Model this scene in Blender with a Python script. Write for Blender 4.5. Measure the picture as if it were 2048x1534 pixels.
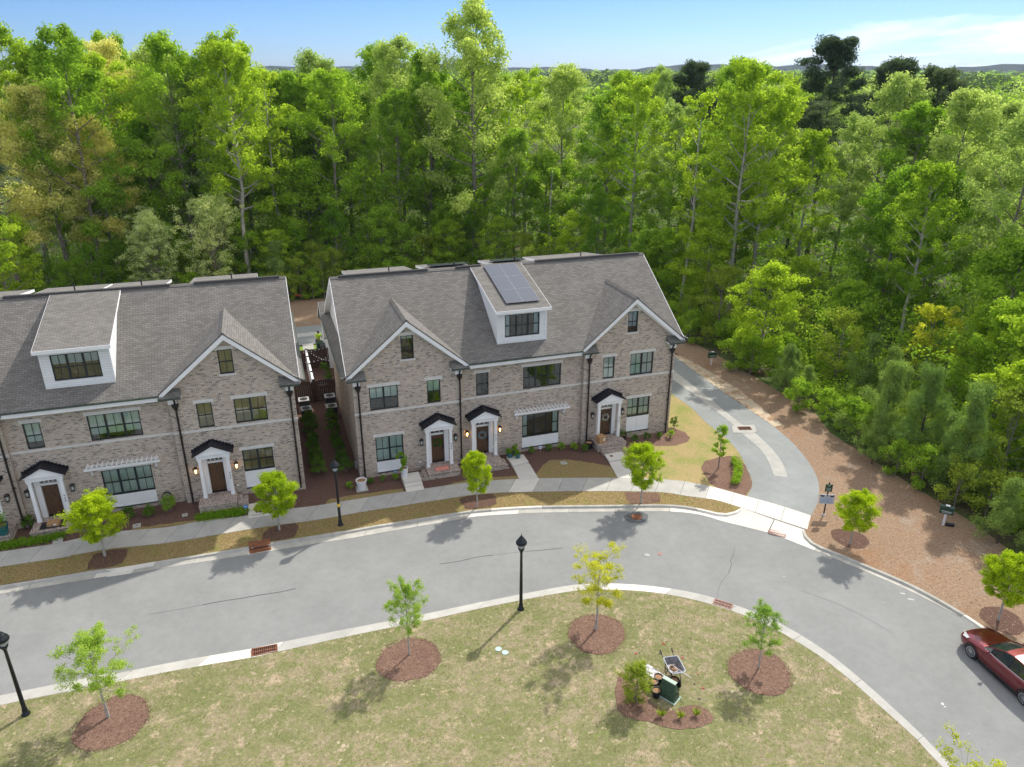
import bpy, bmesh, math, random
import numpy as np
from mathutils import Vector, Matrix

for o in list(bpy.data.objects): bpy.data.objects.remove(o)
SC = bpy.context.scene
COL = SC.collection
R = math.radians

# ------------------------------------------------------------------ camera
cam = bpy.data.cameras.new('camera')
camo = bpy.data.objects.new('camera', cam); COL.objects.link(camo)
SC.camera = camo
YAW, PITCH, ROLL, FPX = 0.3243, -0.39686, 0.0019, 1510.53229
fw = Vector((math.sin(YAW)*math.cos(PITCH), math.cos(YAW)*math.cos(PITCH), math.sin(PITCH)))
rt = Vector((math.cos(YAW), -math.sin(YAW), 0)); up = rt.cross(fw)
r2 = math.cos(ROLL)*rt + math.sin(ROLL)*up; u2 = -math.sin(ROLL)*rt + math.cos(ROLL)*up
camo.matrix_world = Matrix(((r2.x, u2.x, -fw.x, -4.34145), (r2.y, u2.y, -fw.y, -43.7655), (r2.z, u2.z, -fw.z, 24.74144), (0, 0, 0, 1)))
cam.sensor_width = 36.0; cam.lens = FPX/2048*36.0; cam.clip_start = 0.5; cam.clip_end = 9000
SC.render.resolution_x = 1024; SC.render.resolution_y = 767

# ------------------------------------------------------------------ sun and sky
SUN_AZ = 53.0; SUN_EL = 45.0        # azimuth clockwise from +y
sd = Vector((math.sin(R(SUN_AZ))*math.cos(R(SUN_EL)), math.cos(R(SUN_AZ))*math.cos(R(SUN_EL)), math.sin(R(SUN_EL))))
sun = bpy.data.lights.new('sun', 'SUN'); sun.energy = 2.8; sun.angle = R(0.9); sun.color = (1.0, 0.95, 0.87)
suno = bpy.data.objects.new('sun', sun); COL.objects.link(suno)
suno.rotation_euler = sd.to_track_quat('Z', 'Y').to_euler(); suno.location = (0, 0, 60)
W = bpy.data.worlds.new('World'); SC.world = W; W.use_nodes = True
nt = W.node_tree; nt.nodes.clear(); N = nt.nodes.new; L = nt.links.new
SKYMAX = (1.75, 3.3, 6.0)
out = N('ShaderNodeOutputWorld'); bg = N('ShaderNodeBackground'); L(bg.outputs[0], out.inputs[0])
sky = N('ShaderNodeTexSky'); sky.sky_type = 'NISHITA'; sky.sun_disc = False
sky.sun_elevation = R(SUN_EL); sky.sun_rotation = R(SUN_AZ)
sky.altitude = 100; sky.air_density = 0.6; sky.dust_density = 0.5; sky.ozone_density = 2.5
tc = N('ShaderNodeTexCoord'); sep = N('ShaderNodeSeparateXYZ'); L(tc.outputs['Generated'], sep.inputs[0])
# clouds: noise on a plane high above (direction / z), so they flatten towards the horizon
addz = N('ShaderNodeMath'); addz.operation = 'ADD'; addz.inputs[1].default_value = 0.16; L(sep.outputs[2], addz.inputs[0])
dv = N('ShaderNodeVectorMath'); dv.operation = 'DIVIDE'
cmb = N('ShaderNodeCombineXYZ')
for i in range(3): L(addz.outputs[0], cmb.inputs[i])
L(tc.outputs['Generated'], dv.inputs[0]); L(cmb.outputs[0], dv.inputs[1])
mp = N('ShaderNodeMapping'); mp.inputs['Scale'].default_value = (0.30, 0.16, 0.0); mp.inputs['Rotation'].default_value = (0, 0, R(35)); mp.inputs['Location'].default_value = (13.0, 3.6, 0)
L(dv.outputs[0], mp.inputs[0])
cn = N('ShaderNodeTexNoise'); cn.inputs['Scale'].default_value = 1.3; cn.inputs['Detail'].default_value = 9; cn.inputs['Roughness'].default_value = 0.62; cn.inputs['Distortion'].default_value = 0.6
L(mp.outputs[0], cn.inputs['Vector'])
cr = N('ShaderNodeValToRGB'); cr.color_ramp.elements[0].position = 0.48; cr.color_ramp.elements[1].position = 0.60
cr.color_ramp.elements[1].color = (0.85, 0.85, 0.85, 1)
lo = N('ShaderNodeMapRange'); lo.inputs['From Min'].default_value = 0.08; lo.inputs['From Max'].default_value = 0.35
lo.inputs['To Min'].default_value = -0.075; lo.inputs['To Max'].default_value = 0.02; L(sep.outputs[2], lo.inputs['Value'])  # clouds thinned near the horizon, thickened overhead out of view as added fill light
ca_ = N('ShaderNodeMath'); ca_.operation = 'ADD'; L(cn.outputs[0], ca_.inputs[0]); L(lo.outputs[0], ca_.inputs[1]); L(ca_.outputs[0], cr.inputs[0])
# the clear blue of the photographed sky: pale at the horizon, deeper a little higher up
tr = N('ShaderNodeValToRGB'); te = tr.color_ramp.elements
te[0].position = 0.0; te[0].color = (0.30, 0.38, 0.51, 1); te[1].position = 0.09; te[1].color = (0.27, 0.375, 0.50, 1)
e3 = te.new(0.35); e3.color = (0.60, 0.68, 0.80, 1); e4 = te.new(0.8); e4.color = (0.95, 0.95, 0.95, 1)
L(sep.outputs[2], tr.inputs[0])
tint = N('ShaderNodeMix'); tint.data_type = 'RGBA'; tint.blend_type = 'MULTIPLY'; tint.inputs[0].default_value = 1.0
L(tr.outputs[0], tint.inputs[7]); L(sky.outputs[0], tint.inputs[6])
mx = N('ShaderNodeMix'); mx.data_type = 'RGBA'; L(cr.outputs[0], mx.inputs[0]); L(tint.outputs[2], mx.inputs[6]); mx.inputs[7].default_value = (5.6, 5.5, 5.5, 1)
L(mx.outputs[2], bg.inputs[0]); bg.inputs[1].default_value = 0.15
SC.view_settings.view_transform = 'Standard'; SC.view_settings.look = 'None'; SC.view_settings.exposure = 0.86
SC.view_settings.gamma = 1.0; SC.view_settings.use_curve_mapping = False
SC.render.engine = 'CYCLES'

# ------------------------------------------------------------------ materials
def mat(name):
    m = bpy.data.materials.new(name); m.use_nodes = True
    t = m.node_tree; b = t.nodes['Principled BSDF']
    return m, t, b
def nd(t, typ, **kw):
    n = t.nodes.new('ShaderNode'+typ)
    for k, v in kw.items():
        if k[0] == '_': setattr(n, k[1:], v)
        else: n.inputs[k.replace('_', ' ')].default_value = v
    return n
def ramp(t, src, stops, const=False):
    r = t.nodes.new('ShaderNodeValToRGB'); e = r.color_ramp.elements
    if const: r.color_ramp.interpolation = 'CONSTANT'
    while len(e) > 1: e.remove(e[-1])
    e[0].position = stops[0][0]; e[0].color = (*stops[0][1], 1)
    for p, c in stops[1:]:
        x = e.new(p); x.color = (*c, 1)
    t.links.new(src, r.inputs[0]); return r.outputs[0]
def mixc(t, fac, a, b, mode='MIX'):
    m = t.nodes.new('ShaderNodeMix'); m.data_type = 'RGBA'; m.blend_type = mode
    for s, v in ((0, fac), (6, a), (7, b)):
        if isinstance(v, (int, float)): m.inputs[s].default_value = v
        elif isinstance(v, tuple): m.inputs[s].default_value = (*v, 1)
        else: t.links.new(v, m.inputs[s])
    return m.outputs[2]
def noise(t, scale, detail=4, rough=0.55, vec=None, dist=0):
    n = nd(t, 'TexNoise', Scale=scale, Detail=detail, Roughness=rough, Distortion=dist)
    if vec is None:
        c = t.nodes.get('TC') or t.nodes.new('ShaderNodeTexCoord'); c.name = 'TC'; vec = c.outputs['Object']
    t.links.new(vec, n.inputs['Vector']); return n.outputs[0]
def bump(t, b, src, strength=0.4, dist=0.02):
    n = nd(t, 'Bump', Strength=strength, Distance=dist); t.links.new(src, n.inputs['Height']); t.links.new(n.outputs[0], b.inputs['Normal'])
def simple(name, col, rough=0.6, var=0.12, scale=3.0, metal=0.0, spec=0.4, bmp=0.0):
    m, t, b = mat(name)
    a = tuple(c*(1-var) for c in col); d = tuple(min(1, c*(1+var)) for c in col)
    t.links.new(ramp(t, noise(t, scale, 6), [(0.3, a), (0.7, d)]), b.inputs['Base Color'])
    b.inputs['Roughness'].default_value = rough; b.inputs['Metallic'].default_value = metal; b.inputs['Specular IOR Level'].default_value = spec
    if bmp: bump(t, b, noise(t, scale*12, 5), bmp)
    return m
def uvnode(t): 
    return t.nodes.new('ShaderNodeUVMap').outputs[0]
def coursed(name, w, h, mortar, stops, mcol, rough=0.85, wash=0.15, depth=0.006, off=0.5):
    m, t, b = mat(name); uv = uvnode(t)
    k = nd(t, 'TexBrick', Scale=1.0, Mortar_Size=mortar, Mortar_Smooth=0.1, Bias=0.0, Brick_Width=w, Row_Height=h)
    k.offset = off; k.squash = 1.0
    k.inputs['Color1'].default_value = (0, 0, 0, 1); k.inputs['Color2'].default_value = (1, 1, 1, 1); k.inputs['Mortar'].default_value = (0.5, 0.5, 0.5, 1)
    t.links.new(uv, k.inputs['Vector'])
    c = ramp(t, k.outputs['Color'], stops)
    c = mixc(t, k.outputs['Fac'], c, mcol)
    n1 = noise(t, 0.7, 6, 0.6, uv)
    c = mixc(t, 1.0, c, ramp(t, n1, [(0.3, (1-wash,)*3), (0.7, (1+wash,)*3)]), 'MULTIPLY')
    n2 = noise(t, 40, 3, 0.6, uv)
    c = mixc(t, 1.0, c, ramp(t, n2, [(0.3, (0.86,)*3), (0.7, (1.12,)*3)]), 'MULTIPLY')
    t.links.new(c, b.inputs['Base Color']); b.inputs['Roughness'].default_value = rough; b.inputs['Specular IOR Level'].default_value = 0.25
    inv = nd(t, 'Math', _operation='SUBTRACT'); inv.inputs[0].default_value = 1; t.links.new(k.outputs['Fac'], inv.inputs[1])
    bump(t, b, inv.outputs[0], 0.35, depth)
    return m
M = {}
M['brick'] = coursed('brick_masonry', 0.215, 0.0765, 0.0125,
    [(0.0, (0.095, 0.07, 0.058)), (0.10, (0.15, 0.11, 0.09)), (0.18, (0.31, 0.23, 0.165)), (0.4, (0.385, 0.295, 0.22)), (0.6, (0.47, 0.37, 0.28)), (0.8, (0.41, 0.30, 0.22)), (0.93, (0.56, 0.47, 0.38)), (1.0, (0.28, 0.205, 0.165))],
    (0.56, 0.52, 0.46), wash=0.05)
M['brickedge'] = coursed('brick_rowlock', 0.075, 0.21, 0.012,
    [(0.0, (0.07, 0.045, 0.04)), (0.3, (0.16, 0.10, 0.08)), (0.6, (0.27, 0.18, 0.14)), (1.0, (0.38, 0.28, 0.22))], (0.50, 0.46, 0.41), wash=0.1)
M['shingle'] = coursed('asphalt_shingle', 0.33, 0.145, 0.014,
    [(0.0, (0.145, 0.137, 0.124)), (0.35, (0.165, 0.156, 0.141)), (0.65, (0.183, 0.173, 0.157)), (1.0, (0.205, 0.194, 0.176))], (0.10, 0.094, 0.086), wash=0.07, rough=0.95, depth=0.01)
M['white'] = simple('white_paint', (0.82, 0.82, 0.81), 0.45, 0.04, 1.5)
M['stone'] = simple('cast_stone', (0.62, 0.60, 0.56), 0.8, 0.08, 4)
M['siding'] = coursed('white_lap_siding', 6.0, 0.15, 0.008, [(0, (0.74, 0.75, 0.75)), (1, (0.80, 0.81, 0.81))], (0.50, 0.51, 0.52), rough=0.5, wash=0.03)
M['dark'] = simple('dark_bronze_metal', (0.028, 0.022, 0.020), 0.4, 0.2, 2, 0.3)
M['frame'] = simple('charcoal_window_frame', (0.018, 0.026, 0.032), 0.4, 0.15, 2)
M['gutter'] = simple('weathered_gutter', (0.06, 0.075, 0.06), 0.5, 0.4, 5)
M['hood'] = simple('standing_seam_metal', (0.022, 0.022, 0.030), 0.4, 0.2, 3, 0.4)
M['black'] = simple('black_plastic', (0.012, 0.012, 0.013), 0.5, 0.2, 5)
M['lamp'] = simple('lamp_post_black', (0.016, 0.019, 0.022), 0.35, 0.2, 5, 0.3)
M['wood'] = None
def woodm(name, a, c, sc=3.0, rough=0.5):
    m, t, b = mat(name)
    tcn = t.nodes.new('ShaderNodeTexCoord'); mpn = nd(t, 'Mapping', Scale=(9.0, 9.0, 0.9)); t.links.new(tcn.outputs['Object'], mpn.inputs[0])
    n = noise(t, sc, 6, 0.65, mpn.outputs[0], 0.8)
    t.links.new(ramp(t, n, [(0.3, a), (0.7, c)]), b.inputs['Base Color']); b.inputs['Roughness'].default_value = rough
    bump(t, b, n, 0.2, 0.005); return m
M['wood'] = woodm('knotty_stained_wood', (0.045, 0.022, 0.011), (0.16, 0.082, 0.036))
M['fencewood'] = woodm('dark_fence_wood', (0.030, 0.016, 0.012), (0.09, 0.05, 0.035), 4, 0.8)
M['deck'] = woodm('grey_brown_deck', (0.16, 0.12, 0.09), (0.30, 0.24, 0.19), 4, 0.8)
def glassm():
    m, t, b = mat('window_glass'); t.nodes.remove(b); o = t.nodes['Material Output']
    tr = nd(t, 'BsdfTransparent'); tr.inputs[0].default_value = (0.85, 0.92, 0.90, 1)
    gl = nd(t, 'BsdfGlossy', Roughness=0.015); gl.inputs[0].default_value = (0.9, 0.95, 0.95, 1)
    fr = nd(t, 'Fresnel', IOR=1.7)
    a = nd(t, 'Math', _operation='ADD'); a.inputs[1].default_value = 0.06; t.links.new(fr.outputs[0], a.inputs[0])
    nb = nd(t, 'Bump', Strength=0.15, Distance=0.01); t.links.new(noise(t, 1.2, 2), nb.inputs['Height']); t.links.new(nb.outputs[0], gl.inputs['Normal'])
    x = nd(t, 'MixShader'); t.links.new(a.outputs[0], x.inputs[0]); t.links.new(tr.outputs[0], x.inputs[1]); t.links.new(gl.outputs[0], x.inputs[2])
    t.links.new(x.outputs[0], o.inputs[0]); return m
M['glass'] = glassm()
M['room'] = simple('dark_room', (0.03, 0.034, 0.032), 0.8, 0.6, 0.9)
M['blind'] = simple('pale_blind', (0.74, 0.84, 0.78), 0.8, 0.08, 1.3)
M['blindtan'] = simple('tan_blind', (0.42, 0.33, 0.15), 0.8, 0.22, 1.6)
M['blindwhite'] = simple('white_curtain', (0.66, 0.74, 0.80), 0.8, 0.1, 2.0)
def asphalt(name, base, patch=0.10, blot=None):
    m, t, b = mat(name)
    f = noise(t, 55, 4, 0.7); g = noise(t, 0.35, 6, 0.6); st = noise(t, 2.6, 6, 0.6)
    c = ramp(t, f, [(0.28, tuple(x*0.78 for x in base)), (0.72, tuple(x*1.22 for x in base))])
    c = mixc(t, 1.0, c, ramp(t, g, [(0.3, (1-patch,)*3), (0.7, (1+patch,)*3)]), 'MULTIPLY')
    c = mixc(t, 1.0, c, ramp(t, st, [(0.3, (0.94,)*3), (0.7, (1.05,)*3)]), 'MULTIPLY')
    t.links.new(c, b.inputs['Base Color']); b.inputs['Roughness'].default_value = 0.92; b.inputs['Specular IOR Level'].default_value = 0.3
    bump(t, b, f, 0.5, 0.01); return m
M['road'] = asphalt('road_asphalt', (0.222, 0.226, 0.219), 0.09)
M['alley'] = asphalt('alley_asphalt', (0.245, 0.258, 0.25), 0.12)
def concrete(name, base, stain=0.16):
    m, t, b = mat(name)
    oi = t.nodes.new('ShaderNodeObjectInfo')
    c = ramp(t, noise(t, 1.3, 7, 0.65), [(0.3, tuple(x*(1-stain) for x in base)), (0.7, tuple(x*1.06 for x in base))])
    c = mixc(t, 1.0, c, ramp(t, noise(t, 45, 3, 0.7), [(0.3, (0.9,)*3), (0.7, (1.08,)*3)]), 'MULTIPLY')
    c = mixc(t, 1.0, c, ramp(t, oi.outputs['Random'], [(0.0, (0.90, 0.905, 0.91)), (1.0, (1.06, 1.05, 1.03))]), 'MULTIPLY')
    t.links.new(c, b.inputs['Base Color']); b.inputs['Roughness'].default_value = 0.88; b.inputs['Specular IOR Level'].default_value = 0.25
    bump(t, b, noise(t, 60, 3), 0.2, 0.01); return m
M['concrete'] = concrete('old_concrete', (0.43, 0.42, 0.385))
M['kerb'] = concrete('kerb_concrete', (0.47, 0.455, 0.405), 0.3)
M['newconcrete'] = concrete('new_concrete', (0.63, 0.60, 0.54), 0.07)
def ground(name, layers, fine=30, fstr=0.3, bstr=0.7, bd=0.03, gain=(1, 1, 1)):
    # layers: (scale, thresholdlo, thresholdhi, colour a, colour b)
    m, t, b = mat(name); c = None
    for i, (sc, lo, hi, a, d) in enumerate(layers):
        col = ramp(t, noise(t, fine*(0.7+0.25*i), 5, 0.75), [(0.3, a), (0.7, d)])
        if c is None: c = col
        else:
            k = noise(t, sc, 9, 0.72, dist=0.15)
            msk = ramp(t, k, [(lo, (0, 0, 0)), (hi, (1, 1, 1))])
            c = mixc(t, msk, c, col)
    g = noise(t, fine*1.3, 5, 0.85); g2 = noise(t, fine*0.33, 4, 0.8)
    c = mixc(t, 1.0, c, ramp(t, g, [(0.30, (1-fstr,)*3), (0.70, (1+fstr,)*3)]), 'MULTIPLY')
    c = mixc(t, 1.0, c, ramp(t, g2, [(0.32, (1-fstr*.7,)*3), (0.68, (1+fstr*.6,)*3)]), 'MULTIPLY')
    c = mixc(t, 1.0, c, gain, 'MULTIPLY')
    t.links.new(c, b.inputs['Base Color']); b.inputs['Roughness'].default_value = 0.95; b.inputs['Specular IOR Level'].default_value = 0.1
    bump(t, b, g, bstr*.6, bd*.6); return m
tan1, tan2 = (0.235, 0.195, 0.11), (0.39, 0.335, 0.215)
gr1, gr2 = (0.145, 0.16, 0.06), (0.275, 0.275, 0.125)
M['lawn'] = ground('dormant_lawn', [(1, 0, 1, tan1, tan2), (1.5, 0.44, 0.58, gr1, gr2), (0.35, 0.46, 0.60, (0.13, 0.15, 0.055), (0.25, 0.255, 0.11)),
    (0.9, 0.56, 0.64, (0.36, 0.28, 0.18), (0.52, 0.42, 0.29)), (3.6, 0.55, 0.64, (0.12, 0.155, 0.04), (0.24, 0.265, 0.08)), (4.5, 0.58, 0.66, (0.44, 0.36, 0.235), (0.58, 0.49, 0.35)), (0.5, 0.62, 0.67, (0.50, 0.38, 0.27), (0.62, 0.50, 0.37))], 20, 0.32, gain=(0.84, 0.83, 0.84))
M['verge'] = ground('straw_coloured_turf', [(1, 0, 1, (0.19, 0.135, 0.062), (0.33, 0.25, 0.115)), (1.2, 0.50, 0.66, (0.15, 0.15, 0.045), (0.27, 0.25, 0.08)), (4, 0.55, 0.7, (0.16, 0.11, 0.055), (0.26, 0.19, 0.09))], 20, 0.34)
M['sidelawn'] = ground('side_lawn_turf', [(1, 0, 1, (0.27, 0.205, 0.09), (0.43, 0.34, 0.165)), (0.5, 0.45, 0.62, (0.17, 0.19, 0.055), (0.31, 0.31, 0.10)), (3, 0.55, 0.7, (0.24, 0.22, 0.08), (0.36, 0.31, 0.13))], 20, 0.3)
M['greengrass'] = ground('green_turf', [(1, 0, 1, (0.11, 0.19, 0.03), (0.24, 0.34, 0.07))], 26)
M['mulch'] = ground('bark_mulch', [(1, 0, 1, (0.095, 0.056, 0.040), (0.27, 0.170, 0.125)), (26, 0.56, 0.68, (0.20, 0.12, 0.09), (0.40, 0.27, 0.21)), (0.8, 0.5, 0.66, (0.09, 0.05, 0.04), (0.22, 0.13, 0.10))], 24, 0.45, 1.0, 0.05)
M['mulchdark'] = ground('dark_bark_mulch', [(1, 0, 1, (0.068, 0.040, 0.030), (0.185, 0.110, 0.085)), (26, 0.60, 0.70, (0.14, 0.085, 0.07), (0.22, 0.14, 0.12))], 24, 0.45, 1.0, 0.05)
M['straw'] = ground('pine_straw', [(1, 0, 1, (0.18, 0.12, 0.078), (0.35, 0.245, 0.165)), (0.45, 0.53, 0.66, (0.22, 0.18, 0.14), (0.37, 0.30, 0.235)), (0.22, 0.52, 0.66, (0.20, 0.115, 0.066), (0.35, 0.215, 0.13)), (1.1, 0.64, 0.72, (0.46, 0.37, 0.27), (0.58, 0.48, 0.36)), (2.2, 0.60, 0.70, (0.13, 0.07, 0.04), (0.24, 0.14, 0.08))], 18, 0.38, 0.5, 0.02)
M['sand'] = ground('sandy_edge', [(1, 0, 1, (0.40, 0.32, 0.22), (0.56, 0.47, 0.35)), (1.0, 0.5, 0.6, (0.26, 0.16, 0.09), (0.38, 0.25, 0.15))], 24)
M['floor'] = ground('forest_floor', [(1, 0, 1, (0.06, 0.05, 0.03), (0.13, 0.10, 0.06)), (0.3, 0.40, 0.55, (0.045, 0.08, 0.018), (0.10, 0.16, 0.04))], 8, 0.4)
M['redstraw'] = ground('red_straw', [(1, 0, 1, (0.22, 0.10, 0.055), (0.36, 0.18, 0.10)), (0.5, 0.52, 0.66, (0.30, 0.19, 0.12), (0.42, 0.29, 0.19))], 16, 0.35)
M['soil'] = simple('potting_bark', (0.30, 0.17, 0.09), 0.9, 0.4, 25, bmp=0.5)
M['rust'] = simple('rusty_iron', (0.20, 0.075, 0.035), 0.8, 0.45, 12, bmp=0.3)
M['rustlight'] = simple('light_rust', (0.33, 0.19, 0.15), 0.8, 0.3, 12)
M['hole'] = simple('drain_darkness', (0.01, 0.009, 0.008), 0.9)
M['crack'] = simple('crack_sealant', (0.075, 0.078, 0.082), 0.6, 0.2, 10)
M['patch'] = asphalt('dark_patch', (0.11, 0.115, 0.12), 0.2)
M['bark'] = simple('tree_bark', (0.22, 0.19, 0.16), 0.9, 0.35, 2.5, bmp=0.4)
M['barkgrey'] = simple('pale_grey_bark', (0.38, 0.35, 0.31), 0.9, 0.3, 2.5, bmp=0.4)
M['barkdark'] = simple('dark_pine_bark', (0.085, 0.062, 0.05), 0.9, 0.35, 2.5, bmp=0.4)
def leaf(name, a, d, trans=0.42, hv=0.10):
    m, t, b = mat(name); t.nodes.remove(b); o = t.nodes['Material Output']
    at = t.nodes.new('ShaderNodeAttribute'); at.attribute_name = 'tint'
    oi = t.nodes.new('ShaderNodeObjectInfo')
    c = ramp(t, at.outputs['Fac'], [(0.0, a), (1.0, d)])
    c = mixc(t, 1.0, c, ramp(t, oi.outputs['Random'], [(0.0, (1-hv*1.6, 1-hv, 1-hv)), (0.5, (1, 1, 1)), (1.0, (1+hv*1.4, 1+hv, 1))]), 'MULTIPLY')
    df = nd(t, 'BsdfDiffuse'); tr = nd(t, 'BsdfTranslucent'); t.links.new(c, df.inputs[0])
    ct = mixc(t, 1.0, c, (1.08, 1.1, 0.7), 'MULTIPLY'); t.links.new(ct, tr.inputs[0])
    x = nd(t, 'MixShader'); x.inputs[0].default_value = trans; t.links.new(df.outputs[0], x.inputs[1]); t.links.new(tr.outputs[0], x.inputs[2])
    t.links.new(x.outputs[0], o.inputs[0]); return m
M['l_bright'] = leaf('leaf_bright_yellow_green', (0.26, 0.40, 0.03), (0.56, 0.72, 0.07), .58)
M['l_green'] = leaf('leaf_mid_green', (0.20, 0.35, 0.028), (0.45, 0.64, 0.075), .58)
M['l_deep'] = leaf('leaf_deep_green', (0.14, 0.29, 0.02), (0.34, 0.54, 0.055), .58)
M['l_sage'] = leaf('leaf_pale_sage', (0.31, 0.43, 0.10), (0.64, 0.76, 0.26), .56)
M['l_tan'] = leaf('leaf_golden_tan', (0.56, 0.56, 0.16), (0.90, 0.86, 0.36), .55)
M['l_yellow'] = leaf('leaf_yellow', (0.46, 0.50, 0.03), (0.80, 0.78, 0.08), .55)
M['l_pine'] = leaf('pine_needle_dark', (0.08, 0.125, 0.065), (0.20, 0.27, 0.145), 0.3)
M['l_youngpine'] = leaf('pine_needle_young', (0.15, 0.25, 0.05), (0.38, 0.52, 0.14), 0.4)
M['l_blossom'] = leaf('pale_blossom', (0.50, 0.60, 0.20), (0.88, 0.92, 0.50), .55)
M['l_maple'] = leaf('leaf_street_maple', (0.28, 0.42, 0.015), (0.68, 0.80, 0.04), 0.56)
M['l_olive'] = leaf('leaf_olive', (0.20, 0.28, 0.03), (0.44, 0.54, 0.08), .55)
M['l_ash'] = leaf('leaf_young_ash', (0.24, 0.40, 0.06), (0.52, 0.68, 0.14), .55)
M['l_box'] = leaf('leaf_boxwood', (0.06, 0.14, 0.02), (0.19, 0.32, 0.045), 0.3)
M['l_pink'] = leaf('leaf_bronze_pink', (0.20, 0.12, 0.06), (0.42, 0.28, 0.16))

# ------------------------------------------------------------------ terrain
def sst(x): x = min(1.0, max(0.0, x)); return x*x*(3-2*x)
def hz(x, y): return 0.35*sst((-2.5-x)/4.0)*sst((y+6.0)/4.5)

# ------------------------------------------------------------------ mesh builder
def faceuv(me):
    uvl = me.uv_layers.new(name='UVMap'); d = uvl.data
    for p in me.polygons:
        n = p.normal
        if abs(n.z) > 0.995: a = Vector((1, 0, 0)); b = Vector((0, 1, 0))
        else:
            a = Vector((-n.y, n.x, 0)).normalized()
            if a.x < -1e-3 or (abs(a.x) <= 1e-3 and a.y < 0): a = -a
            b = n.cross(a)
            if b.z < 0: b = -b
        for li in p.loop_indices:
            co = me.vertices[me.loops[li].vertex_index].co
            d[li].uv = (co.dot(a), co.dot(b))
class MB:
    def __init__(s): s.v = []; s.f = []; s.m = []; s.cur = 0; s.T = None
    def mi(s, i): s.cur = i; return s
    def add(s, vs, fs):
        o = len(s.v)
        for p in vs: s.v.append(tuple(s.T @ Vector(p)) if s.T else tuple(p))
        for f in fs: s.f.append([o+i for i in f]); s.m.append(s.cur)
        return s
    def quad(s, *p): return s.add(p, [list(range(len(p)))])
    def box(s, x0, y0, z0, x1, y1, z1):
        if x0 > x1: x0, x1 = x1, x0
        if y0 > y1: y0, y1 = y1, y0
        if z0 > z1: z0, z1 = z1, z0
        v = [(x0, y0, z0), (x1, y0, z0), (x1, y1, z0), (x0, y1, z0), (x0, y0, z1), (x1, y0, z1), (x1, y1, z1), (x0, y1, z1)]
        return s.add(v, [(0, 3, 2, 1), (4, 5, 6, 7), (0, 1, 5, 4), (1, 2, 6, 5), (2, 3, 7, 6), (3, 0, 4, 7)])
    def prism(s, poly, d0, d1, axis='y'):
        n = len(poly)
        def P(a, b, d): return (a, d, b) if axis == 'y' else ((d, a, b) if axis == 'x' else (a, b, d))
        v = [P(a, b, d0) for a, b in poly]+[P(a, b, d1) for a, b in poly]
        f = [list(range(n)), list(range(2*n-1, n-1, -1))]+[(i, i+n, (i+1) % n+n, (i+1) % n) for i in range(n)]
        return s.add(v, f)
    def tube(s, p0, p1, r0, r1=None, n=8, cap=True):
        r1 = r0 if r1 is None else r1
        p0 = Vector(p0); p1 = Vector(p1); d = (p1-p0).normalized()
        a = d.orthogonal().normalized(); b = d.cross(a)
        v = []
        for p, r in ((p0, r0), (p1, r1)):
            for i in range(n):
                t = 2*math.pi*i/n; v.append(p+a*r*math.cos(t)+b*r*math.sin(t))
        f = [(i, (i+1) % n, (i+1) % n+n, i+n) for i in range(n)]
        if cap: f += [list(range(n-1, -1, -1)), list(range(n, 2*n))]
        return s.add(v, f)
    def path(s, pts, r, n=6):
        for a, b in zip(pts, pts[1:]): s.tube(a, b, r, r, n)
        return s
    def lathe(s, prof, c=(0, 0, 0), n=14, sx=1, sy=1):
        v = []
        for r, z in prof:
            for i in range(n):
                t = 2*math.pi*i/n; v.append((c[0]+sx*r*math.cos(t), c[1]+sy*r*math.sin(t), c[2]+z))
        f = []
        for k in range(len(prof)-1):
            for i in range(n): f.append((k*n+i, k*n+(i+1) % n, (k+1)*n+(i+1) % n, (k+1)*n+i))
        f.append(list(range(n-1, -1, -1))); f.append([len(v)-n+i for i in range(n)])
        return s.add(v, f)
    def mesh(s, name, mats, smooth=False):
        me = bpy.data.meshes.new(name); me.from_pydata(s.v, [], s.f)
        for m in mats: me.materials.append(m)
        if len(mats) > 1: me.polygons.foreach_set('material_index', s.m)
        me.update(); faceuv(me)
        if smooth: me.polygons.foreach_set('use_smooth', [True]*len(me.polygons))
        return me
    def build(s, name, mats, parent=None, smooth=False, **kw):
        if not isinstance(mats, (list, tuple)): mats = [mats]
        return link(name, s.mesh(name, mats, smooth), parent, **kw)
def link(name, me, parent=None, loc=None, rotz=None, label=None, cat=None, group=None, kind=None):
    o = bpy.data.objects.new(name, me); COL.objects.link(o)
    if parent: o.parent = parent
    if loc: o.location = loc
    if rotz is not None: o.rotation_euler = (0, 0, rotz)
    for k, v in (('label', label), ('category', cat), ('group', group), ('kind', kind)):
        if v: o[k] = v
    return o
def thing(name, label, cat, loc=(0, 0, 0), rotz=0, group=None, kind=None):
    return link(name, None, None, loc, rotz, label, cat, group, kind)
def dup(root, loc=None, rotz=None, label=None, group=None, scale=None):
    def cp(o, par):
        c = o.copy(); COL.objects.link(c); c.parent = par
        for ch in list(o.children): cp(ch, c)
        return c
    r = cp(root, None)
    if loc: r.location = loc
    if rotz is not None: r.rotation_euler = (0, 0, rotz)
    if label: r['label'] = label
    if group: r['group'] = group
    if scale: r.scale = scale if isinstance(scale, tuple) else (scale,)*3
    return r
def crs(pts, step=0.6):
    P = [Vector(p[:2]) for p in pts]; o = []
    for i in range(len(P)-1):
        a = P[max(0, i-1)]; b = P[i]; c = P[i+1]; d = P[min(len(P)-1, i+2)]
        n = max(1, int((c-b).length/step))
        for k in range(n):
            t = k/n
            o.append(0.5*((2*b)+(c-a)*t+(2*a-5*b+4*c-d)*t*t+(3*b-a-3*c+d)*t**3))
    o.append(P[-1]); return o
def arcs(P):
    s = [0.0]
    for a, b in zip(P, P[1:]): s.append(s[-1]+(b-a).length)
    return s
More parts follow.
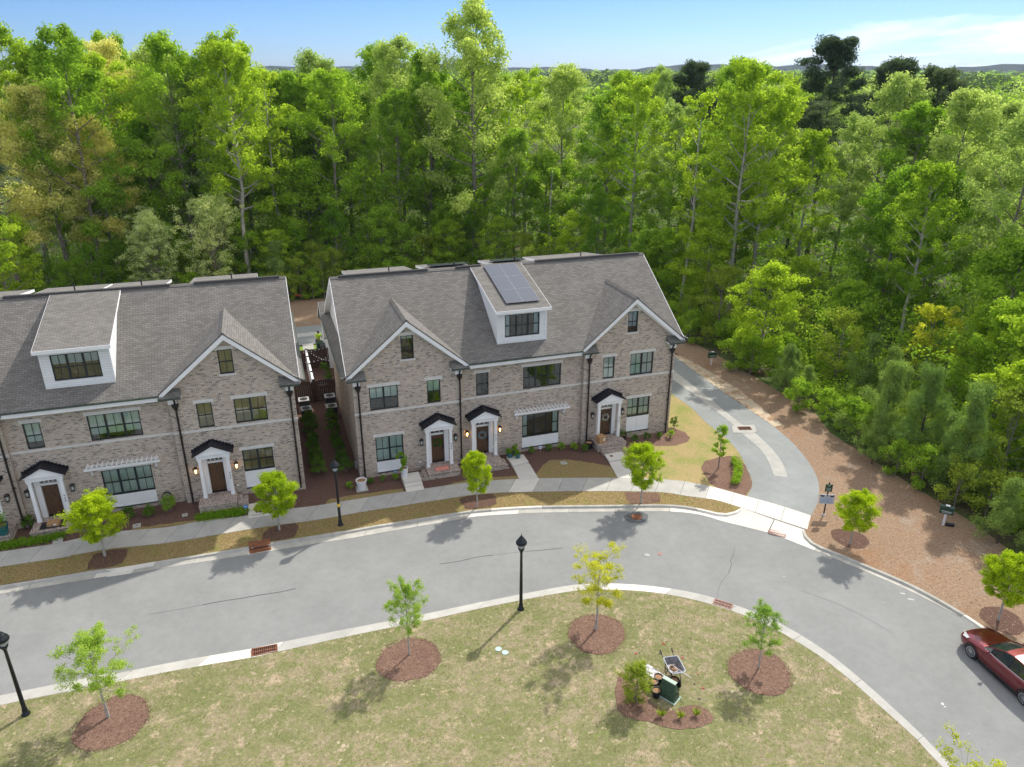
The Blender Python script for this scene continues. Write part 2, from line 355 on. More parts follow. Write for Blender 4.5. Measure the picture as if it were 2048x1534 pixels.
def at_arc(P, s, t):
    t = min(max(t, 0), s[-1]-1e-6)
    for i in range(len(s)-1):
        if s[i+1] >= t:
            k = (t-s[i])/max(1e-9, s[i+1]-s[i]); return P[i].lerp(P[i+1], k)
    return P[-1]
def sheet(name, pts, z, m, kind='structure', parent=None, grid=True, label=None, cat=None, group=None):
    bm = bmesh.new(); vs = [bm.verts.new((p[0], p[1], 0)) for p in pts]
    f = bm.faces.new(vs); f.normal_update()
    if f.normal.z < 0: f.normal_flip()
    bmesh.ops.triangulate(bm, faces=[f], ngon_method='EAR_CLIP')
    if grid:
        xs = [p[0] for p in pts]; ys = [p[1] for p in pts]
        for k in range(13):
            x = -7.5+k*0.5
            if min(xs) < x < max(xs): bmesh.ops.bisect_plane(bm, geom=bm.verts[:]+bm.edges[:]+bm.faces[:], plane_co=(x, 0, 0), plane_no=(1, 0, 0))
        for k in range(11):
            y = -6.2+k*0.5
            if min(ys) < y < max(ys): bmesh.ops.bisect_plane(bm, geom=bm.verts[:]+bm.edges[:]+bm.faces[:], plane_co=(0, y, 0), plane_no=(0, 1, 0))
    for v in bm.verts: v.co.z = z+(hz(v.co.x, v.co.y) if grid else 0)
    me = bpy.data.meshes.new(name); bm.to_mesh(me); bm.free(); me.materials.append(m)
    return link(name, me, parent, kind=kind, label=label, cat=cat, group=group)
def ragged(pts, amp=0.06, step=0.25, seed=1):
    rng = random.Random(seed); o = []
    n = len(pts)
    for i in range(n):
        a = Vector(pts[i]); b = Vector(pts[(i+1) % n]); k = max(1, int((b-a).length/step))
        for j in range(k):
            p = a.lerp(b, j/k); o.append((p.x+rng.uniform(-amp, amp), p.y+rng.uniform(-amp, amp)))
    return o
def band(name, PA, PB, zA, zB, seg, parent, mats, gap=0.012, thick=0.12, offs=0.0, lift=lambda x, y: hz(x, y), sub=0.6, cuts=None):
    """solid slabs between two polylines; one object per slab"""
    sa = arcs(PA); sb = arcs(PB); LA = sa[-1]; LB = sb[-1]
    if cuts is None:
        n = max(1, round(LA/seg)); cuts = [i/n for i in range(n+1)]
    res = []
    for i in range(len(cuts)-1):
        f0 = cuts[i]+gap/2/LA; f1 = cuts[i+1]-gap/2/LA
        k = max(1, int((f1-f0)*LA/sub)); mb = MB(); top = []
        for j in range(k+1):
            f = f0+(f1-f0)*j/k
            a = at_arc(PA, sa, f*LA); b = at_arc(PB, sb, f*LB)
            top.append((a, b))
        v = []
        for a, b in top:
            ha = lift(a.x, a.y); hb = lift(b.x, b.y)
            v += [(a.x, a.y, zA+ha), (b.x, b.y, zB+hb), (a.x, a.y, zA+ha-thick), (b.x, b.y, zB+hb-thick)]
        fs = []
        for j in range(k):
            o = 4*j
            fs += [(o, o+4, o+5, o+1), (o+2, o+3, o+7, o+6), (o, o+2, o+6, o+4), (o+1, o+5, o+7, o+3)]
        fs += [(0, 1, 3, 2), (4*k, 4*k+2, 4*k+3, 4*k+1)]
        mb.add(v, fs)
        m = mats(i, (f0+f1)/2, top[len(top)//2][0]) if callable(mats) else mats
        ob = mb.build(name, m, parent); bmx = bmesh.new(); bmx.from_mesh(ob.data); bmesh.ops.recalc_face_normals(bmx, faces=bmx.faces); bmx.to_mesh(ob.data); bmx.free()
        res.append(ob)
    return res
def offset(P, d):
    o = []
    for i, p in enumerate(P):
        a = P[max(0, i-1)]; b = P[min(len(P)-1, i+1)]; t = (b-a).normalized(); o.append(Vector((p.x-t.y*d, p.y+t.x*d)))
    return o
def textmesh(s, size, m, extrude=0.004):
    c = bpy.data.curves.new('txt', 'FONT'); c.body = s; c.size = size; c.extrude = extrude; c.align_x = 'CENTER'; c.align_y = 'CENTER'
    o = bpy.data.objects.new('txt', c); COL.objects.link(o); bpy.context.view_layer.update()
    me = bpy.data.meshes.new_from_object(o.evaluated_get(bpy.context.evaluated_depsgraph_get()))
    bpy.data.objects.remove(o); me.materials.clear(); me.materials.append(m); return me

# ================================================================== GROUND
BIG = 3800
n = 48
gd = [(BIG*math.cos(2*math.pi*i/n)+20, BIG*math.sin(2*math.pi*i/n)+60) for i in range(n)]
sheet('ground', gd, -0.45, M['floor'], grid=False)
FE = [(-160, 43.0), (-60, 43.2), (-30, 43.4), (-8, 43.6), (2, 43.0), (14, 42.2), (24, 40.0), (30, 34.5), (33.2, 26), (34.2, 19), (34.6, 10), (34.6, 3), (33.5, -4), (33.2, -11), (33.3, -17), (32.6, -20.5), (32.6, -30), (34, -60)]
sheet('forest_ground', FE+[(300, -60), (300, 330), (-160, 330)], -0.012, M['floor'], grid=False)
sheet('pine_straw_strip', [(-160, 33.4)]+[(28.0, 33.4), (31.5, 27), (31.4, 14)]+[(31.2, 6), (30.9, -0.9)]+[(33.2, -0.9)]+[(34.8, -0.9), (34.9, 3), (34.9, 10), (34.5, 19), (33.5, 26), (30.3, 34.8), (24.2, 40.3), (14, 42.5), (2, 43.3), (-8, 43.9), (-160, 43.5)], 0.0, M['straw'], grid=False)

# road
ROAD_N = [(-70, -4.9)]+[(-19.10, -5.69), (-13.91, -5.90), (-10.24, -6.02), (-6.82, -6.16), (-3.40, -6.24), (-1.51, -6.35), (-0.11, -6.34), (4.72, -6.41), (6.28, -6.47), (9.50, -7.19), (10.93, -7.61), (13.78, -8.47), (17.27, -9.60), (18.81, -10.49), (19.61, -11.41), (21.51, -13.42), (22.09, -14.25), (22.95, -15.71), (24.17, -18.03), (25.23, -20.23), (26.03, -22.60), (26.11, -23.53), (26.63, -25.50)]+[(27.4, -31), (28.2, -44)]
ROAD_S = [(-70, -12.9)]+[(-17.24, -13.46), (-14.69, -13.62), (-12.47, -13.64), (-9.97, -13.70), (-6.88, -13.91), (-5.95, -13.89), (-2.49, -13.96), (0.87, -14.07), (4.44, -14.10), (8.83, -14.28), (10.86, -14.81), (12.95, -15.76), (14.81, -17.02), (15.92, -18.21), (16.92, -19.49), (17.57, -20.76), (18.12, -22.43), (18.39, -24.12), (18.53, -26.02), (18.58, -27.47), (18.55, -28.69)]+[(18.6, -33), (18.9, -44)]
RN = crs(ROAD_N, 0.8); RS = crs(ROAD_S, 0.8)
road = sheet('road', [tuple(p) for p in RN]+[tuple(p) for p in reversed(RS)], -0.12, M['road'], grid=False)
sheet('road_base', [(-80, -2), (-80, -60), (34, -60), (34, -2)], -0.30, M['hole'], grid=False)

# kerb north-west (gutter pan + kerb), east, island
KB = [(-70, -4.1)]+[(-19.20, -5.10), (-13.96, -5.36), (-10.26, -5.45), (-6.84, -5.55), (-5.88, -5.51), (-3.38, -5.60), (-1.41, -5.67), (-0.11, -5.64), (1.62, -5.71), (4.72, -5.80), (6.32, -5.92), (9.62, -6.60), (14.02, -7.94), (17.54, -9.05), (19.07, -10.04), (19.96, -10.95), (20.39, -11.04), (20.87, -10.99), (21.47, -10.78)]
KBp = crs(KB, 0.5)
kerb = thing('kerb', None, None, kind='structure')
inlet_px = [(-6.84, -5.55), (-5.88, -5.51)]
def kmat(i, f, p): return M['newconcrete'] if i % 11 in (3, 7) else M['kerb']
ixm = (inlet_px[0][0]+inlet_px[1][0])/2
KIN = offset(KBp, -0.15)
band('kerb_stone', KIN, KBp, 0.0, 0.012, 3.1, kerb, kmat, thick=0.22, gap=0.02, lift=lambda x, y: 0.0)
KIN2 = offset(KBp, -0.215)
band('kerb_face', KIN2, offset(KBp, -0.151), -0.105, -0.002, 3.1, kerb, kmat, thick=0.1, gap=0.02, lift=lambda x, y: 0.0)
# gutter pan: from road lip up to the kerb line, ends where the apron starts
lipW = crs([(-70, -4.9)]+[(-19.10, -5.69), (-13.91, -5.90), (-10.24, -6.02), (-6.82, -6.16), (-3.40, -6.24), (-1.51, -6.35), (-0.11, -6.34), (4.72, -6.41), (6.28, -6.47), (9.50, -7.19), (10.93, -7.61), (13.78, -8.47), (17.27, -9.60), (18.81, -10.49), (19.62, -11.45)], 0.6)
kbW = crs([(-70, -4.35)]+[(-19.24, -5.05), (-13.98, -5.33), (-10.27, -5.44), (-6.86, -5.54), (-3.39, -5.61), (-1.42, -5.69), (-0.12, -5.66), (1.61, -5.73), (4.72, -5.83), (6.31, -5.95), (9.61, -6.63), (14.01, -7.97), (17.53, -9.08), (19.07, -10.07), (19.94, -11.00)], 0.6)
band('gutter_slab', lipW, kbW, -0.108, -0.10, 3.1, kerb, kmat, thick=0.1, gap=0.02, lift=lambda x, y: 0.0)
KE = crs([(23.56, -14.02), (23.38, -14.34), (23.28, -14.68), (23.24, -15.08), (23.32, -15.51), (23.93, -16.53), (24.55, -17.77), (25.64, -20.02), (26.25, -22.36), (26.37, -23.65), (26.68, -25.42)]+[(28.6, -31), (29.4, -44)], 0.5)
band('kerb_stone', offset(KE, -0.15), KE, 0.0, 0.012, 3.1, kerb, kmat, thick=0.22, gap=0.02)
band('kerb_face', offset(KE, -0.215), offset(KE, -0.151), -0.105, -0.002, 3.1, kerb, kmat, thick=0.1, gap=0.02)
lipE = crs([(22.08, -14.26), (22.95, -15.71), (24.17, -18.03), (25.23, -20.23), (26.03, -22.60), (26.11, -23.53), (26.63, -25.50)]+[(27.4, -31), (28.2, -44)], 0.6)
kbE = crs([(23.57, -14.15), (23.32, -15.58), (24.53, -17.82), (25.62, -20.06), (26.24, -22.40), (26.36, -23.69), (26.68, -25.45)]+[(28.35, -31), (29.2, -44)], 0.6)
band('gutter_slab', lipE, kbE, -0.108, -0.10, 3.1, kerb, kmat, thick=0.1, gap=0.02)
IK = crs([(-70, -13.3)]+[(-17.06, -14.13), (-14.56, -14.24), (-12.38, -14.27), (-9.92, -14.34), (-6.88, -14.57), (-5.96, -14.56), (-2.56, -14.54), (0.76, -14.62), (4.29, -14.61), (8.61, -14.80), (10.61, -15.32), (12.67, -16.26), (14.47, -17.56), (15.56, -18.68), (16.44, -19.86), (17.07, -21.14), (17.63, -22.77), (17.91, -24.43), (18.06, -26.30), (18.16, -27.69), (18.08, -28.95)]+[(18.2, -33), (18.5, -44)], 0.5)
islk = thing('island_kerb', None, None, kind='structure')
band("kerb_stone", crs(ROAD_S, 0.5), IK, -0.085, -0.03, 3.3, islk, lambda i, f, p: M['newconcrete'] if i in (9, 10, 20, 26) else M['concrete'], thick=0.16, gap=0.015, lift=lambda x, y: 0.0)

# island lawn
sheet('island_lawn', [tuple(p) for p in IK]+[(17, -60), (-70, -60)], -0.035, M['lawn'], grid=False)

# sidewalk slabs
WN = crs([(-60, -0.9)]+[(-19.81, -2.29), (-17.31, -2.38), (-14.61, -2.12), (-11.41, -2.55), (-9.53, -2.48), (-6.78, -2.69), (-3.40, -2.41), (-0.30, -2.39), (2.42, -2.44), (4.71, -2.52), (6.58, -2.61), (8.33, -2.89), (9.80, -3.22), (12.05, -3.85), (14.32, -4.57), (15.97, -5.12), (18.75, -6.25), (20.12, -7.07), (21.46, -8.34), (22.61, -9.75), (23.88, -11.28), (24.95, -12.84)], 0.5)
WS = crs([(-60, -2.5)]+[(-19.52, -3.61), (-17.37, -3.69), (-14.43, -3.64), (-11.33, -3.96), (-8.14, -3.99), (-3.53, -4.01), (-0.43, -3.95), (1.27, -4.01), (2.97, -4.03), (4.65, -4.10), (6.27, -4.14), (7.93, -4.40), (9.34, -4.79), (11.74, -5.49), (14.15, -6.27), (15.94, -6.89), (17.12, -7.33), (17.98, -7.71), (19.19, -8.62), (20.51, -9.49), (21.48, -10.72), (22.66, -12.40), (23.79, -13.99)], 0.5)
walk = thing('sidewalk', None, None, kind='structure')
nsl = 54
def wmat(i, f, p):
    if p.x > 20.2: return M['newconcrete']
    return M['newconcrete'] if 8.3 < p.x < 9.9 else M['concrete']
band('sidewalk_slab', WS, WN, 0.012, 0.018, 1.55, walk, wmat, thick=0.1, gap=0.02, sub=0.5)
# verge grass strip
sheet('verge_grass', [tuple(p) for p in offset(KBp, -0.005)]+[tuple(p) for p in reversed(WS) if p.x < 21.6], 0.0, M['verge'])
# apron at the alley mouth (slopes down to the gutter)
def poly3(name, pts, m, parent=None, **kw):
    mb = MB(); mb.add(pts, [list(range(len(pts)))]); return mb.build(name, m, parent, **kw)
a = [(21.51, -10.82), (19.82, -11.11), (19.49, -11.62), (21.39, -13.57), (23.29, -12.26), (22.64, -12.45)]
apr = thing('apron', None, None, kind='structure')
def slab3(name, top, m, parent, th=0.12):
    nn = len(top); mb = MB(); v = list(top)+[(x, y, z-th) for x, y, z in top]
    mb.add(v, [list(range(nn)), list(range(2*nn-1, nn-1, -1))]+[(i, i+nn, (i+1) % nn+nn, (i+1) % nn) for i in range(nn)])
    ob = mb.build(name, m, parent); bmx = bmesh.new(); bmx.from_mesh(ob.data); bmesh.ops.triangulate(bmx, faces=[f for f in bmx.faces if len(f.verts) > 4]); bmesh.ops.recalc_face_normals(bmx, faces=bmx.faces); bmx.to_mesh(ob.data); bmx.free(); return ob
q1 = [(21.52, -10.77), (20.84, -11.05), (20.34, -11.11), (19.88, -11.08)]; q1b = [(19.60, -11.47), (20.41, -12.27), (21.50, -13.39)]; q1c = [(22.59, -12.49)]
slab3('apron_slab', [(q1[0][0], q1[0][1], 0.0), (*q1[1], -0.09), (*q1[2], -0.10), (*q1[3], -0.10), (*q1b[0], -0.105), (*q1b[1], -0.105), (*q1b[2], -0.105), (*q1c[0], 0.0)], M['newconcrete'], apr)
q2 = [(22.62, -12.52), (23.69, -14.07)]; q3 = [(23.30, -14.63), (23.26, -15.49)]; q3b = [(22.91, -15.67), (22.09, -14.25), (21.53, -13.43)]
slab3('apron_slab', [(*q2[0], 0.0), (*q2[1], 0.0), (*q3[0], -0.08), (*q3[1], -0.10), (*q3b[0], -0.105), (*q3b[1], -0.105), (*q3b[2], -0.105)], M['newconcrete'], apr)

# alley
AL = crs([(22.61, -9.75), (23.83, -8.57), (24.53, -7.13), (25.50, -4.60), (25.88, -2.50), (25.98, 0.58), (26.31, 3.12), (26.23, 6.12)]+[(26.2, 12), (25.6, 20), (23.5, 26), (19, 27.4), (8, 27.6), (-10, 27.6), (-60, 27.4)], 0.7)
AR = crs([(24.97, -12.82), (26.24, -11.82), (27.90, -9.92), (28.87, -8.14), (29.70, -5.79), (30.18, -3.67), (30.43, -0.90), (30.44, 1.75), (30.50, 5.75), (30.71, 10.46), (30.87, 13.66)]+[(30.9, 20), (30, 27), (27, 32), (20, 33.3), (8, 33.4), (-10, 33.4), (-60, 33.3)], 0.7)
alley = sheet('alley', [tuple(p) for p in AL]+[tuple(p) for p in reversed(AR)], 0.006, M['alley'])
S1 = crs([(25.81, -8.11), (26.63, -6.45), (27.25, -4.50), (27.47, -1.88), (27.73, -0.40), (27.86, 4.24), (27.90, 8.81)]+[(28.2, 12), (27.9, 20), (26, 28), (20, 30.0), (8, 30.1), (-60, 30.0)], 0.7)
S2 = crs([(26.53, -8.55), (27.34, -7.05), (28.01, -4.99), (28.42, -2.19), (28.34, -0.20), (28.68, 4.29), (28.96, 9.79)]+[(29.2, 12), (28.8, 21), (26.8, 29), (20, 31.1), (8, 31.2), (-60, 31.1)], 0.7)
band('concrete_strip', S1, S2, 0.014, 0.014, 4.5, alley, M['concrete'], thick=0.05, gap=0.02, lift=lambda x, y: hz(x, y))

# side lawn right of the centre row and front plots
sheet('side_lawn', [(22.6, 8), (22.6, 0.3), (16.9, 0.3)]+[tuple(p) for p in WN if 16.9 < p.x < 22.6]+[tuple(p) for p in AL if p.y < 26 and p.x > 20], 0.0, M['sidelawn'])
def front_plot(name, poly, m, z=0.004, **kw): return sheet(name, poly, z, m, **kw)
base_front = [tuple(p) for p in WN if p.x < 16.9]
sheet('front_bed', [(-60, 1.5), (16.9, 1.5)]+list(reversed(base_front)), 0.0, M['mulchdark'])
sheet('gap_bed', [(-5, 1.5), (1.6, 1.5), (1.6, 13.5), (-5, 13.5)], 0.004, M['mulchdark'])
sheet('rear_yard', [(-60, 13.5), (26, 13.5), (26, 27), (-60, 27.4)], 0.0, M['mulchdark'])
sheet('rear_grass', [(-60, 26.0), (24, 26.0), (23.3, 27.2), (-60, 27.6)], 0.006, M['greengrass'])
g1 = ragged([(10.71, -3.51), (11.23, -2.78), (11.90, -1.93), (12.61, -1.50), (13.57, -1.67), (14.53, -2.21), (15.48, -2.97), (16.17, -3.63), (15.97, -5.12), (14.23, -4.54), (12.36, -3.95)], 0.05, 0.3, 4)
sheet('front_grass', g1, 0.010, M['verge'])
g2 = ragged([(-2.50, -2.39), (-0.99, -2.41), (0.86, -2.46), (2.31, -2.44), (2.38, -2.07), (0.94, -1.92), (-0.92, -1.81), (-2.15, -1.84)], 0.05, 0.3, 5)
sheet('front_grass', g2, 0.010, M['verge'])
g3 = ragged([(4.68, -2.51), (6.64, -2.63), (9.85, -3.22), (9.82, -2.80), (8.36, -2.52), (6.42, -2.22)], 0.05, 0.3, 6)
sheet('front_grass', g3, 0.010, M['verge'])
g4 = ragged([(-13.84, -2.40), (-11.48, -2.48), (-9.60, -2.55), (-8.09, -2.60), (-8.51, -2.33), (-9.88, -2.27), (-11.50, -2.18), (-13.09, -2.10)], 0.05, 0.3, 6)
sheet('front_grass', g4, 0.012, M['verge'])
# beds in the side lawn
b1 = ragged([(18.3, 0.1), (18.35, -1.25), (20.0, -1.35), (20.6, -1.9), (21.8, -2.25), (22.9, -2.05), (23.5, -1.5), (23.6, -0.6), (23.2, 0.3), (22.7, 0.6)], 0.03, 0.2, 7)
sheet('mulch_bed', b1, 0.006, M['mulch'])
b1b = ragged([(22.5, 2.2), (23.2, 2.4), (23.5, 3.4), (22.9, 4.6), (22.5, 4.8)], 0.03, 0.2, 7)
sheet('mulch_bed', b1b, 0.006, M['mulch'])
b2 = ragged([(23.77, -4.75), (22.61, -4.89), (21.83, -5.66), (21.58, -6.56), (21.28, -7.69), (21.46, -8.34), (22.09, -9.01), (22.58, -9.68), (23.53, -8.90), (23.85, -8.55), (24.44, -7.37), (24.92, -6.10), (25.08, -5.11), (24.61, -4.80)], 0.03, 0.2, 8)
sheet('mulch_bed', b2, 0.009, M['mulch'])
# straw area to the right
sp = [tuple(p) for p in KE]+[(34, -44), (33.0, -30), (32.9, -20.5), (33.5, -17), (33.5, -11), (33.7, -4), (34.9, -0.9)]+[(30.9, -0.9)]+[tuple(p) for p in reversed([q for q in AR if q.y < -0.9])]
sheet('pine_straw_bed', sp, 0.0, M['straw'], grid=False)
sheet('sandy_edge', ragged([(31.0, 14.5)]+[tuple(p) for p in AR if -2 < p.y < 14][::-1]+[(31.2, -2.0), (31.6, 1.5), (32.0, 5), (31.9, 9), (31.6, 13)], 0.06, 0.35, 3), 0.006, M['sand'], grid=False)

# tree pits and island beds (mulch rings)
def blob(cx, cy, rx, ry, seed, m, z, rot=0.0, name='mulch_ring'):
    rng = random.Random(seed); ph = [rng.uniform(0, 6.28) for _ in range(4)]; o = []
    for i in range(44):
        t = 2*math.pi*i/44; k = 1+0.04*math.sin(2*t+ph[0])+0.03*math.sin(3*t+ph[1])+0.02*math.sin(7*t+ph[2])+rng.uniform(-.012, .012)
        x = rx*k*math.cos(t); y = ry*k*math.sin(t)
        o.append((cx+x*math.cos(rot)-y*math.sin(rot), cy+x*math.sin(rot)+y*math.cos(rot)))
    return sheet(name, o, z, m)
def ring_px(cx, cy, m, z, seed, k=1.0): pass

def pxring(pts, m, seed, z=0.012, name='mulch_ring'):
    return sheet(name, ragged(pts, 0.03, 0.2, seed), z, m)
pxring([(-15.19, -5.11), (-15.16, -4.50), (-14.99, -3.94), (-14.58, -3.81), (-13.84, -3.76), (-13.28, -3.88), (-13.30, -4.42), (-13.48, -5.04), (-13.86, -5.18), (-14.54, -5.18)], M['mulchdark'], 11)
pxring([(-6.28, -5.39), (-6.19, -4.63), (-5.85, -4.21), (-5.23, -4.03), (-4.38, -4.02), (-4.21, -4.37), (-4.34, -5.04), (-4.62, -5.46), (-5.44, -5.45)], M['mulchdark'], 12)
pxring([(5.45, -4.61), (5.57, -4.28), (6.04, -4.19), (6.84, -4.26), (7.60, -4.45), (7.67, -5.04), (7.48, -5.65), (7.00, -5.85), (6.07, -5.78), (5.56, -5.61)], M['mulchdark'], 13)
pxring([(15.58, -6.91), (16.49, -7.18), (17.50, -7.61), (17.44, -8.16), (17.13, -8.61), (16.46, -8.57), (15.31, -8.28), (15.29, -7.63)], M['mulch'], 14)
CHIPS = []
for i, (c, rx, ry, rot) in enumerate((((*[(-12.47, -16.60)][0],), 1.45, 1.35, 0.3), ((*[(-0.23, -16.95)][0],), 1.4, 1.35, 0.0), ((*[(8.57, -18.09)][0],), 1.38, 1.3, 0), ((*[(14.41, -22.61)][0],), 1.38, 1.35, 0))):
    blob(c[0], c[1], rx, ry, 20+i, M['mulch'], -0.02, rot); CHIPS.append((c[0], c[1], (rx+ry)/2, -0.018))
for i, c in enumerate([(25.49, -15.51), (27.62, -23.47)]): blob(c[0], c[1], 0.95, 1.0, 30+i, M['mulchdark'], 0.012)
sheet('kidney_bed', ragged([(8.56, -20.66), (8.07, -21.18), (7.70, -21.84), (7.45, -22.64), (7.64, -23.06), (8.01, -23.32), (8.42, -23.54), (8.80, -23.94), (9.36, -24.28), (10.16, -24.45), (10.81, -24.42), (11.06, -24.18), (11.05, -23.78), (10.79, -23.42), (10.24, -23.29), (9.72, -23.37), (9.25, -23.13), (8.97, -22.64), (8.97, -22.05), (8.92, -21.55), (8.89, -20.99)], 0.03, 0.2, 9), -0.02, M['mulch'])

# ================================================================== TOWNHOUSE ROWS
SL = 0.658
RIDGE_V = 6.38
def rz(v): return 7.34+SL*(v+0.47)
def wall_grid(mb, u0, u1, z0, z1, v, holes, depth=0.11, rev=True):
    us = sorted({u0, u1, *[h[0] for h in holes], *[h[2] for h in holes]}); zs = sorted({z0, z1, *[h[1] for h in holes], *[h[3] for h in holes]})
    us = [u for u in us if u0 <= u <= u1]; zs = [z for z in zs if z0 <= z <= z1]
    for a, b in zip(us, us[1:]):
        for c, d in zip(zs, zs[1:]):
            m = ((a+b)/2, (c+d)/2)
            if any(h[0] < m[0] < h[2] and h[1] < m[1] < h[3] for h in holes): continue
            mb.quad((a, v, c), (b, v, c), (b, v, d), (a, v, d))
    if rev:
        for (a, c, b, d) in holes:
            if c < z0-1e-6 or a < u0-1e-6 or b > u1+1e-6: continue
            mb.quad((a, v, c), (a, v, d), (a, v+depth, d), (a, v+depth, c)); mb.quad((b, v, c), (b, v+depth, c), (b, v+depth, d), (b, v, d))
            mb.quad((a, v, d), (b, v, d), (b, v+depth, d), (a, v+depth, d)); mb.quad((a, v, c), (a, v+depth, c), (b, v+depth, c), (b, v, c))
PANE = {}
def window(root, u0, z0, u1, z1, v, units, blind='blind', bh=0.5, lintel=True, sill=False, panel=None):
    """dark double-hung window; each unit has two sashes with two lights each"""
    f = MB(); fv = v+0.045
    f.box(u0, fv, z0, u1, fv+0.07, z0+0.07); f.box(u0, fv, z1-0.06, u1, fv+0.07, z1)
    w = (u1-u0)/units; mid = (z0+z1)/2
    xs = []
    for k in range(units+1):
        c = u0+k*w; hw = 0.055 if 0 < k < units else 0.06
        a = c-hw if 0 < k < units else (c if k == 0 else c-0.06); b = c+hw if 0 < k < units else (c+0.06 if k == 0 else c)
        f.box(a, fv-0.006, z0+0.07, b, fv+0.07, z1-0.06); xs.append((a, b))
    for k in range(units):
        a = xs[k][1]; b = xs[k+1][0]
        f.box(a, fv+0.008, mid-0.028, b, fv+0.062, mid+0.028)
        c = (a+b)/2
        f.box(c-0.013, fv+0.012, z0+0.07, c+0.013, fv+0.05, mid-0.028); f.box(c-0.013, fv+0.004, mid+0.028, c+0.013, fv+0.05, z1-0.06)
    wo = f.build('window', M['frame'], root)
    for k in range(units):
        a = xs[k][1]; b = xs[k+1][0]; c = (a+b)/2
        for (p, q) in ((a, c-0.013), (c+0.013, b)):
            for (r_, s_) in ((z0+0.07, mid-0.028), (mid+0.028, z1-0.06)):
                key = (round(q-p, 3), round(s_-r_, 3))
                if key not in PANE:
                    g = MB(); g.quad((0, 0, 0), (key[0], 0, 0), (key[0], 0, key[1]), (0, 0, key[1])); PANE[key] = g.mesh('pane', [M['glass']])
                link('pane', PANE[key], wo, loc=(p, fv+0.03, r_))
    rm = MB(); rm.quad((u0, v+0.5, z0), (u1, v+0.5, z0), (u1, v+0.5, z1), (u0, v+0.5, z1))
    for x in (u0, u1): rm.quad((x, fv+0.07, z0), (x, v+0.5, z0), (x, v+0.5, z1), (x, fv+0.07, z1))
    rm.quad((u0, fv+0.07, z0), (u1, fv+0.07, z0), (u1, v+0.5, z0), (u0, v+0.5, z0)); rm.quad((u0, fv+0.07, z1), (u1, fv+0.07, z1), (u1, v+0.5, z1), (u0, v+0.5, z1))
    rm.build('room_recess', M['room'], wo)
    if bh > 0:
        b = MB(); rng = random.Random(int(u0*100+z0*7))
        for k in range(units):
            a = xs[k][1]; c = xs[k+1][0]; zb = z1-0.06-(z1-z0)*min(1, bh*(1+0.0*rng.random()))
            zb = max(zb, z0+0.07)
            n = 10
            for j in range(n):   # gently pleated cloth
                p = a+(c-a)*j/n; q = a+(c-a)*(j+1)/n
                y0 = fv+0.10+0.012*(j % 2); y1 = fv+0.10+0.012*((j+1) % 2)
                b.quad((p, y0, zb), (q, y1, zb), (q, y1, z1-0.06), (p, y0, z1-0.06))
        b.build('blind', M[blind], wo)
    if lintel: MB().box(u0-0.13, v-0.02, z1+0.002, u1+0.13, v+0.10, z1+0.22).build('lintel', M['stone'], wo)
    if sill: MB().box(u0-0.08, v-0.05, z0-0.10, u1+0.08, v+0.05, z0-0.003).build('sill', M['stone'], wo)
    if panel is not None:
        p = MB(); p.box(u0, v+0.02, panel, u1, v+0.10, z0-0.005)
        for x in (u0, u1-0.09): p.box(x, v-0.005, panel, x+0.09, v+0.02, z0-0.005)
        k = units
        for j in range(1, k): p.box(u0+j*w-0.05, v-0.005, panel, u0+j*w+0.05, v+0.02, z0-0.005)
        p.box(u0+0.09, v-0.006, panel, u1-0.09, v+0.02, panel+0.09); p.box(u0+0.09, v-0.006, z0-0.10, u1-0.09, v+0.02, z0-0.005)
        p.build('spandrel_panel', M['white'], wo)
        MB().box(u0-0.05, v-0.04, panel-0.06, u1+0.05, v+0.04, panel-0.003).build('sill', M['frame'], wo)
    return (u0, (panel if panel is not None else z0), u1, z1)
def lantern(root, u, z, v, lit):
    f = MB(); y = v-0.20
    f.lathe([(0.0, 0.36), (0.05, 0.33), (0.11, 0.27), (0.145, 0.22), (0.145, 0.20), (0.10, 0.20)], (u, y, z-0.05), 8)
    f.box(u-0.09, y-0.09, z-0.20, u+0.09, y+0.09, z-0.17)
    for sx in (-1, 1):
        for sy in (-1, 1): f.tube((u+sx*0.075, y+sy*0.075, z-0.17), (u+sx*0.11, y+sy*0.11, z+0.16), 0.010, None, 4)
    f.box(u-0.02, y, z+0.12, u+0.02, v, z+0.16); f.box(u-0.05, v-0.02, z-0.12, u+0.05, v, z+0.2)
    lo = f.build('wall_lantern', M['dark'], root)
    g = MB()
    for dx, dy in ((-0.03, 0), (0.035, 0.02), (0.0, -0.035)): g.lathe([(0.006, -0.16), (0.012, -0.06), (0.022, 0.0), (0.018, 0.05), (0.004, 0.09)], (u+dx, y+dy, z), 6)
    g.build('bulb', M['bulb'] if lit else M['blind'], lo)
mb_, tb_, bb_ = mat('lit_bulb'); bb_.inputs['Emission Color'].default_value = (1.0, 0.55, 0.18, 1); bb_.inputs['Emission Strength'].default_value = 7; bb_.inputs['Base Color'].default_value = (1, 0.7, 0.4, 1)
M['bulb'] = mb_
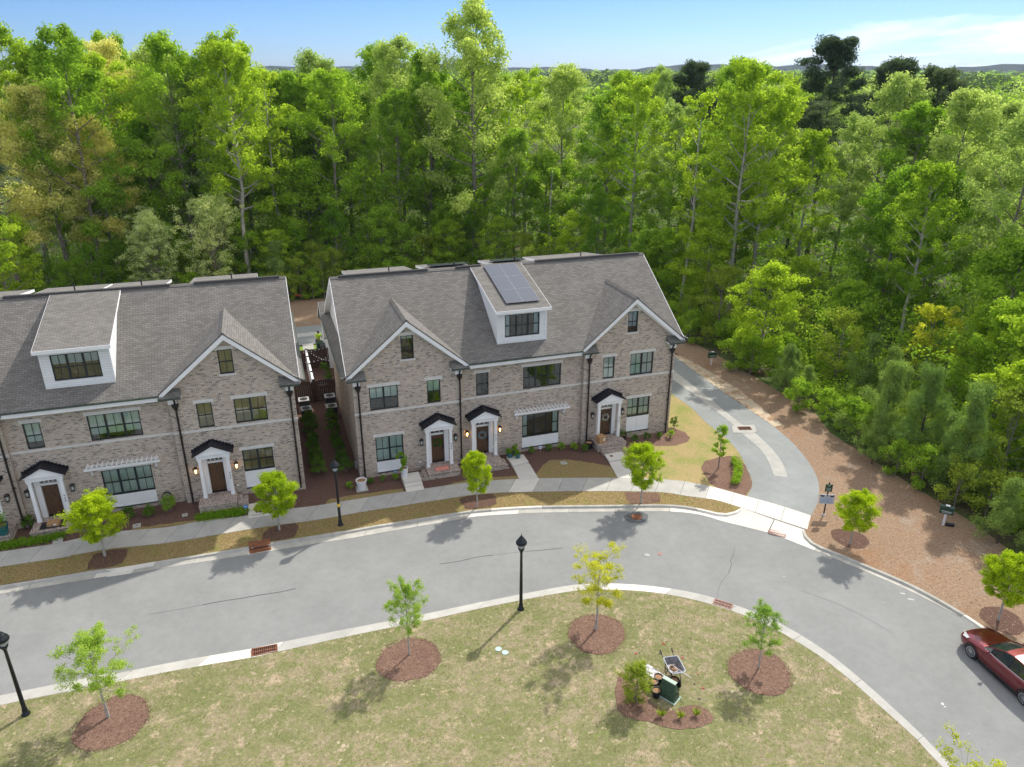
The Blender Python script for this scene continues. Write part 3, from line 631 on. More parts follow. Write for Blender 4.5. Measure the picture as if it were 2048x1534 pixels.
def door_set(root, uc, zs, v, number, lit, handle_side=1, lites=3):
    """white pedimented portico with stained wood door; uc centre, zs threshold height"""
    hw = 0.435; zt = zs+1.99
    d = MB(); dv_ = v+0.16
    d.box(uc-hw, dv_, zs+0.04, uc+hw, dv_+0.05, zt)
    for (a, b, c, e) in ((-hw+.11, zs+1.02, -.045, zt-.12), (.045, zs+1.02, hw-.11, zt-.12), (-hw+.11, zs+.22, -.045, zs+.88), (.045, zs+.22, hw-.11, zs+.88)):
        d.box(uc+a, dv_-0.012, b, uc+a+0.02, dv_, e); d.box(uc+c-0.02, dv_-0.012, b, uc+c, dv_, e)
        d.box(uc+a+0.02, dv_-0.012, b, uc+c-0.02, dv_, b+0.02); d.box(uc+a+0.02, dv_-0.012, e-0.02, uc+c-0.02, dv_, e)
    do = d.build('door', M['wood'], root)
    h = MB(); x = uc+handle_side*(hw-0.07); h.path([(x, dv_-0.05, zs+0.85), (x, dv_-0.07, zs+1.0), (x, dv_-0.05, zs+1.15)], 0.014, 6); h.box(x-0.03, dv_-0.02, zs+0.80, x+0.03, dv_-0.002, zs+1.22)
    h.build('handle', M['dark'], do)
    MB().box(uc-hw, v+0.05, zs-0.01, uc+hw, dv_+0.03, zs+0.035).build('threshold', M['black'], do)
    # portico
    p = MB()
    for s in (-1, 1):       # jamb casings behind the columns
        a = uc+s*hw; b = uc+s*(hw+0.30); p.box(a, v-0.02, zs-0.05, b, v+0.21, zt+0.75)
        a2 = uc+s*(hw+0.06); p.box(a2, v-0.06, zs-0.05, a2+s*0.20, v-0.021, zt+0.68)
    p.box(uc-hw, v+0.06, zt+0.002, uc+hw, v+0.2, zt+0.13); p.box(uc-hw, v+0.06, zt+0.31, uc+hw, v+0.2, zt+0.75)
    w = 2*hw/lites
    for k in range(lites+1):
        x = uc-hw+k*w; p.box(max(uc-hw, x-0.02), v+0.075, zt+0.13, min(uc+hw, x+0.02), v+0.19, zt+0.31)
    fz = zt+0.62
    p.box(uc-0.93, v-0.58, fz, uc+0.93, v-0.002, fz+0.26)      # entablature
    p.box(uc-1.02, v-0.68, fz+0.262, uc+1.02, v-0.003, fz+0.33)
    po = p.build('portico', M['white'], root)
    for k in range(lites):
        x = uc-hw+k*w+0.02; g = MB(); g.quad((x, v+0.12, zt+0.13), (x+w-0.04, v+0.12, zt+0.13), (x+w-0.04, v+0.12, zt+0.31), (x, v+0.12, zt+0.31)); g.build('transom_pane', M['glass'], po)
    MB().box(uc-hw, v+0.205, zt+0.1, uc+hw, v+0.24, zt+0.34).build('transom_backing', M['room'], po)
    for s in (-1, 1):
        c = MB(); x = uc+s*0.78; y = v-0.44
        c.prism([(x-.115, y-.115), (x+.115, y-.115), (x+.115, y+.115), (x-.115, y+.115)], zs-0.06, zs+0.12, 'z')
        c.add([(x-.10, y-.10, zs+.12), (x+.10, y-.10, zs+.12), (x+.10, y+.10, zs+.12), (x-.10, y+.10, zs+.12), (x-.085, y-.085, fz-.12), (x+.085, y-.085, fz-.12), (x+.085, y+.085, fz-.12), (x-.085, y+.085, fz-.12)],
              [(0, 1, 5, 4), (1, 2, 6, 5), (2, 3, 7, 6), (3, 0, 4, 7)])
        c.box(x-.12, y-.12, fz-.12, x+.12, y+.12, fz-0.002); c.build('column', M['white'], po)
        t = MB(); t.box(x-.10, v-0.33, fz-0.9, x+.10, v-0.07, fz-0.004)
    ap = fz+0.33+0.50
    t = MB(); t.prism([(uc-1.02, fz+0.332), (uc+1.02, fz+0.332), (uc, ap)], v-0.64, v-0.002, 'y'); t.build('pediment', M['white'], po)
    k = MB(); o = 0.07
    for s in (-1, 1):
        k.add([(uc, v-0.74, ap+o+.02), (uc, v-0.01, ap+o+.02), (uc+s*1.16, v-0.01, fz+0.30), (uc+s*1.16, v-0.74, fz+0.30), (uc, v-0.74, ap+.005), (uc, v-0.01, ap+.005), (uc+s*1.14, v-0.01, fz+0.245), (uc+s*1.14, v-0.74, fz+0.245)],
              [(0, 1, 2, 3), (4, 7, 6, 5), (0, 3, 7, 4), (1, 5, 6, 2), (3, 2, 6, 7)])
        nrm = Vector((s*(ap-fz-.3), 0, 1.16)).normalized()
        for j in range(1, 5):   # standing seams
            q = j/5; x = uc+s*1.16*q; z = ap+o+.02+(fz+.30-ap-o-.02)*q; k.box(x-.012, v-0.74, z, x+.012, v-0.01, z+0.035)
        for j in range(7):      # stepped flashing on the brick
            q0 = j/7; q1 = (j+1)/7; x0 = uc+s*1.20*q0; x1 = uc+s*1.20*q1; z0 = ap+o+(fz+.30-ap-o)*q0; k.box(min(x0, x1), v-0.012, z0-0.16, max(x0, x1), v-0.003, z0+0.09)
    k.build('hood_roof', M['hood'], po)
    # house number on the right column, one digit above the other
    if number:
        for i, ch in enumerate(number):
            me = textmesh(ch, 0.17, M['frame']); o_ = link('house_number', me, po, loc=(uc+0.78, v-0.44-.102, zs+1.48-i*0.165)); o_.rotation_euler = (R(90), 0, 0)
    lantern(root, uc-1.12, zs+1.72, v, lit); lantern(root, uc+1.18, zs+1.72, v, lit)
    return (uc-hw, zs-0.06, uc+hw, zt+0.34)
def stoop(root, u0, v0, u1, v1, z, steps=None):
    s = MB(); s.box(u0, v0, -0.4, u1, v1, z-0.075); so = s.build('brick_stoop', M['brick'], root)
    c = MB(); c.box(u0-0.03, v0-0.03, z-0.073, u1+0.03, v1, z); c.build('rowlock_cap', M['brickedge'], so)
    if steps:
        side, n, run, w0, w1 = steps
        for i in range(n):
            h = z-(i+1)*z/(n+1); st = MB()
            if side == 'front': a = (w0, v0-0.03-(i+1)*run, w1, v0-0.031-i*run)
            elif side == 'left': a = (u0-0.03-(i+1)*run, w0, u0-0.031-i*run, w1)
            else: a = (u1+0.031+i*run, w0, u1+0.03+(i+1)*run, w1)
            st.box(a[0], a[1], -0.4, a[2], a[3], h-0.075); st.mi(1); st.box(a[0], a[1]-0.002, h-0.074, a[2], a[3], h); st.build('brick_step', [M['brick'], M['brickedge']], so)
def pergola(root, u0, u1, z, v):
    p = MB(); p.box(u0, v-0.50, z, u1, v-0.44, z+0.14); p.box(u0+0.1, v-0.06, z, u1-0.1, v-0.002, z+0.14)
    pr = p.build('window_pergola', M['white'], root)
    n = 15
    mbs = MB(); mbs.prism([(-0.62, 0.05), (-0.58, 0.0), (-0.003, 0.0), (-0.003, 0.11), (-0.62, 0.11)], -0.022, 0.022, 'x'); me = mbs.mesh('rafter', [M['white']])
    for i in range(n):
        x = u0+0.18+(u1-u0-0.36)*i/(n-1); link('rafter', me, pr, loc=(x, v, z+0.142))
    for x in (u0+0.3, u1-0.3):
        b = MB(); b.prism([(v-0.003, z-0.48), (v-0.10, z-0.48), (v-0.14, z-0.34), (v-0.28, z-0.18), (v-0.40, z-0.02), (v-0.003, z-0.02)], x-0.06, x+0.06, 'x'); b.build('bracket', M['white'], pr)
def gable_front(root, ul, ur, zb, attic, v=0.0):
    """brick gable above the eave with a small attic window"""
    uc = (ul+ur)/2
    def top(u): return 10.50-abs(u-uc)*(3.24/3.84)
    a0, az0, a1, az1 = attic; mb = MB(); e = zb
    ul2 = max(ul, uc-(10.50-e)*3.84/3.24+1e-3); ur2 = min(ur, uc+(10.50-e)*3.84/3.24-1e-3)
    P = lambda u, z: (u, v, z)
    mb.quad(P(ul2, e), P(a0, e), P(a0, top(a0)), P(ul2, max(e, top(ul2))))
    mb.quad(P(a1, e), P(ur2, e), P(ur2, max(e, top(ur2))), P(a1, top(a1)))
    mb.quad(P(a0, e), P(a1, e), P(a1, az0), P(a0, az0))
    mb.quad(P(a0, az1), P(a1, az1), P(a1, top(a1)), P(uc, top(uc)), P(a0, top(a0)))
    for x in (a0, a1): mb.quad((x, v, az0), (x, v, az1), (x, v+.11, az1), (x, v+.11, az0))
    mb.build('gable_wall', M['brick'], root)
def gable_roof(root, uc, v=-0.42):
    A = 10.58; hwd = 3.84; vb = -0.47+(A-7.34)/SL; up_ = 0.035
    r = MB()
    for s in (-1, 1):
        P = [(uc, v, A+up_), (uc, vb+.05, A+up_), (uc+s*hwd, v, 7.34+up_)]
        r.quad(*P); Q = [(a, b, c-0.10) for a, b, c in P]; r.quad(*Q); r.quad(P[0], P[2], Q[2], Q[0])
    ro = r.build('gable_roof', M['shingle'], root)
    cp = MB(); cp.prism([(uc-0.16, A-0.085), (uc, A+0.065), (uc+0.16, A-0.085), (uc+.16, A-0.06), (uc, A+0.09), (uc-.16, A-0.06)], v-0.01, vb-0.02, 'y'); cp.build('ridge_cap', M['shingle'], ro)
    b = MB(); t = 0.24
    for s in (-1, 1):
        b.add([(uc, v-.005, A-0.07), (uc+s*hwd, v-.005, 7.27), (uc+s*(hwd-.02), v-.005, 7.27-t), (uc, v-.005, A-.07-t*1.25),
               (uc, v+.06, A-0.07), (uc+s*hwd, v+.06, 7.27), (uc+s*(hwd-.02), v+.06, 7.27-t), (uc, v+.06, A-.07-t*1.25)],
              [(0, 1, 2, 3), (7, 6, 5, 4), (0, 4, 5, 1), (3, 2, 6, 7), (1, 5, 6, 2)])
        # soffit and frieze
        b.add([(uc, v+.06, A-.07-t), (uc+s*hwd, v+.06, 7.27-t+.05), (uc+s*hwd, -0.002, 7.27-t+.05), (uc, -0.002, A-.07-t)], [(0, 1, 2, 3)])
        b.add([(uc, -0.03, A-.30), (uc+s*(hwd-.3), -0.03, 7.36), (uc+s*(hwd-.3), -0.03, 7.16), (uc, -0.03, A-.52)], [(0, 1, 2, 3)])
    b.build('rake_board', M['white'], ro)
    for s in (-1, 1):   # cornice return
        x0 = uc+s*(hwd+.03); x1 = uc+s*(hwd-1.15); lo, hi = min(x0, x1), max(x0, x1)
        c = MB(); c.mi(0).add([(lo, v-.12, 7.12), (hi, v-.12, 7.12), (hi, 0, 7.50), (lo, 0, 7.50)], [(0, 1, 2, 3)])
        c.add([(x1, v-.12, 7.12), (x1, 0, 7.50), (x1, 0, 7.10), (x1, v-.12, 7.10)], [(0, 1, 2, 3)])
        c.mi(1).box(lo, v-.10, 6.99, hi, -0.004, 7.095); c.mi(2).box(lo-.01, v-.20, 7.02, hi+.01, v-.101, 7.125)
        c.build('cornice_return', [M['shingle'], M['white'], M['gutter']], ro)
        c2 = MB(); xa = x0-s*0.40; c2.box(min(xa, xa-s*0.45), -0.14, 6.58, max(xa, xa-s*0.45), -0.004, 6.985); c2.build('corner_block', M['white'], ro)
def downspout(root, u, v=0.0, ztop=7.02):
    d = MB(); y = v-0.13
    d.path([(u, y-.16, ztop), (u, y-.12, ztop-.18), (u, y, ztop-.38), (u, y, 0.12), (u, y-.12, -0.02)], 0.058, 8)
    for z in (0.6, 2.6, 4.4): d.box(u-.075, y-.03, z, u+.075, v, z+.05)
    do = d.build('downspout', M['dark'], root)
    h = MB(); h.lathe([(0.07, -0.22), (0.10, -0.18), (0.17, -0.02), (0.19, 0.02), (0.19, 0.14)], (u, y, ztop-0.62), 8); h.build('collector_head', M['dark'], do)
def vent_pipe(root, u, v, z): MB().tube((u, v, z-.15), (u, v, z+.30), 0.04, None, 8).lathe([(0.06, 0), (0.06, .06), (.03, .08)], (u, v, z+.28), 8).build('vent_pipe', M['black'], root)
def shed_dormer(root, u0, u1, wx0, wx1, units, blind, bh):
    f = MB(); v0 = 0.60; zt = 10.22; zb = rz(v0)+0.01
    wall_grid(f, u0, u1, zb, zt, v0, [(wx0, 8.43, wx1, 9.95)], 0.1)
    def rr(v): return 10.30+0.245*v
    for x in (u0, u1):
        pts = [(x, v0, zb), (x, v0, zt)]
        pts += [(x, 6.2, rr(6.2)-.08), (x, 6.2, rz(6.2))]
        f.quad(*pts)
    f.box(u0-.02, v0-.03, zb-.02, u1+.02, v0-.002, zb+.14)
    for x in (u0-.02, u1-.12): f.box(x, v0-.022, zb+.14, x+.14, v0-.003, zt)
    do = f.build('dormer', M['siding'], root)
    r = MB(); a0, a1 = u0-.17, u1+.17; ve = 0.22; vb = 6.45; th = 0.07
    r.add([(a0, ve, rr(ve)), (a1, ve, rr(ve)), (a1, vb, rr(vb)+.02), (a0, vb, rr(vb)+.02)], [(0, 1, 2, 3)]); r.build('dormer_roof', M['shingle'], do)
    t = MB()
    t.box(a0-.02, ve-.03, rr(ve)-.20, a1+.02, ve-.002, rr(ve)+.005)
    t.add([(a0, ve, rr(ve)-.19), (a1, ve, rr(ve)-.19), (a1, v0, rr(ve)-.19), (a0, v0, rr(ve)-.19)], [(0, 1, 2, 3)])
    for s, x in ((-1, a0), (1, a1)):
        t.add([(x, ve, rr(ve)-.006), (x, vb, rr(vb)+.014), (x, vb, rr(vb)-.12), (x, ve, rr(ve)-.19), (x+s*.02, ve, rr(ve)-.006), (x+s*.02, vb, rr(vb)+.014), (x+s*.02, vb, rr(vb)-.12), (x+s*.02, ve, rr(ve)-.19)],
              [(0, 1, 2, 3), (7, 6, 5, 4), (0, 4, 5, 1), (3, 2, 6, 7), (0, 3, 7, 4)])
        t.add([(x, ve, rr(ve)-.19), (x, vb-.4, rr(vb-.4)-.13), (x-s*.18, vb-.4, rr(vb-.4)-.13), (x-s*.18, ve, rr(ve)-.19)], [(0, 1, 2, 3)])
    t.build('dormer_fascia', M['white'], do)
    window(root, wx0, 8.43, wx1, 9.95, v0, units, blind, bh, lintel=False)
def row(name, label, loc, rotz, bays, dorm, rear, flip, zlow=-0.5):
    """bays: list of dicts; local u runs along the front, v into the depth"""
    root = thing(name, label, 'townhouses', loc, rotz)
    U0, U1 = 0.0, 22.5; D = 13.2
    ox = 0.37
    for b in bays: b['holes'] = []
    for b in bays:
        v = b['v']; H = b['holes']
        for w in b['win']: H.append(window(root, w['u0'], w['z0'], w['u1'], w['z1'], v, w['n'], w.get('blind', 'blind'), w.get('bh', 0.5), True, False, w.get('panel')))
        for d in b['door']: H.append(door_set(root, d['u'], d['z'], v, d['num'], d['lit'], d.get('hs', 1), d.get('lites', 3)))
        if b['gable']:
            g = b['gable']; window(root, *g['attic'], v, 1, g.get('blind', 'blind'), g.get('bh', 0.3), True, True)
            gable_front(root, b['u0'], b['u1'], 7.2, g['attic'])
            gable_roof(root, g['uc'])
        mb = MB(); zt = 7.2 if b['gable'] else 7.25
        wall_grid(mb, b['u0'], b['u1'], zlow, zt, v, H)
        mb.build('front_wall', M['brick'], root)
        s = MB(); s.box(b['u0']-(0.03 if b['gable'] else -.002), v-.045, b['belt'], b['u1']+(0.03 if b['gable'] else -.002), v-.002, b['belt']+.13)
        s.build('belt_course', M['stone'], root)
    for u in (bays[0]['u1'], bays[1]['u1']): MB().quad((u, 0, zlow), (u, 0.3, zlow), (u, 0.3, 7.2), (u, 0, 7.2)).build('bay_return', M['brick'], root)
    for u, s in ((U0, -1), (U1, 1)): MB().quad((u, 0, zlow), (u, D, zlow), (u, D, 7.3), (u, 0, 7.3)).build('side_wall', M['brick'], root)
    MB().quad((U0, D, zlow), (U1, D, zlow), (U1, D, 7.3), (U0, D, 7.3)).build('rear_wall', M['brick'], root)
    # end gables in white siding
    for u, s in ((U0+.01, -1), (U1-.01, 1)):
        g = MB(); g.quad((u, -0.1, 7.3), (u, D, 7.3), (u, RIDGE_V, 11.75)); g.build('end_gable', M['siding'], root)
        p = MB(); p.add([(u, -.47, 7.66), (u+s*.62, -.47, 7.30), (u+s*.62, 13.55, 7.30), (u, 13.55, 7.66)], [(0, 1, 2, 3)]); p.add([(u, -.47, 7.25), (u+s*.62, -.47, 7.25), (u+s*.62, 13.55, 7.25), (u, 13.55, 7.25)], [(0, 1, 2, 3)])
        p.mi(1).box(u+s*.62, -.47, 7.18, u+s*.72, 13.6, 7.31); p.build('pent_roof', [M['shingle'], M['gutter']], root)
    # main roof
    rl = U0-ox+.12; rr_ = U1+ox
    r = MB(); ev = -.47; zr = rz(RIDGE_V); be = 2*RIDGE_V+.47
    for off in (0, -.09):
        gv = ev+(10.58-7.34)/SL; P3 = lambda u, v: (u, v, 7.34+SL*(v-ev)+off)
        A0, A1 = 3.47, 19.03; e0, e1 = A0+3.84, A1-3.84
        r.quad(P3(U0-ox, ev), P3(A0, gv), (A0, RIDGE_V, zr+off), (rl, RIDGE_V, zr+off))
        r.quad(P3(A0, gv), P3(e0, ev), P3(e0, RIDGE_V), P3(A0, RIDGE_V)); r.quad(P3(e0, ev), P3(e1, ev), P3(e1, RIDGE_V), P3(e0, RIDGE_V))
        r.quad(P3(e1, ev), P3(A1, gv), P3(A1, RIDGE_V), P3(e1, RIDGE_V)); r.quad(P3(A1, gv), P3(U1+ox, ev), (rr_, RIDGE_V, zr+off), (A1, RIDGE_V, zr+off))
        r.add([(U0-ox, be, 7.34+off), (U1+ox, be, 7.34+off), (rr_, RIDGE_V, zr+off), (rl, RIDGE_V, zr+off)], [(0, 3, 2, 1)])
    ro = r.build('main_roof', M['shingle'], root)
    for xa, xb, s in ((U0-ox, rl, -1), (U1+ox, rr_, 1)):
        t = MB()
        for ya in (ev, be):
            t.add([(xa, ya, 7.335), (xb, RIDGE_V, zr-.005), (xb, RIDGE_V, zr-.22), (xa, ya, 7.12), (xa+s*.03, ya, 7.335), (xb+s*.03, RIDGE_V, zr-.005), (xb+s*.03, RIDGE_V, zr-.22), (xa+s*.03, ya, 7.12)],
                  [(0, 1, 2, 3), (7, 6, 5, 4), (0, 4, 5, 1), (3, 2, 6, 7), (0, 3, 7, 4)])
            t.add([(xa, ya, 7.12), (xb, RIDGE_V, zr-.22), (xb-s*.36, RIDGE_V, zr-.22), (xa-s*.36, ya, 7.12)], [(0, 1, 2, 3)])
        t.build('rake_board', M['white'], ro)
    rg = MB(); rg.prism([(RIDGE_V-.17, zr-.10), (RIDGE_V, zr+.03), (RIDGE_V+.17, zr-.10), (RIDGE_V+.17, zr-.07), (RIDGE_V, zr+.06), (RIDGE_V-.17, zr-.07)], rl, rr_, 'x')
    rg.build('ridge_cap', M['shingle'], ro)
    for (a, b) in ((rl+.6, rl+6.6), (rl+8.6, rl+10.4), (rl+14.5, rr_-.4)) if not flip else ((rl+7.2, rl+16.2), (rr_-5.5, rr_-.4)):
        q = MB(); q.prism([(RIDGE_V-.16, zr-.04), (RIDGE_V-.12, zr+.10), (RIDGE_V, zr+.13), (RIDGE_V+.12, zr+.10), (RIDGE_V+.16, zr-.04)], a, b, 'x'); q.build('ridge_vent', M['shingledark'], ro)
    # middle bay eave: white frieze, soffit and gutter
    m0 = bays[0]['u1']; m1 = bays[1]['u1']; g = MB()
    g.box(m0+.002, 0.12, 6.74, m1-.002, 0.298, 7.06); g.box(m0+.002, -.40, 7.00, m1-.002, 0.119, 7.06); g.box(m0+.32, -.45, 6.98, m1-.32, -.401, 7.27)
    g.build('eave_frieze', M['white'], ro)
    gt = MB(); gt.box(m0+.35, -.56, 7.235, m1-.35, -.475, 7.33); gt.build('gutter', M['gutter'], ro)
    gt = MB(); gt.box(U0, be, 7.2, U1, be+.1, 7.32); gt.build('gutter', M['gutter'], ro)
    for u in (U0+.30, m0-.17, m1+.35, U1-.28): downspout(root, u)
    if dorm: shed_dormer(root, *dorm)
    # low-slope rear dormers that show above the ridge
    for (a, b, zz) in rear:
        q = MB(); q.add([(a, RIDGE_V+.02, zr+.04), (b, RIDGE_V+.02, zr+.04), (b, 10.6, zr-.66), (a, 10.6, zr-.66)], [(0, 1, 2, 3)])
        q.add([(a, RIDGE_V+.02, zr-.03), (b, RIDGE_V+.02, zr-.03), (b, 10.6, zr-.74), (a, 10.6, zr-.74)], [(0, 1, 2, 3)])
        dq = q.build('rear_dormer_roof', M['shingle'], root)
        w = MB()
        for x, s in ((a, -1), (b, 1)):
            w.quad((x+s*.02, RIDGE_V, zr+.045), (x+s*.02, 10.62, zr-.655), (x+s*.02, 10.62, zr-.82), (x+s*.02, RIDGE_V, zr-.12)); w.quad((x-s*.15, RIDGE_V, zr-.08), (x-s*.15, 10.4, zr-.7), (x-s*.15, 10.4, rz(2*RIDGE_V-10.4)), )
        w.quad((a, 10.61, zr-.655), (b, 10.61, zr-.655), (b, 10.61, zr-.83), (a, 10.61, zr-.83)); w.quad((a+.15, 10.4, zr-.7), (b-.15, 10.4, zr-.7), (b-.15, 10.4, rz(2*RIDGE_V-10.4)), (a+.15, 10.4, rz(2*RIDGE_V-10.4)))
        w.build('rear_dormer_fascia', M['white'], dq)
        vent_pipe(root, a+(b-a)*.62, RIDGE_V+.5, zr)
    return root
M['shingledark'] = simple('ridge_vent_shingle', (0.06, 0.058, 0.056), 0.95, 0.25, 12)

W_ = lambda u0, z0, u1, z1, n, **k: dict(u0=u0, z0=z0, u1=u1, z1=z1, n=n, **k)
rowB = row('townhouse_row', 'complete brick row of three townhouses with solar panels on its dormer, in the centre', (0, 0, 0), 0.0, [
    dict(u0=0, u1=6.95, v=0.0, belt=4.56, gable=dict(uc=3.47, attic=(3.12, 7.95, 3.92, 9.50), bh=0.12), win=[
        W_(0.97, 4.74, 2.78, 6.32, 2, bh=0.5), W_(4.64, 4.74, 5.52, 6.34, 1, bh=0.45), W_(1.14, 1.05, 2.92, 2.84, 2, bh=1.0, panel=0.30)], door=[dict(u=5.20, z=0.40, num='924', lit=False)]),
    dict(u0=6.95, u1=15.55, v=0.3, belt=4.52, gable=None, win=[
        W_(7.98, 4.69, 8.84, 6.29, 1, bh=0.0), W_(11.25, 4.73, 13.98, 6.32, 3, bh=0.0), W_(11.21, 1.07, 13.91, 2.81, 3, bh=0.0, panel=0.31)], door=[dict(u=8.37, z=0.38, num='922', lit=True)]),
    dict(u0=15.55, u1=22.5, v=0.0, belt=4.66, gable=dict(uc=19.03, attic=(18.66, 8.05, 19.41, 9.54), blind='blindwhite', bh=0.7), win=[
        W_(16.98, 4.84, 17.84, 6.44, 1, bh=1.0), W_(19.05, 4.83, 20.82, 6.46, 2, bh=1.0), W_(19.03, 1.60, 20.79, 3.07, 2, bh=0.85, panel=0.47)], door=[dict(u=17.39, z=0.51, num='920', lit=False)]),
], (9.55, 12.97, 10.08, 12.48, 3, 'blindwhite', 0.0), [(1.0, 5.5, 0), (6.4, 9.6, 0), (11.2, 13.9, 0), (14.8, 20.0, 0)], False)
# curtains at the sides of some of the clear windows
def curtain(root, u0, u1, z0, z1, v, m='blindwhite'):
    b = MB(); n = 8
    for j in range(n):
        p = u0+(u1-u0)*j/n; q = u0+(u1-u0)*(j+1)/n
        b.quad((p, v+.16+.03*(j % 2), z0), (q, v+.16+.03*((j+1) % 2), z0), (q, v+.16+.03*((j+1) % 2), z1), (p, v+.16+.03*(j % 2), z1))
    b.build('curtain', M[m], root)
curtain(rowB, 10.15, 10.42, 8.5, 9.9, 0.6); curtain(rowB, 12.1, 12.44, 8.5, 9.9, 0.6)
curtain(rowB, 11.3, 11.6, 1.15, 2.75, 0.3, 'blind'); curtain(rowB, 13.5, 13.85, 1.15, 2.75, 0.3, 'blind')
stoop(rowB, 4.22, -1.50, 6.30, 0, 0.39, ('left', 2, 0.26, -1.5, -0.45))
stoop(rowB, 7.35, -1.66, 9.30, 0.3, 0.37, ('right', 1, 0.3, -1.66, -0.5))
stoop(rowB, 16.22, -1.45, 18.35, 0, 0.50, ('front', 2, 0.28, 16.35, 18.2))
pergola(rowB, 10.5, 14.55, 3.10, 0.3)

AZ = 0.36; AY = -0.00831
ca, sa = math.cos(AY), math.sin(AY)
def LA(u, v): return (-3.46694+ca*u-sa*v, -0.24686+sa*u+ca*v)      # u negative to the left of the right corner
org = LA(-22.5, 0)
def s_(u): return 22.5+u
rowA = row('townhouse_row', 'brick row of townhouses at the left, cut off by the frame, with tan blinds', (org[0], org[1], AZ), AY, [
    dict(u0=0, u1=7.1, v=0.0, belt=4.56, gable=dict(uc=3.47, attic=(3.12, 7.95, 3.92, 9.50), bh=0.3), win=[
        W_(0.97, 4.74, 2.78, 6.32, 2, bh=0.5), W_(1.14, 1.05, 2.92, 2.84, 2, bh=1.0, panel=0.30)], door=[dict(u=5.35, z=0.40, num='930', lit=False)]),
    dict(u0=7.1, u1=15.55, v=0.3, belt=4.52, gable=None, win=[
        W_(s_(-14.48), 4.69, s_(-13.63), 6.27, 1, bh=0.72), W_(s_(-11.3), 4.71, s_(-8.6), 6.30, 3, bh=0.75), W_(s_(-11.23), 1.06, s_(-8.56), 2.77, 3, bh=1.0, panel=0.27)], door=[dict(u=s_(-13.96), z=0.33, num='928', lit=False, lites=4)]),
    dict(u0=15.55, u1=22.5, v=0.0, belt=4.60, gable=dict(uc=s_(-3.5), attic=(s_(-3.95), 8.02, s_(-3.16), 9.51), blind='blindtan', bh=1.0), win=[
        W_(s_(-5.54), 4.80, s_(-4.69), 6.39, 1, bh=1.0, blind='blindtan'), W_(s_(-3.48), 4.82, s_(-1.67), 6.40, 2, bh=1.0, blind='blindtan'), W_(s_(-3.44), 1.53, s_(-1.67), 3.01, 2, bh=1.0, blind='blindtan', panel=0.44)], door=[dict(u=s_(-5.03), z=0.43, num='926', lit=True, lites=4)]),
], (s_(-12.95), s_(-9.5), s_(-12.45), s_(-10.06), 3, 'blindwhite', 0.35), [(s_(-18.8), s_(-15.05), 0), (s_(-14.2), s_(-10.5), 0), (s_(-10.3), s_(-6.9), 0), (s_(-5.4), s_(-1.4), 0)], True, zlow=-0.8)
stoop(rowA, s_(-6.15), -1.50, s_(-4.05), 0, 0.42, ('right', 2, 0.3, -1.5, -0.4))
stoop(rowA, s_(-15.0), -1.30, s_(-12.85), 0.3, 0.32)
stoop(rowA, s_(-18.3), -1.35, s_(-15.95), 0.0, 0.38)
pergola(rowA, s_(-11.95), s_(-7.95), 3.10, 0.3)

# garages and walls behind the rows
def garage(root, u0, u1, v0, v1, ze=3.0, zr=5.3):
    g = MB(); g.box(u0, v0, -.4, u1, v1, ze); vm = (v0+v1)/2
    for u in (u0, u1): g.quad((u, v0, ze), (u, v1, ze), (u, vm, zr))
    go = g.build('garage_wall', M['siding'], root)
    r = MB()
    for off in (0.06, -.04):
        r.quad((u0-.3, v0-.35, ze-.1+off), (u1+.3, v0-.35, ze-.1+off), (u1+.3, vm, zr+off), (u0-.3, vm, zr+off))
        r.quad((u0-.3, v1+.35, ze-.1+off), (u1+.3, v1+.35, ze-.1+off), (u1+.3, vm, zr+off), (u0-.3, vm, zr+off))
    r.build('garage_roof', M['shingle'], go)
    t = MB()
    for u in (u0-.32, u1+.30):
        for vv in (v0-.35, v1+.35): t.add([(u, vv, ze-.06), (u, vm, zr+.04), (u, vm, zr-.14), (u, vv, ze-.24), (u+.02, vv, ze-.06), (u+.02, vm, zr+.04), (u+.02, vm, zr-.14), (u+.02, vv, ze-.24)], [(0, 1, 2, 3), (7, 6, 5, 4), (0, 4, 5, 1), (3, 2, 6, 7)])
    t.build('garage_rake', M['white'], go)
garage(rowB, 0.25, 22.3, 20.6, 26.2); garage(rowA, 0.2, 18.6, 20.4, 26.0)
bz = MB(); bz.box(1.1, 13.2, -.3, 4.0, 20.6, 2.9); bzo = bz.build('breezeway', M['siding'], rowB)
bz = MB(); bz.quad((0.45, 13.25, 3.0), (0.45, 20.9, 3.0), (2.5, 20.9, 4.3), (2.5, 13.25, 4.3)); bz.quad((4.6, 13.25, 3.0), (4.6, 20.9, 3.0), (2.5, 20.9, 4.3), (2.5, 13.25, 4.3)); bz.build('breezeway_roof', M['shingle'], bzo)
dp = MB(); dp.path([(0.45, 13.9, 3.0), (0.6, 13.9, 2.7), (1.02, 13.9, 2.5), (1.02, 13.9, 0.1)], 0.05, 6); dp.build('downspout', M['dark'], rowB)

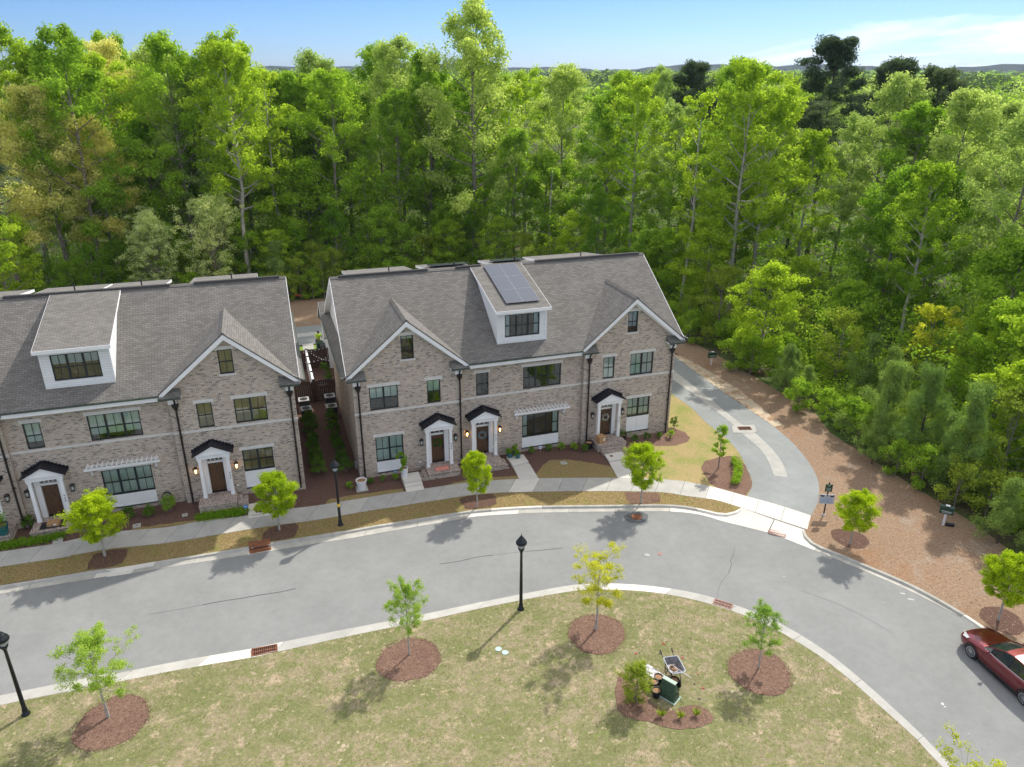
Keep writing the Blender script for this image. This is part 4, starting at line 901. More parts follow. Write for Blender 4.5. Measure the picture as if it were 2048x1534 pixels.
# solar panels
def solar(label, u0, u1, rows, cols, base, e1, e2, tilt_pts, group=None):
    root = thing('solar_array', label, 'solar panels', base, 0)
    return root
spm, t, b = mat('solar_cell'); 
k = nd(t, 'TexBrick', Scale=1.0, Mortar_Size=0.006, Brick_Width=0.17, Row_Height=0.17); k.offset = 0
k.inputs['Color1'].default_value = (0.05, 0.056, 0.066, 1); k.inputs['Color2'].default_value = (0.054, 0.06, 0.07, 1); k.inputs['Mortar'].default_value = (0.058, 0.064, 0.074, 1)
t.links.new(uvnode(t), k.inputs['Vector']); t.links.new(k.outputs[0], b.inputs['Base Color']); b.inputs['Roughness'].default_value = 0.22; b.inputs['Specular IOR Level'].default_value = 0.9
b.inputs['Coat Weight'].default_value = 0.5; b.inputs['Coat Roughness'].default_value = 0.1
M['solar'] = spm; M['alu'] = simple('aluminium_frame', (0.22, 0.23, 0.25), 0.4, 0.05, 3, 0.8)
def solar_array(label, origin, uvec, vvec, nu, nv, w, h, group=None):
    root = thing('solar_array', label, 'solar panels', origin, 0, group)
    uv_ = Vector(uvec).normalized(); vv_ = Vector(vvec).normalized(); nn = uv_.cross(vv_)
    m = MB(); m.mi(1).box(0, 0, 0, w-.012, h-.012, .035); m.mi(0).quad((.018, .018, .037), (w-.030, .018, .037), (w-.030, h-.030, .037), (.018, h-.030, .037))
    me = m.mesh('panel', [M['solar'], M['alu']])
    for i in range(nu):
        for j in range(nv):
            o = link('panel', me, root); p = uv_*(i*w)+vv_*(j*h)+nn*.10
            o.matrix_local = Matrix(((uv_.x, vv_.x, nn.x, p.x), (uv_.y, vv_.y, nn.y, p.y), (uv_.z, vv_.z, nn.z, p.z), (0, 0, 0, 1)))
    for j in range(nv*2):
        rl_ = MB(); rl_.box(0, -.02, 0, nu*w, .02, .06); o = rl_.build('rail', M['black'], root); p = vv_*(h*(j+.5)/2)+nn*.03
        o.matrix_local = Matrix(((uv_.x, vv_.x, nn.x, p.x), (uv_.y, vv_.y, nn.y, p.y), (uv_.z, vv_.z, nn.z, p.z), (0, 0, 0, 1)))
    return root
solar_array('array of six dark blue solar panels on the front dormer roof of the centre row', (10.30, 0.95, 10.30+.245*.95), (1, 0, 0), (0, 1, .245), 2, 3, 1.16, 1.78)
solar_array('solar panels behind the ridge, left of the front dormer with the six panels', (6.75, 6.9, 11.85), (1, 0, 0), (0, 1, -.166), 2, 1, 1.35, 1.6)
solar_array('solar panels behind the ridge, right behind the front dormer with the six panels', (11.4, 6.9, 11.85), (1, 0, 0), (0, 1, -.166), 2, 1, 1.15, 1.6)

# ================================================================== STREET THINGS
def lamp_post():
    root = thing('street_lamp', '', 'street lamp', (0, 0, 0), 0, 'black street lamps')
    p = MB(); p.lathe([(0.17, 0), (0.17, .04), (0.12, .08), (0.105, .30), (0.085, .36), (0.082, 1.2), (0.06, 3.32), (0.075, 3.34), (0.06, 3.38)], n=14); p.build('pole', M['lamp'], root, True)
    h = MB(); h.lathe([(0.05, 3.38), (0.10, 3.44), (0.13, 3.52), (0.16, 3.56), (0.15, 3.60)], n=12)
    for k in range(4):
        a = k*math.pi/2+.4; c, s = math.cos(a), math.sin(a)
        h.path([(c*.14, s*.14, 3.58), (c*.20, s*.20, 3.72), (c*.245, s*.245, 3.90)], 0.013, 5)
    h.build('lamp_cage', M['lamp'], root)
    g = MB(); g.lathe([(0.11, 3.58), (0.15, 3.68), (0.17, 3.80), (0.15, 3.88)], n=12); g.build('globe', M['lampglass'], root, True)
    c = MB(); c.lathe([(0.15, 3.86), (0.265, 3.87), (0.275, 3.92), (0.235, 4.02), (0.19, 4.06), (0.175, 4.10), (0.13, 4.17), (0.10, 4.19), (0.09, 4.23), (0.04, 4.27), (0.03, 4.33), (0.012, 4.36), (0.008, 4.46)], n=16); c.build('lamp_cap', M['lamp'], root, True)
    return root
M['lampglass'] = simple('frosted_globe', (0.35, 0.38, 0.40), 0.15, 0.1, 5, 0.0, 0.8)
lp0 = lamp_post()
lpos = [(5.72, -15.29)]+[(-1.87, -4.97)]+[(-15.90, -15.02)]
lp0.location = (*lpos[0], -0.03); lp0['label'] = 'black lamp post on the near lawn in front of the middle of the road'
l2 = dup(lp0, (*lpos[1], 0.02), 0.3, 'black lamp post with a yellow tag between the two brick rows')
l3 = dup(lp0, (*lpos[2], -0.03), 0.9, 'black lamp post at the left edge of the near lawn')
yt = MB(); yt.lathe([(0.088, 1.25), (0.088, 1.45)], n=12); M['yellow'] = simple('yellow_tag', (0.7, 0.5, 0.05), 0.5); yt.build('pole_tag', M['yellow'], l2)

def grate(name, label, p, ang, w, d, mat_, rows=2, bars=13, z=-0.10, parent=None):
    root = thing(name, label, 'storm drain', (p[0], p[1], z), ang)
    f = MB(); f.box(-w/2, -d/2, 0, w/2, -d/2+.05, .03); f.box(-w/2, d/2-.05, 0, w/2, d/2, .03); f.box(-w/2, -d/2+.05, 0, -w/2+.05, d/2-.05, .03); f.box(w/2-.05, -d/2+.05, 0, w/2, d/2-.05, .03)
    if rows == 2: f.box(-w/2+.05, -.025, 0, w/2-.05, .025, .028)
    f.build('frame', mat_, root)
    MB().quad((-w/2, -d/2, .004), (w/2, -d/2, .004), (w/2, d/2, .004), (-w/2, d/2, .004)).build('pit', M['hole'], root)
    b = MB(); b.box(-.011, -d/2+.05, .003, .011, d/2-.05, .026); me = b.mesh('bar', [mat_])
    for i in range(bars):
        link('bar', me, root, loc=(-w/2+.05+(w-.1)*(i+.5)/bars, 0, 0))
    return root
def ang2(a, b): return math.atan2(b[1]-a[1], b[0]-a[0])
g1 = [(-6.88, -14.25), (-5.95, -14.28)]; pc = ((g1[0][0]+g1[1][0])/2, (g1[0][1]+g1[1][1])/2)
grate('storm_drain', 'rusty storm drain grate in the kerb of the near lawn, left of its tree rings', pc, ang2(*g1), 1.15, 0.52, M['rust'], 2, 12, -0.045)
g1 = [(15.14, -17.80), (15.75, -18.45)]; pc = ((g1[0][0]+g1[1][0])/2, (g1[0][1]+g1[1][1])/2)
grate('storm_drain', 'pinkish storm drain grate in the curved kerb right of the near lawn lamp', pc, ang2(*g1), 0.95, 0.45, M['rustlight'], 2, 12, -0.045)
g1 = [(21.67, -13.35), (22.29, -13.98)]; pc = ((g1[0][0]+g1[1][0])/2, (g1[0][1]+g1[1][1])/2)
grate('storm_drain', 'storm drain grate at the edge of the new white concrete apron', pc, ang2(*g1), 0.95, 0.50, M['rustlight'], 2, 12, -0.10)
cb = [(27.44, -0.76), (29.15, -1.15), (28.65, -2.22), (28.08, -2.29), (26.88, -1.81)]
sheet('drain_collar', cb, 0.03, M['concrete'], grid=False)
cc = [(28.10, -1.47)][0]
grate('storm_drain', 'rusty drain grate in the middle of the alley', cc, -0.28, 0.95, 0.5, M['rust'], 1, 6, 0.035)
# hooded kerb inlet
ia, ib = [(-6.87, -6.12), (-5.91, -6.09)]; im = ((ia[0]+ib[0])/2, (ia[1]+ib[1])/2)
ci = thing('kerb_inlet', 'rust-red hooded kerb inlet in the far kerb near the second street tree from left', 'storm drain', (im[0], im[1], 0), ang2(ia, ib))
m = MB(); m.box(-.58, .0, -.11, .58, .52, -.085); m.build('grate_plate', M['rust'], ci)
m = MB(); m.prism([(.36, -.10), (.42, .0), (.46, .045), (.95, .05), (.95, -.1)], -.58, .58, 'x'); m.build('hood', M['rust'], ci)
b = MB(); b.box(-.012, .06, -.084, .012, .46, -.07); me = b.mesh('bar', [M['rust']])
for i in range(9): link('bar', me, ci, loc=(-.48+i*.12, 0, 0))
m = MB(); m.box(-.5, .352, -.08, .5, .359, -.03); m.build('slot', M['hole'], ci)

M['lid'] = simple('blue_green_lid', (0.40, 0.52, 0.50), 0.7, 0.2, 9)
def disc(name, label, cat, px, r, m, z, th=0.015, mats=None):
    mb = MB(); mb.lathe([(r, 0), (r, th), (r*.9, th+.003), (r*.9, th-.004), (r*.3, th-.004), (r*.28, th)], n=20)
    return mb.build(name, m, None, loc=(px[0], px[1], z), label=label, cat=cat)
P_ = [(15.06, -9.50), (13.85, -13.13), (14.58, -13.27)]
disc('manhole_cover', 'rusty manhole cover in the road at the far kerb, shaded by a street tree', 'manhole cover', P_[0], 0.33, M['rust'], -0.112)
disc('valve_cover', 'pale round valve cover in the road, left of a pinkish one', 'valve cover', P_[1], 0.16, M['concrete'], -0.118)
disc('valve_cover', 'small pinkish round valve cover in the road beyond the yellow young tree', 'valve cover', P_[2], 0.13, M['rustlight'], -0.118)
P_ = [(3.82, -17.60), (4.04, -17.91)]
for i, p in enumerate(P_): disc('access_cover', ['pale blue-green round utility lid in the near lawn, the further of two', 'pale blue-green round utility lid in the near lawn, the nearer of two'][i], 'utility lid', p, 0.15, M['lid'], -0.03)
bl = blob(*[(15.04, -9.55)][0], 0.75, 0.62, 55, M['patch'], -0.116, name='asphalt_patch')
# sealed cracks
def ribbon(px, w, m, z, name='road_crack', seed=0):
    rng = random.Random(seed); P = crs(px, 0.15); P = [Vector((p.x+rng.uniform(-.012, .012), p.y+rng.uniform(-.012, .012))) for p in P]
    A = offset(P, w/2); B = offset(P, -w/2); mb = MB()
    for i in range(len(P)-1): mb.quad((A[i].x, A[i].y, z), (B[i].x, B[i].y, z), (B[i+1].x, B[i+1].y, z), (A[i+1].x, A[i+1].y, z))
    return mb.build(name, m, road)
ribbon([(-9.26, -9.86), (-8.44, -9.86), (-7.48, -9.93), (-6.52, -9.96), (-5.54, -10.04), (-4.74, -10.00)], 0.05, M['crack'], -0.114, seed=1)
ribbon([(-11.69, -9.77), (-10.54, -9.84), (-9.26, -9.86)], 0.015, M['crack'], -0.114, seed=2)
ribbon([(2.80, -10.32), (3.90, -10.40), (4.77, -10.35), (5.83, -10.46)], 0.045, M['crack'], -0.114, seed=3)
ribbon([(7.56, -10.69), (8.53, -10.87), (9.66, -11.04)], 0.045, M['crack'], -0.114, seed=4)
ribbon([(5.88, -10.48), (6.72, -10.56), (7.56, -10.69)], 0.012, M['crack'], -0.114, seed=5)
ribbon([(18.39, -14.64), (17.92, -15.06), (17.76, -15.39), (17.14, -16.01)], 0.045, M['crack'], -0.114, seed=6)
ribbon([(19.01, -13.85), (18.39, -14.64)], 0.02, M['crack'], -0.114, seed=7)
ribbon([(17.14, -16.01), (16.57, -16.36), (15.91, -17.01), (15.49, -17.62)], 0.02, M['crack'], -0.114, seed=8)
ribbon([(19.90, -18.33), (21.04, -19.96), (21.66, -21.33), (22.01, -22.56)], 0.015, M['crack'], -0.114, seed=9)
M['whitestain'] = simple('white_stain', (0.46, 0.46, 0.44), 0.9, 0.25, 8)
for i, (p, rx, ry) in enumerate(zip([(24.71, -20.23), (24.76, -20.74), (20.71, -26.57), (20.68, -26.73), (19.83, -17.13), (23.23, -20.52), (20.45, -28.11), (11.34, -11.04), (18.89, -13.03)], (.13, .17, .06, .04, .04, .04, .04, .02, .02), (.05, .05, .08, .04, .04, .02, .02, .02, .02))):
    blob(p[0], p[1], rx, ry, 70+i, M['whitestain'], -0.113, rot=-.6, name='road_stain')

# signs -------------------------------------------------------------
M['signgreen'] = simple('dark_green_sign', (0.02, 0.055, 0.035), 0.4, 0.2, 8)
M['signgrey'] = simple('grey_board', (0.46, 0.50, 0.56), 0.5, 0.1, 5)
M['lightline'] = simple('pale_lettering', (0.35, 0.42, 0.38), 0.6, 0.1, 5)
M['blueline'] = simple('blue_print', (0.22, 0.33, 0.50), 0.6, 0.2, 9)
M['postwhite'] = simple('white_post', (0.72, 0.68, 0.70), 0.6, 0.06, 3)
p = [(25.72, -13.01)][0]
sg = thing('sign_post', 'black post with a small green sign above a larger grey board, by the alley mouth', 'sign', (p[0], p[1], 0), R(-24)); sg.scale = (.86, .86, .92)
MB().box(-.04, -.03, -.2, .04, .03, 2.45).build('post', M['lamp'], sg)
MB().lathe([(0.12, 0), (0.12, .05), (.06, .1)], n=10).build('post_base', M['signgrey'], sg)
b = MB(); b.box(-.24, -.06, 1.78, .24, -.032, 2.32); gb = b.build('green_plate', M['signgreen'], sg)
b = MB()
for k, (w, z) in enumerate(((.09, 2.19), (.16, 2.03), (.15, 1.97), (.17, 1.90), (.12, 1.84))): b.box(-w, -.066, z, w, -.061, z+(.06 if k == 0 else .025))
b.build('lettering', M['lightline'], gb)
b = MB(); b.box(-.50, -.06, .88, .50, -.032, 1.56); wb = b.build('notice_board', M['signgrey'], sg)
b = MB(); b.box(-.44, -.066, 1.40, -.20, -.061, 1.50); b.box(-.44, -.066, 1.50, -.39, -.061, 1.54); b.box(.20, -.066, 1.40, .44, -.061, 1.50); b.box(.39, -.066, 1.50, .44, -.061, 1.54); b.box(-.045, -.066, 1.44, .045, -.061, 1.52); b.build('black_blocks', M['black'], wb)
b = MB()
for k in range(7): b.box(-.42+.03*(k % 2), -.066, 1.31-k*.058, .42-.05*((k*2) % 3), -.061, 1.328-k*.058)
b.build('printed_lines', M['blueline'], wb)
def trail_sign(label, px, rz_, h=1.25):
    root = thing('trail_sign', label, 'sign', (px[0], px[1], 0), rz_)
    MB().box(-.06, -.06, -.2, .06, .06, h).build('post', M['postwhite'], root)
    b = MB(); b.prism([(-.12, h-.45), (-.12, h-.02), (.06, h+.06), (.06, h-.45)], -.36, .36, 'x'); b.box(-.36, .061, h-.42, .36, .12, h+.02)
    bb = b.build('green_box', M['signgreen'], root)
    b = MB(); b.box(-.10, -.10, h+.062, .12, .06, h+.10); b.build('white_cap', M['white'], root)
    b = MB(); b.box(-.28, -.128, h-.30, .28, -.121, h-.24); b.box(-.22, -.128, h-.38, .22, -.121, h-.345); b.build('lettering', M['lightline'], bb)
    return root
P_ = [(31.65, -16.11), (32.87, 10.65)]
trail_sign('white post with a green box beside the black pipe on the pine straw', P_[0], R(-48))
trail_sign('white post with a green box at the wood edge beyond the alley', P_[1], R(-10), 1.2)
p = [(31.93, -16.31)][0]
m = MB(); m.tube((-.22, 0, .10), (.22, 0, .10), .10, None, 12); m.tube((.225, 0, .10), (.228, 0, .10), .07, None, 12)
m.build('black_cylinder', M['lamp'], None, loc=(p[0], p[1], 0.0), rotz=R(-35), label='short black pipe lying on the pine straw next to the green box sign', cat='pipe')

# transformer pedestal, barrow, pots ---------------------------------
tp = [(9.84, -22.58)][0]
TR = thing('utility_pedestal', 'tapered dark green utility pedestal with a pale top among black pots', 'utility box', (tp[0], tp[1], -0.03), R(-60)); TR.scale = (.82, .78, .86)
M['pedgreen'] = simple('faded_green_box', (0.045, 0.085, 0.05), 0.5, 0.25, 6); M['pale'] = simple('faded_green_top', (0.36, 0.46, 0.38), 0.7, 0.25, 14)
m = MB(); a, b_, c, d_ = .50, .30, .36, .10
m.add([(-a, -b_, .04), (a, -b_, .04), (a, b_, .04), (-a, b_, .04), (-a, -b_, .28), (a, -b_, .28), (a, b_, .28), (-a, b_, .28), (-c, -d_, .98), (c, -d_, .98), (c, d_, .98), (-c, d_, .98)],
      [(0, 1, 5, 4), (1, 2, 6, 5), (2, 3, 7, 6), (3, 0, 4, 7), (4, 5, 9, 8), (5, 6, 10, 9), (6, 7, 11, 10), (7, 4, 8, 11), (8, 9, 10, 11)]); bo = m.build('body', M['pedgreen'], TR)
mod = bo.modifiers.new('bevel', 'BEVEL'); mod.width = .05; mod.segments = 3
m = MB(); m.box(-c-.02, -d_-.02, .982, c+.02, d_+.02, 1.03); m.build('top', M['pale'], TR)
m = MB(); m.box(-.58, -.38, -.05, .58, .38, .038); m.build('base_pad', M['pale'], TR)
m = MB(); m.box(.44, -.05, .40, .49, .05, .56); m.build('latch', M['dark'], TR)
def pot(label, p, r, h, mat_, soil, group, cat='plant pot', z=-0.03):
    root = thing('plant_pot', label, cat, (p[0], p[1], z), 0, group)
    m = MB(); m.lathe([(r*.75, 0), (r, h*.93), (r*1.07, h*.93), (r*1.07, h), (r*.92, h), (r*.9, h*.86)], n=18); m.build('pot_body', mat_, root)
    s = MB(); s.lathe([(r*.9, h*.8), (r*.9, h*.88), (r*.5, h*.92)], n=18); s.build('soil', soil, root)
    return root
pp = [(9.79, -21.78), (9.45, -21.97), (9.34, -22.44), (10.37, -22.16)]
for p, lb in zip(pp, ('black nursery pot of bark behind the green pedestal, touching the plastic sheet', 'black nursery pot of bark at the far left of the pots, half under the shrub', 'black nursery pot of bark nearest the camera, left of the green pedestal', 'black nursery pot of bark right of the green pedestal, below the barrow')):
    pot(lb, p, .19, .38, M['black'], M['soil'], 'black nursery pots around the green pedestal')
wp = [(10.62, -21.63)][0]
WB = thing('wheelbarrow', 'grey wheelbarrow with a tool in its tray, standing on the near lawn', 'wheelbarrow', (wp[0], wp[1], -0.03), R(-8))
m = MB(); T = []
def rr2(x0, x1, y0, y1, k, z, n=4):
    o = []
    for cx, cy, a0, rad in ((x1-k, y1-k, 0, k), (x0+k, y1-k, 90, k), (x0+k*1.6, y0+k*1.6, 180, k*1.6), (x1-k*1.6, y0+k*1.6, 270, k*1.6)):
        for i in range(n+1):
            t = R(a0+90*i/n); o.append((cx+rad*math.cos(t), cy+rad*math.sin(t), z))
    return o
o_ = rr2(-.34, .34, -.52, .48, .1, .66); i_ = rr2(-.32, .32, -.50, .46, .1, .655); f_ = rr2(-.20, .20, -.18, .34, .08, .40); fo = rr2(-.22, .22, -.20, .36, .08, .38)
n_ = len(o_); v = o_+i_+f_+fo; fs = []
for i in range(n_):
    j = (i+1) % n_; fs += [(i, j, n_+j, n_+i), (n_+i, n_+j, 2*n_+j, 2*n_+i), (i, 3*n_+i, 3*n_+j, j)]
fs += [list(range(2*n_, 3*n_)), list(range(4*n_-1, 3*n_-1, -1))]
m.add(v, fs); M['tray'] = simple('worn_grey_steel', (0.20, 0.20, 0.21), 0.5, 0.35, 7, 0.3); tray = m.build('tray', M['tray'], WB)
m = MB(); m.path(o_+[o_[0]], 0.018, 6); m.build('rim', M['signgrey'], tray)
for s in (-1, 1):
    m = MB(); m.path([(s*.10, -.62, .20), (s*.20, -.2, .36), (s*.24, .4, .42), (s*.27, .98, .60)], .022, 6); m.tube((s*.265, .82, .555), (s*.27, 1.0, .61), .03, None, 8); m.build('handle', M['black'], WB)
    m = MB(); m.path([(s*.22, .12, .37), (s*.24, .2, 0.0), (s*.24, .34, 0.0), (s*.24, .38, .41)], .018, 6); m.build('leg', M['black'], WB)
m = MB()
for k in range(16):
    a0, a1 = 2*math.pi*k/16, 2*math.pi*(k+1)/16; m.tube((0, -.62+.16*math.cos(a0), .20+.16*math.sin(a0)), (0, -.62+.16*math.cos(a1), .20+.16*math.sin(a1)), .042, None, 6, False)
m.tube((-.10, -.62, .2), (.10, -.62, .2), .02, None, 8); m.tube((-.03, -.62, .2), (.03, -.62, .2), .12, None, 12); m.build('wheel', M['black'], WB)
m = MB(); m.lathe([(.17, .402), (.13, .45), (.03, .47)], (0, .05, 0), 12, 1.0, 1.2); m.build('soil', M['soil'], WB)
sh = thing('rake_tool', 'garden tool with a long pale handle lying in the wheelbarrow', 'garden tool', (wp[0], wp[1], -0.03), R(-8))
m = MB(); m.tube((-.02, .10, .50), (.36, -.98, .76), .014, None, 6); m.build('handle', M['postwhite'], sh)
m = MB(); m.box(-.12, .06, .49, .10, .10, .52)
for k in range(6): m.tube((-.11+k*.04, .08, .49), (-.11+k*.04, .02, .45), .007, None, 4)
m.build('head', M['black'], sh)
# crumpled plastic sheet
px_ = [(9.86, -21.15)][0]
m = MB(); rng = random.Random(5); nx, ny = 9, 14
for j in range(ny+1):
    for i in range(nx+1): m.v.append((px_[0]+(i/nx-.5)*.55+(.55-j/ny)*-.45, px_[1]+(.5-j/ny)*1.0, -0.03+.02+rng.random()*.10*(1-abs(i/nx-.5)*1.5)))
for j in range(ny):
    for i in range(nx): k = j*(nx+1)+i; m.f.append([k, k+1, k+nx+2, k+nx+1]); m.m.append(0)
M['plastic'] = simple('milky_plastic', (0.62, 0.60, 0.60), 0.25, 0.12, 6, 0, 0.6)
m.build('plastic_sheet', M['plastic'], None, label='crumpled clear plastic sheet behind the black pots', cat='plastic sheet')
# little marker flags
M['pink'] = simple('pink_flag', (0.85, 0.22, 0.20), 0.5, 0.05)
FLB = ['leftmost of them', 'second from the left', 'just left of the barrow handles', 'just right of the barrow tray', 'right of the black pots, fifth', 'rightmost and nearest']
fl = thing('marker_flag', 'small pink marker flag in the near lawn, '+FLB[0], 'marker flag', (0, 0, -0.03), 0, 'pink marker flags in the near lawn')
MB().tube((0, 0, 0), (0, 0, .38), .004, None, 4).build('stem', M['signgrey'], fl); MB().box(0, -.004, .27, .14, .004, .38).build('flag', M['pink'], fl)
fp = [(9.45, -20.18), (10.10, -19.76), (11.06, -20.08), (11.45, -21.07), (11.53, -22.09), (11.23, -22.90)]
for i, p in enumerate(fp):
    if i == 0: fl.location = (*p, -0.03)
    else: dup(fl, (*p, -0.03), i*1.1, 'small pink marker flag in the near lawn, '+FLB[i])

# pots, boxes, wreaths, mats at the doors -------------------------------
M['teal'] = simple('teal_glazed_pot', (0.02, 0.12, 0.13), 0.25, 0.15, 6, 0, 0.7); M['whitepot'] = simple('white_pot', (0.74, 0.75, 0.76), 0.4, 0.04)
M['mat'] = simple('coral_doormat', (0.62, 0.24, 0.19), 0.9, 0.12, 12); M['matdark'] = simple('black_doormat', (0.02, 0.02, 0.022), 0.9, 0.2, 12)
M['card'] = simple('cardboard', (0.42, 0.24, 0.11), 0.8, 0.12, 5); M['label'] = simple('white_label', (0.75, 0.75, 0.75), 0.6)
def box_thing(label, loc, w, d, h, rz_, z):
    r = thing('cardboard_box', label, 'box', (*loc, z), rz_)
    MB().box(-w/2, -d/2, 0, w/2, d/2, h).build('carton', M['card'], r)
    MB().box(-.03, -d/2-.002, h*.05, .03, -d/2+.0, h*.98).box(-w/2, -.03, h+.001, w/2, .03, h+.003).build('tape', M['soil'], r)
    MB().box(w*.05, -d/2-.004, h*.35, w*.32, -d/2-.0025, h*.75).build('shipping_label', M['label'], r); return r
box_thing('cardboard parcel with a white label on the brick stoop of door 920', (16.62, -.95), .55, .5, .5, R(12), .502)
A = LA(-13.9, -.75); box_thing('flat cardboard parcel on the black doormat of door 928', A, .62, .42, .2, R(-8), AZ+.34)
def mat_thing(label, loc, w, d, rz_, z, mm):
    r = thing('doormat', label, 'doormat', (*loc, z), rz_); MB().box(-w/2, -d/2, 0, w/2, d/2, .015).build('mat_body', mm, r); return r
mt = mat_thing('coral red doormat with a darker border on the stoop of door 924', (5.22, -.95), 1.0, .58, R(2), .392, M['mat'])
MB().box(-.5, -.29, .0152, .5, -.26, .017).box(-.5, .26, .0152, .5, .29, .017).box(-.5, -.26, .0152, -.47, .26, .017).box(.47, -.26, .0152, .5, .26, .017).build('mat_border', M['dark'], mt)
A = LA(-13.95, -.7); mat_thing('black doormat under the flat parcel at door 928', A, 1.3, .8, 0, AZ+.322, M['matdark'])
rng = np.random.default_rng(3)
def leafcloud(centers, per, rad, size, rng, upb=0.3, aspect=0.6, flat=1.0, tint=None, out_from=None):
    C = np.repeat(np.asarray(centers, float), per, axis=0); n = len(C)
    r = np.asarray(rad, float); r = np.repeat(r, per) if r.ndim else np.full(n, float(r))
    d = rng.normal(size=(n, 3)); d /= np.linalg.norm(d, axis=1)[:, None]
    q = d*(rng.random(n)**0.45*r)[:, None]; q[:, 2] *= flat; P = C+q
    nrm = d*0.6+rng.normal(size=(n, 3))*0.55; nrm[:, 2] += upb; nrm /= np.linalg.norm(nrm, axis=1)[:, None]
    a = np.cross(nrm, rng.normal(size=(n, 3))); a /= np.linalg.norm(a, axis=1)[:, None]; b = np.cross(nrm, a)
    s = size*(0.6+0.8*rng.random(n))
    A = a*s[:, None]*.5; B = b*(s*aspect*.5)[:, None]; fold = nrm*(s*.12)[:, None]
    V = np.stack([P-A, P-B+fold, P+A, P+B+fold], 1).reshape(-1, 3)
    if tint is None: tint = rng.random(len(centers))
    T = np.clip(np.repeat(tint, per)*0.55+rng.random(n)*0.45, 0, 1)
    return V, T
def leafmesh(name, V, T, m):
    n = len(V)//4; F = np.arange(4*n).reshape(-1, 4)
    me = bpy.data.meshes.new(name); me.vertices.add(4*n); me.vertices.foreach_set('co', V.astype(np.float32).ravel())
    me.loops.add(4*n); me.loops.foreach_set('vertex_index', F.astype(np.int32).ravel())
    me.polygons.add(n); me.polygons.foreach_set('loop_start', np.arange(0, 4*n, 4, dtype=np.int32))
    me.update(calc_edges=True); me.materials.append(m)
    at = me.attributes.new('tint', 'FLOAT', 'FACE'); at.data.foreach_set('value', T.astype(np.float32)); return me
def wreath(label, loc, m, z, rad=.25):
    r = thing('wreath', label, 'wreath', (*loc, z), 0)
    c = [(rad*math.cos(t), -.05, rad*math.sin(t)) for t in np.linspace(0, 2*math.pi, 26)]
    V, T = leafcloud(c, 14, .085, .09, rng); link('foliage', leafmesh('wreath_leaves', V, T, m), r)
    g = MB()
    for k in range(16): g.tube(c[k*26//17], c[(k+1)*26//17], .03, None, 5)
    g.build('ring', M['dark'], r); return r
M['l_greywreath'] = leaf('wreath_grey_blue', (0.20, 0.26, 0.28), (0.42, 0.48, 0.50), .1); M['l_cream'] = leaf('wreath_cream', (0.45, 0.42, 0.34), (0.75, 0.72, 0.65), .1)
wreath('dark green leafy wreath on the wooden door 924', (5.20, .12), M['l_box'], 1.80, .23)
wreath('blue-grey wreath on the wooden door 922', (8.37, .42), M['l_greywreath'], 1.72, .24)
wreath('cream white wreath on the wooden door 920', (17.39, .12), M['l_cream'], 1.85, .22)
def bush(label, loc, r, h, m, per=420, size=.07, name='shrub', cat='shrub', group=None, z=None, seed=0, flat=.8):
    rg = np.random.default_rng(seed+7)
    root = thing(name, label, cat, (loc[0], loc[1], hz(*loc) if z is None else z), 0, group)
    n = max(8, per//16); d = rg.normal(size=(n, 3)); d /= np.linalg.norm(d, axis=1)[:, None]; d[:, 2] = np.abs(d[:, 2])*1.1-.15
    c = d*np.array([r*.72, r*.72, h*.62])*rg.uniform(.55, 1.05, (n, 1)); c[:, 2] += h*.38
    V, T = leafcloud(c, 62, r*.27, size*.9, rg, .4, .55, .9); link('foliage', leafmesh('shrub_leaves', V, T, m), root)
    s = MB()
    for k in range(5): a = k*1.256; s.tube((0, 0, 0), (math.cos(a)*r*.4, math.sin(a)*r*.4, h*.6), .012, .006, 4)
    s.build('stems', M['bark'], root); return root
P_ = [(-.75, -.95), (.52, -.70), (1.37, -.70), (2.13, -.75)]
for i, (p, rr) in enumerate(zip(P_, (.36, .30, .30, .30))): bush(['bright round boxwood by the white pot, at the left corner of the centre row', 'small dark green shrub right behind the white pot', 'small shrub under the window of house 924, the left one', 'small shrub under the window of house 924, next to the concrete steps'][i], p, rr, rr*1.5, M['l_green'] if i in (0, 3) else M['l_box'], 330, .06, 'boxwood', 'shrub', 'clipped shrubs along the centre row', seed=i)
for i, p in enumerate([(11.75, -.15), (13.0, -.15), (13.95, -.25), (14.75, -.55), (15.35, -1.0)]): bush('round clipped shrub below the pergola window, '+['leftmost of five', 'second of five, dark', 'third of five', 'fourth of five, bright', 'rightmost of five, by the black pot'][i], p, .34+.03*(i > 2), .55+.1*(i > 2), M['l_box'] if i in (0, 1, 4) else M['l_green'], 330, .06, 'boxwood', 'shrub', 'clipped shrubs along the centre row', seed=i+10)
for i, p in enumerate([(19.4, -.75), (20.4, -.75), (21.35, -.85), (22.1, -1.05), (23.2, .3)]): bush(['shrub half hidden behind the street tree in front of house 920', 'dark shrub under the white panel of house 920', 'blue-green shrub at the right corner of the centre row', 'bright yellow-green round shrub at the right corner of the centre row', 'loose tall shrub in the side bed around the right corner of the centre row'][i], p, [.35, .35, .33, .40, .42][i], [.55, .55, .5, .62, .95][i], M[['l_box', 'l_box', 'l_box', 'l_green', 'l_box'][i]], 330, .06, 'shrub', 'shrub', None, seed=i+20)
for i, (u, v, r_, h_) in enumerate([(-10.1, -.75, .5, .8), (-8.95, -.8, .48, .75), (-7.85, -.75, .62, 1.15), (-15.35, -.1, .45, .9), (-12.55, -.45, .4, .8)]):
    bush(['dark shrub half hidden behind the leftmost street tree', 'round dark shrub under the pergola window of the left row', 'largest round shrub of the left row, by the hose reel', 'dark shrub left of door 928', 'small potted evergreen right of door 928'][i], LA(u, v), r_, h_, M['l_box'] if i != 2 else M['l_green'], 420, .07, 'shrub', 'shrub', None, seed=i+30)
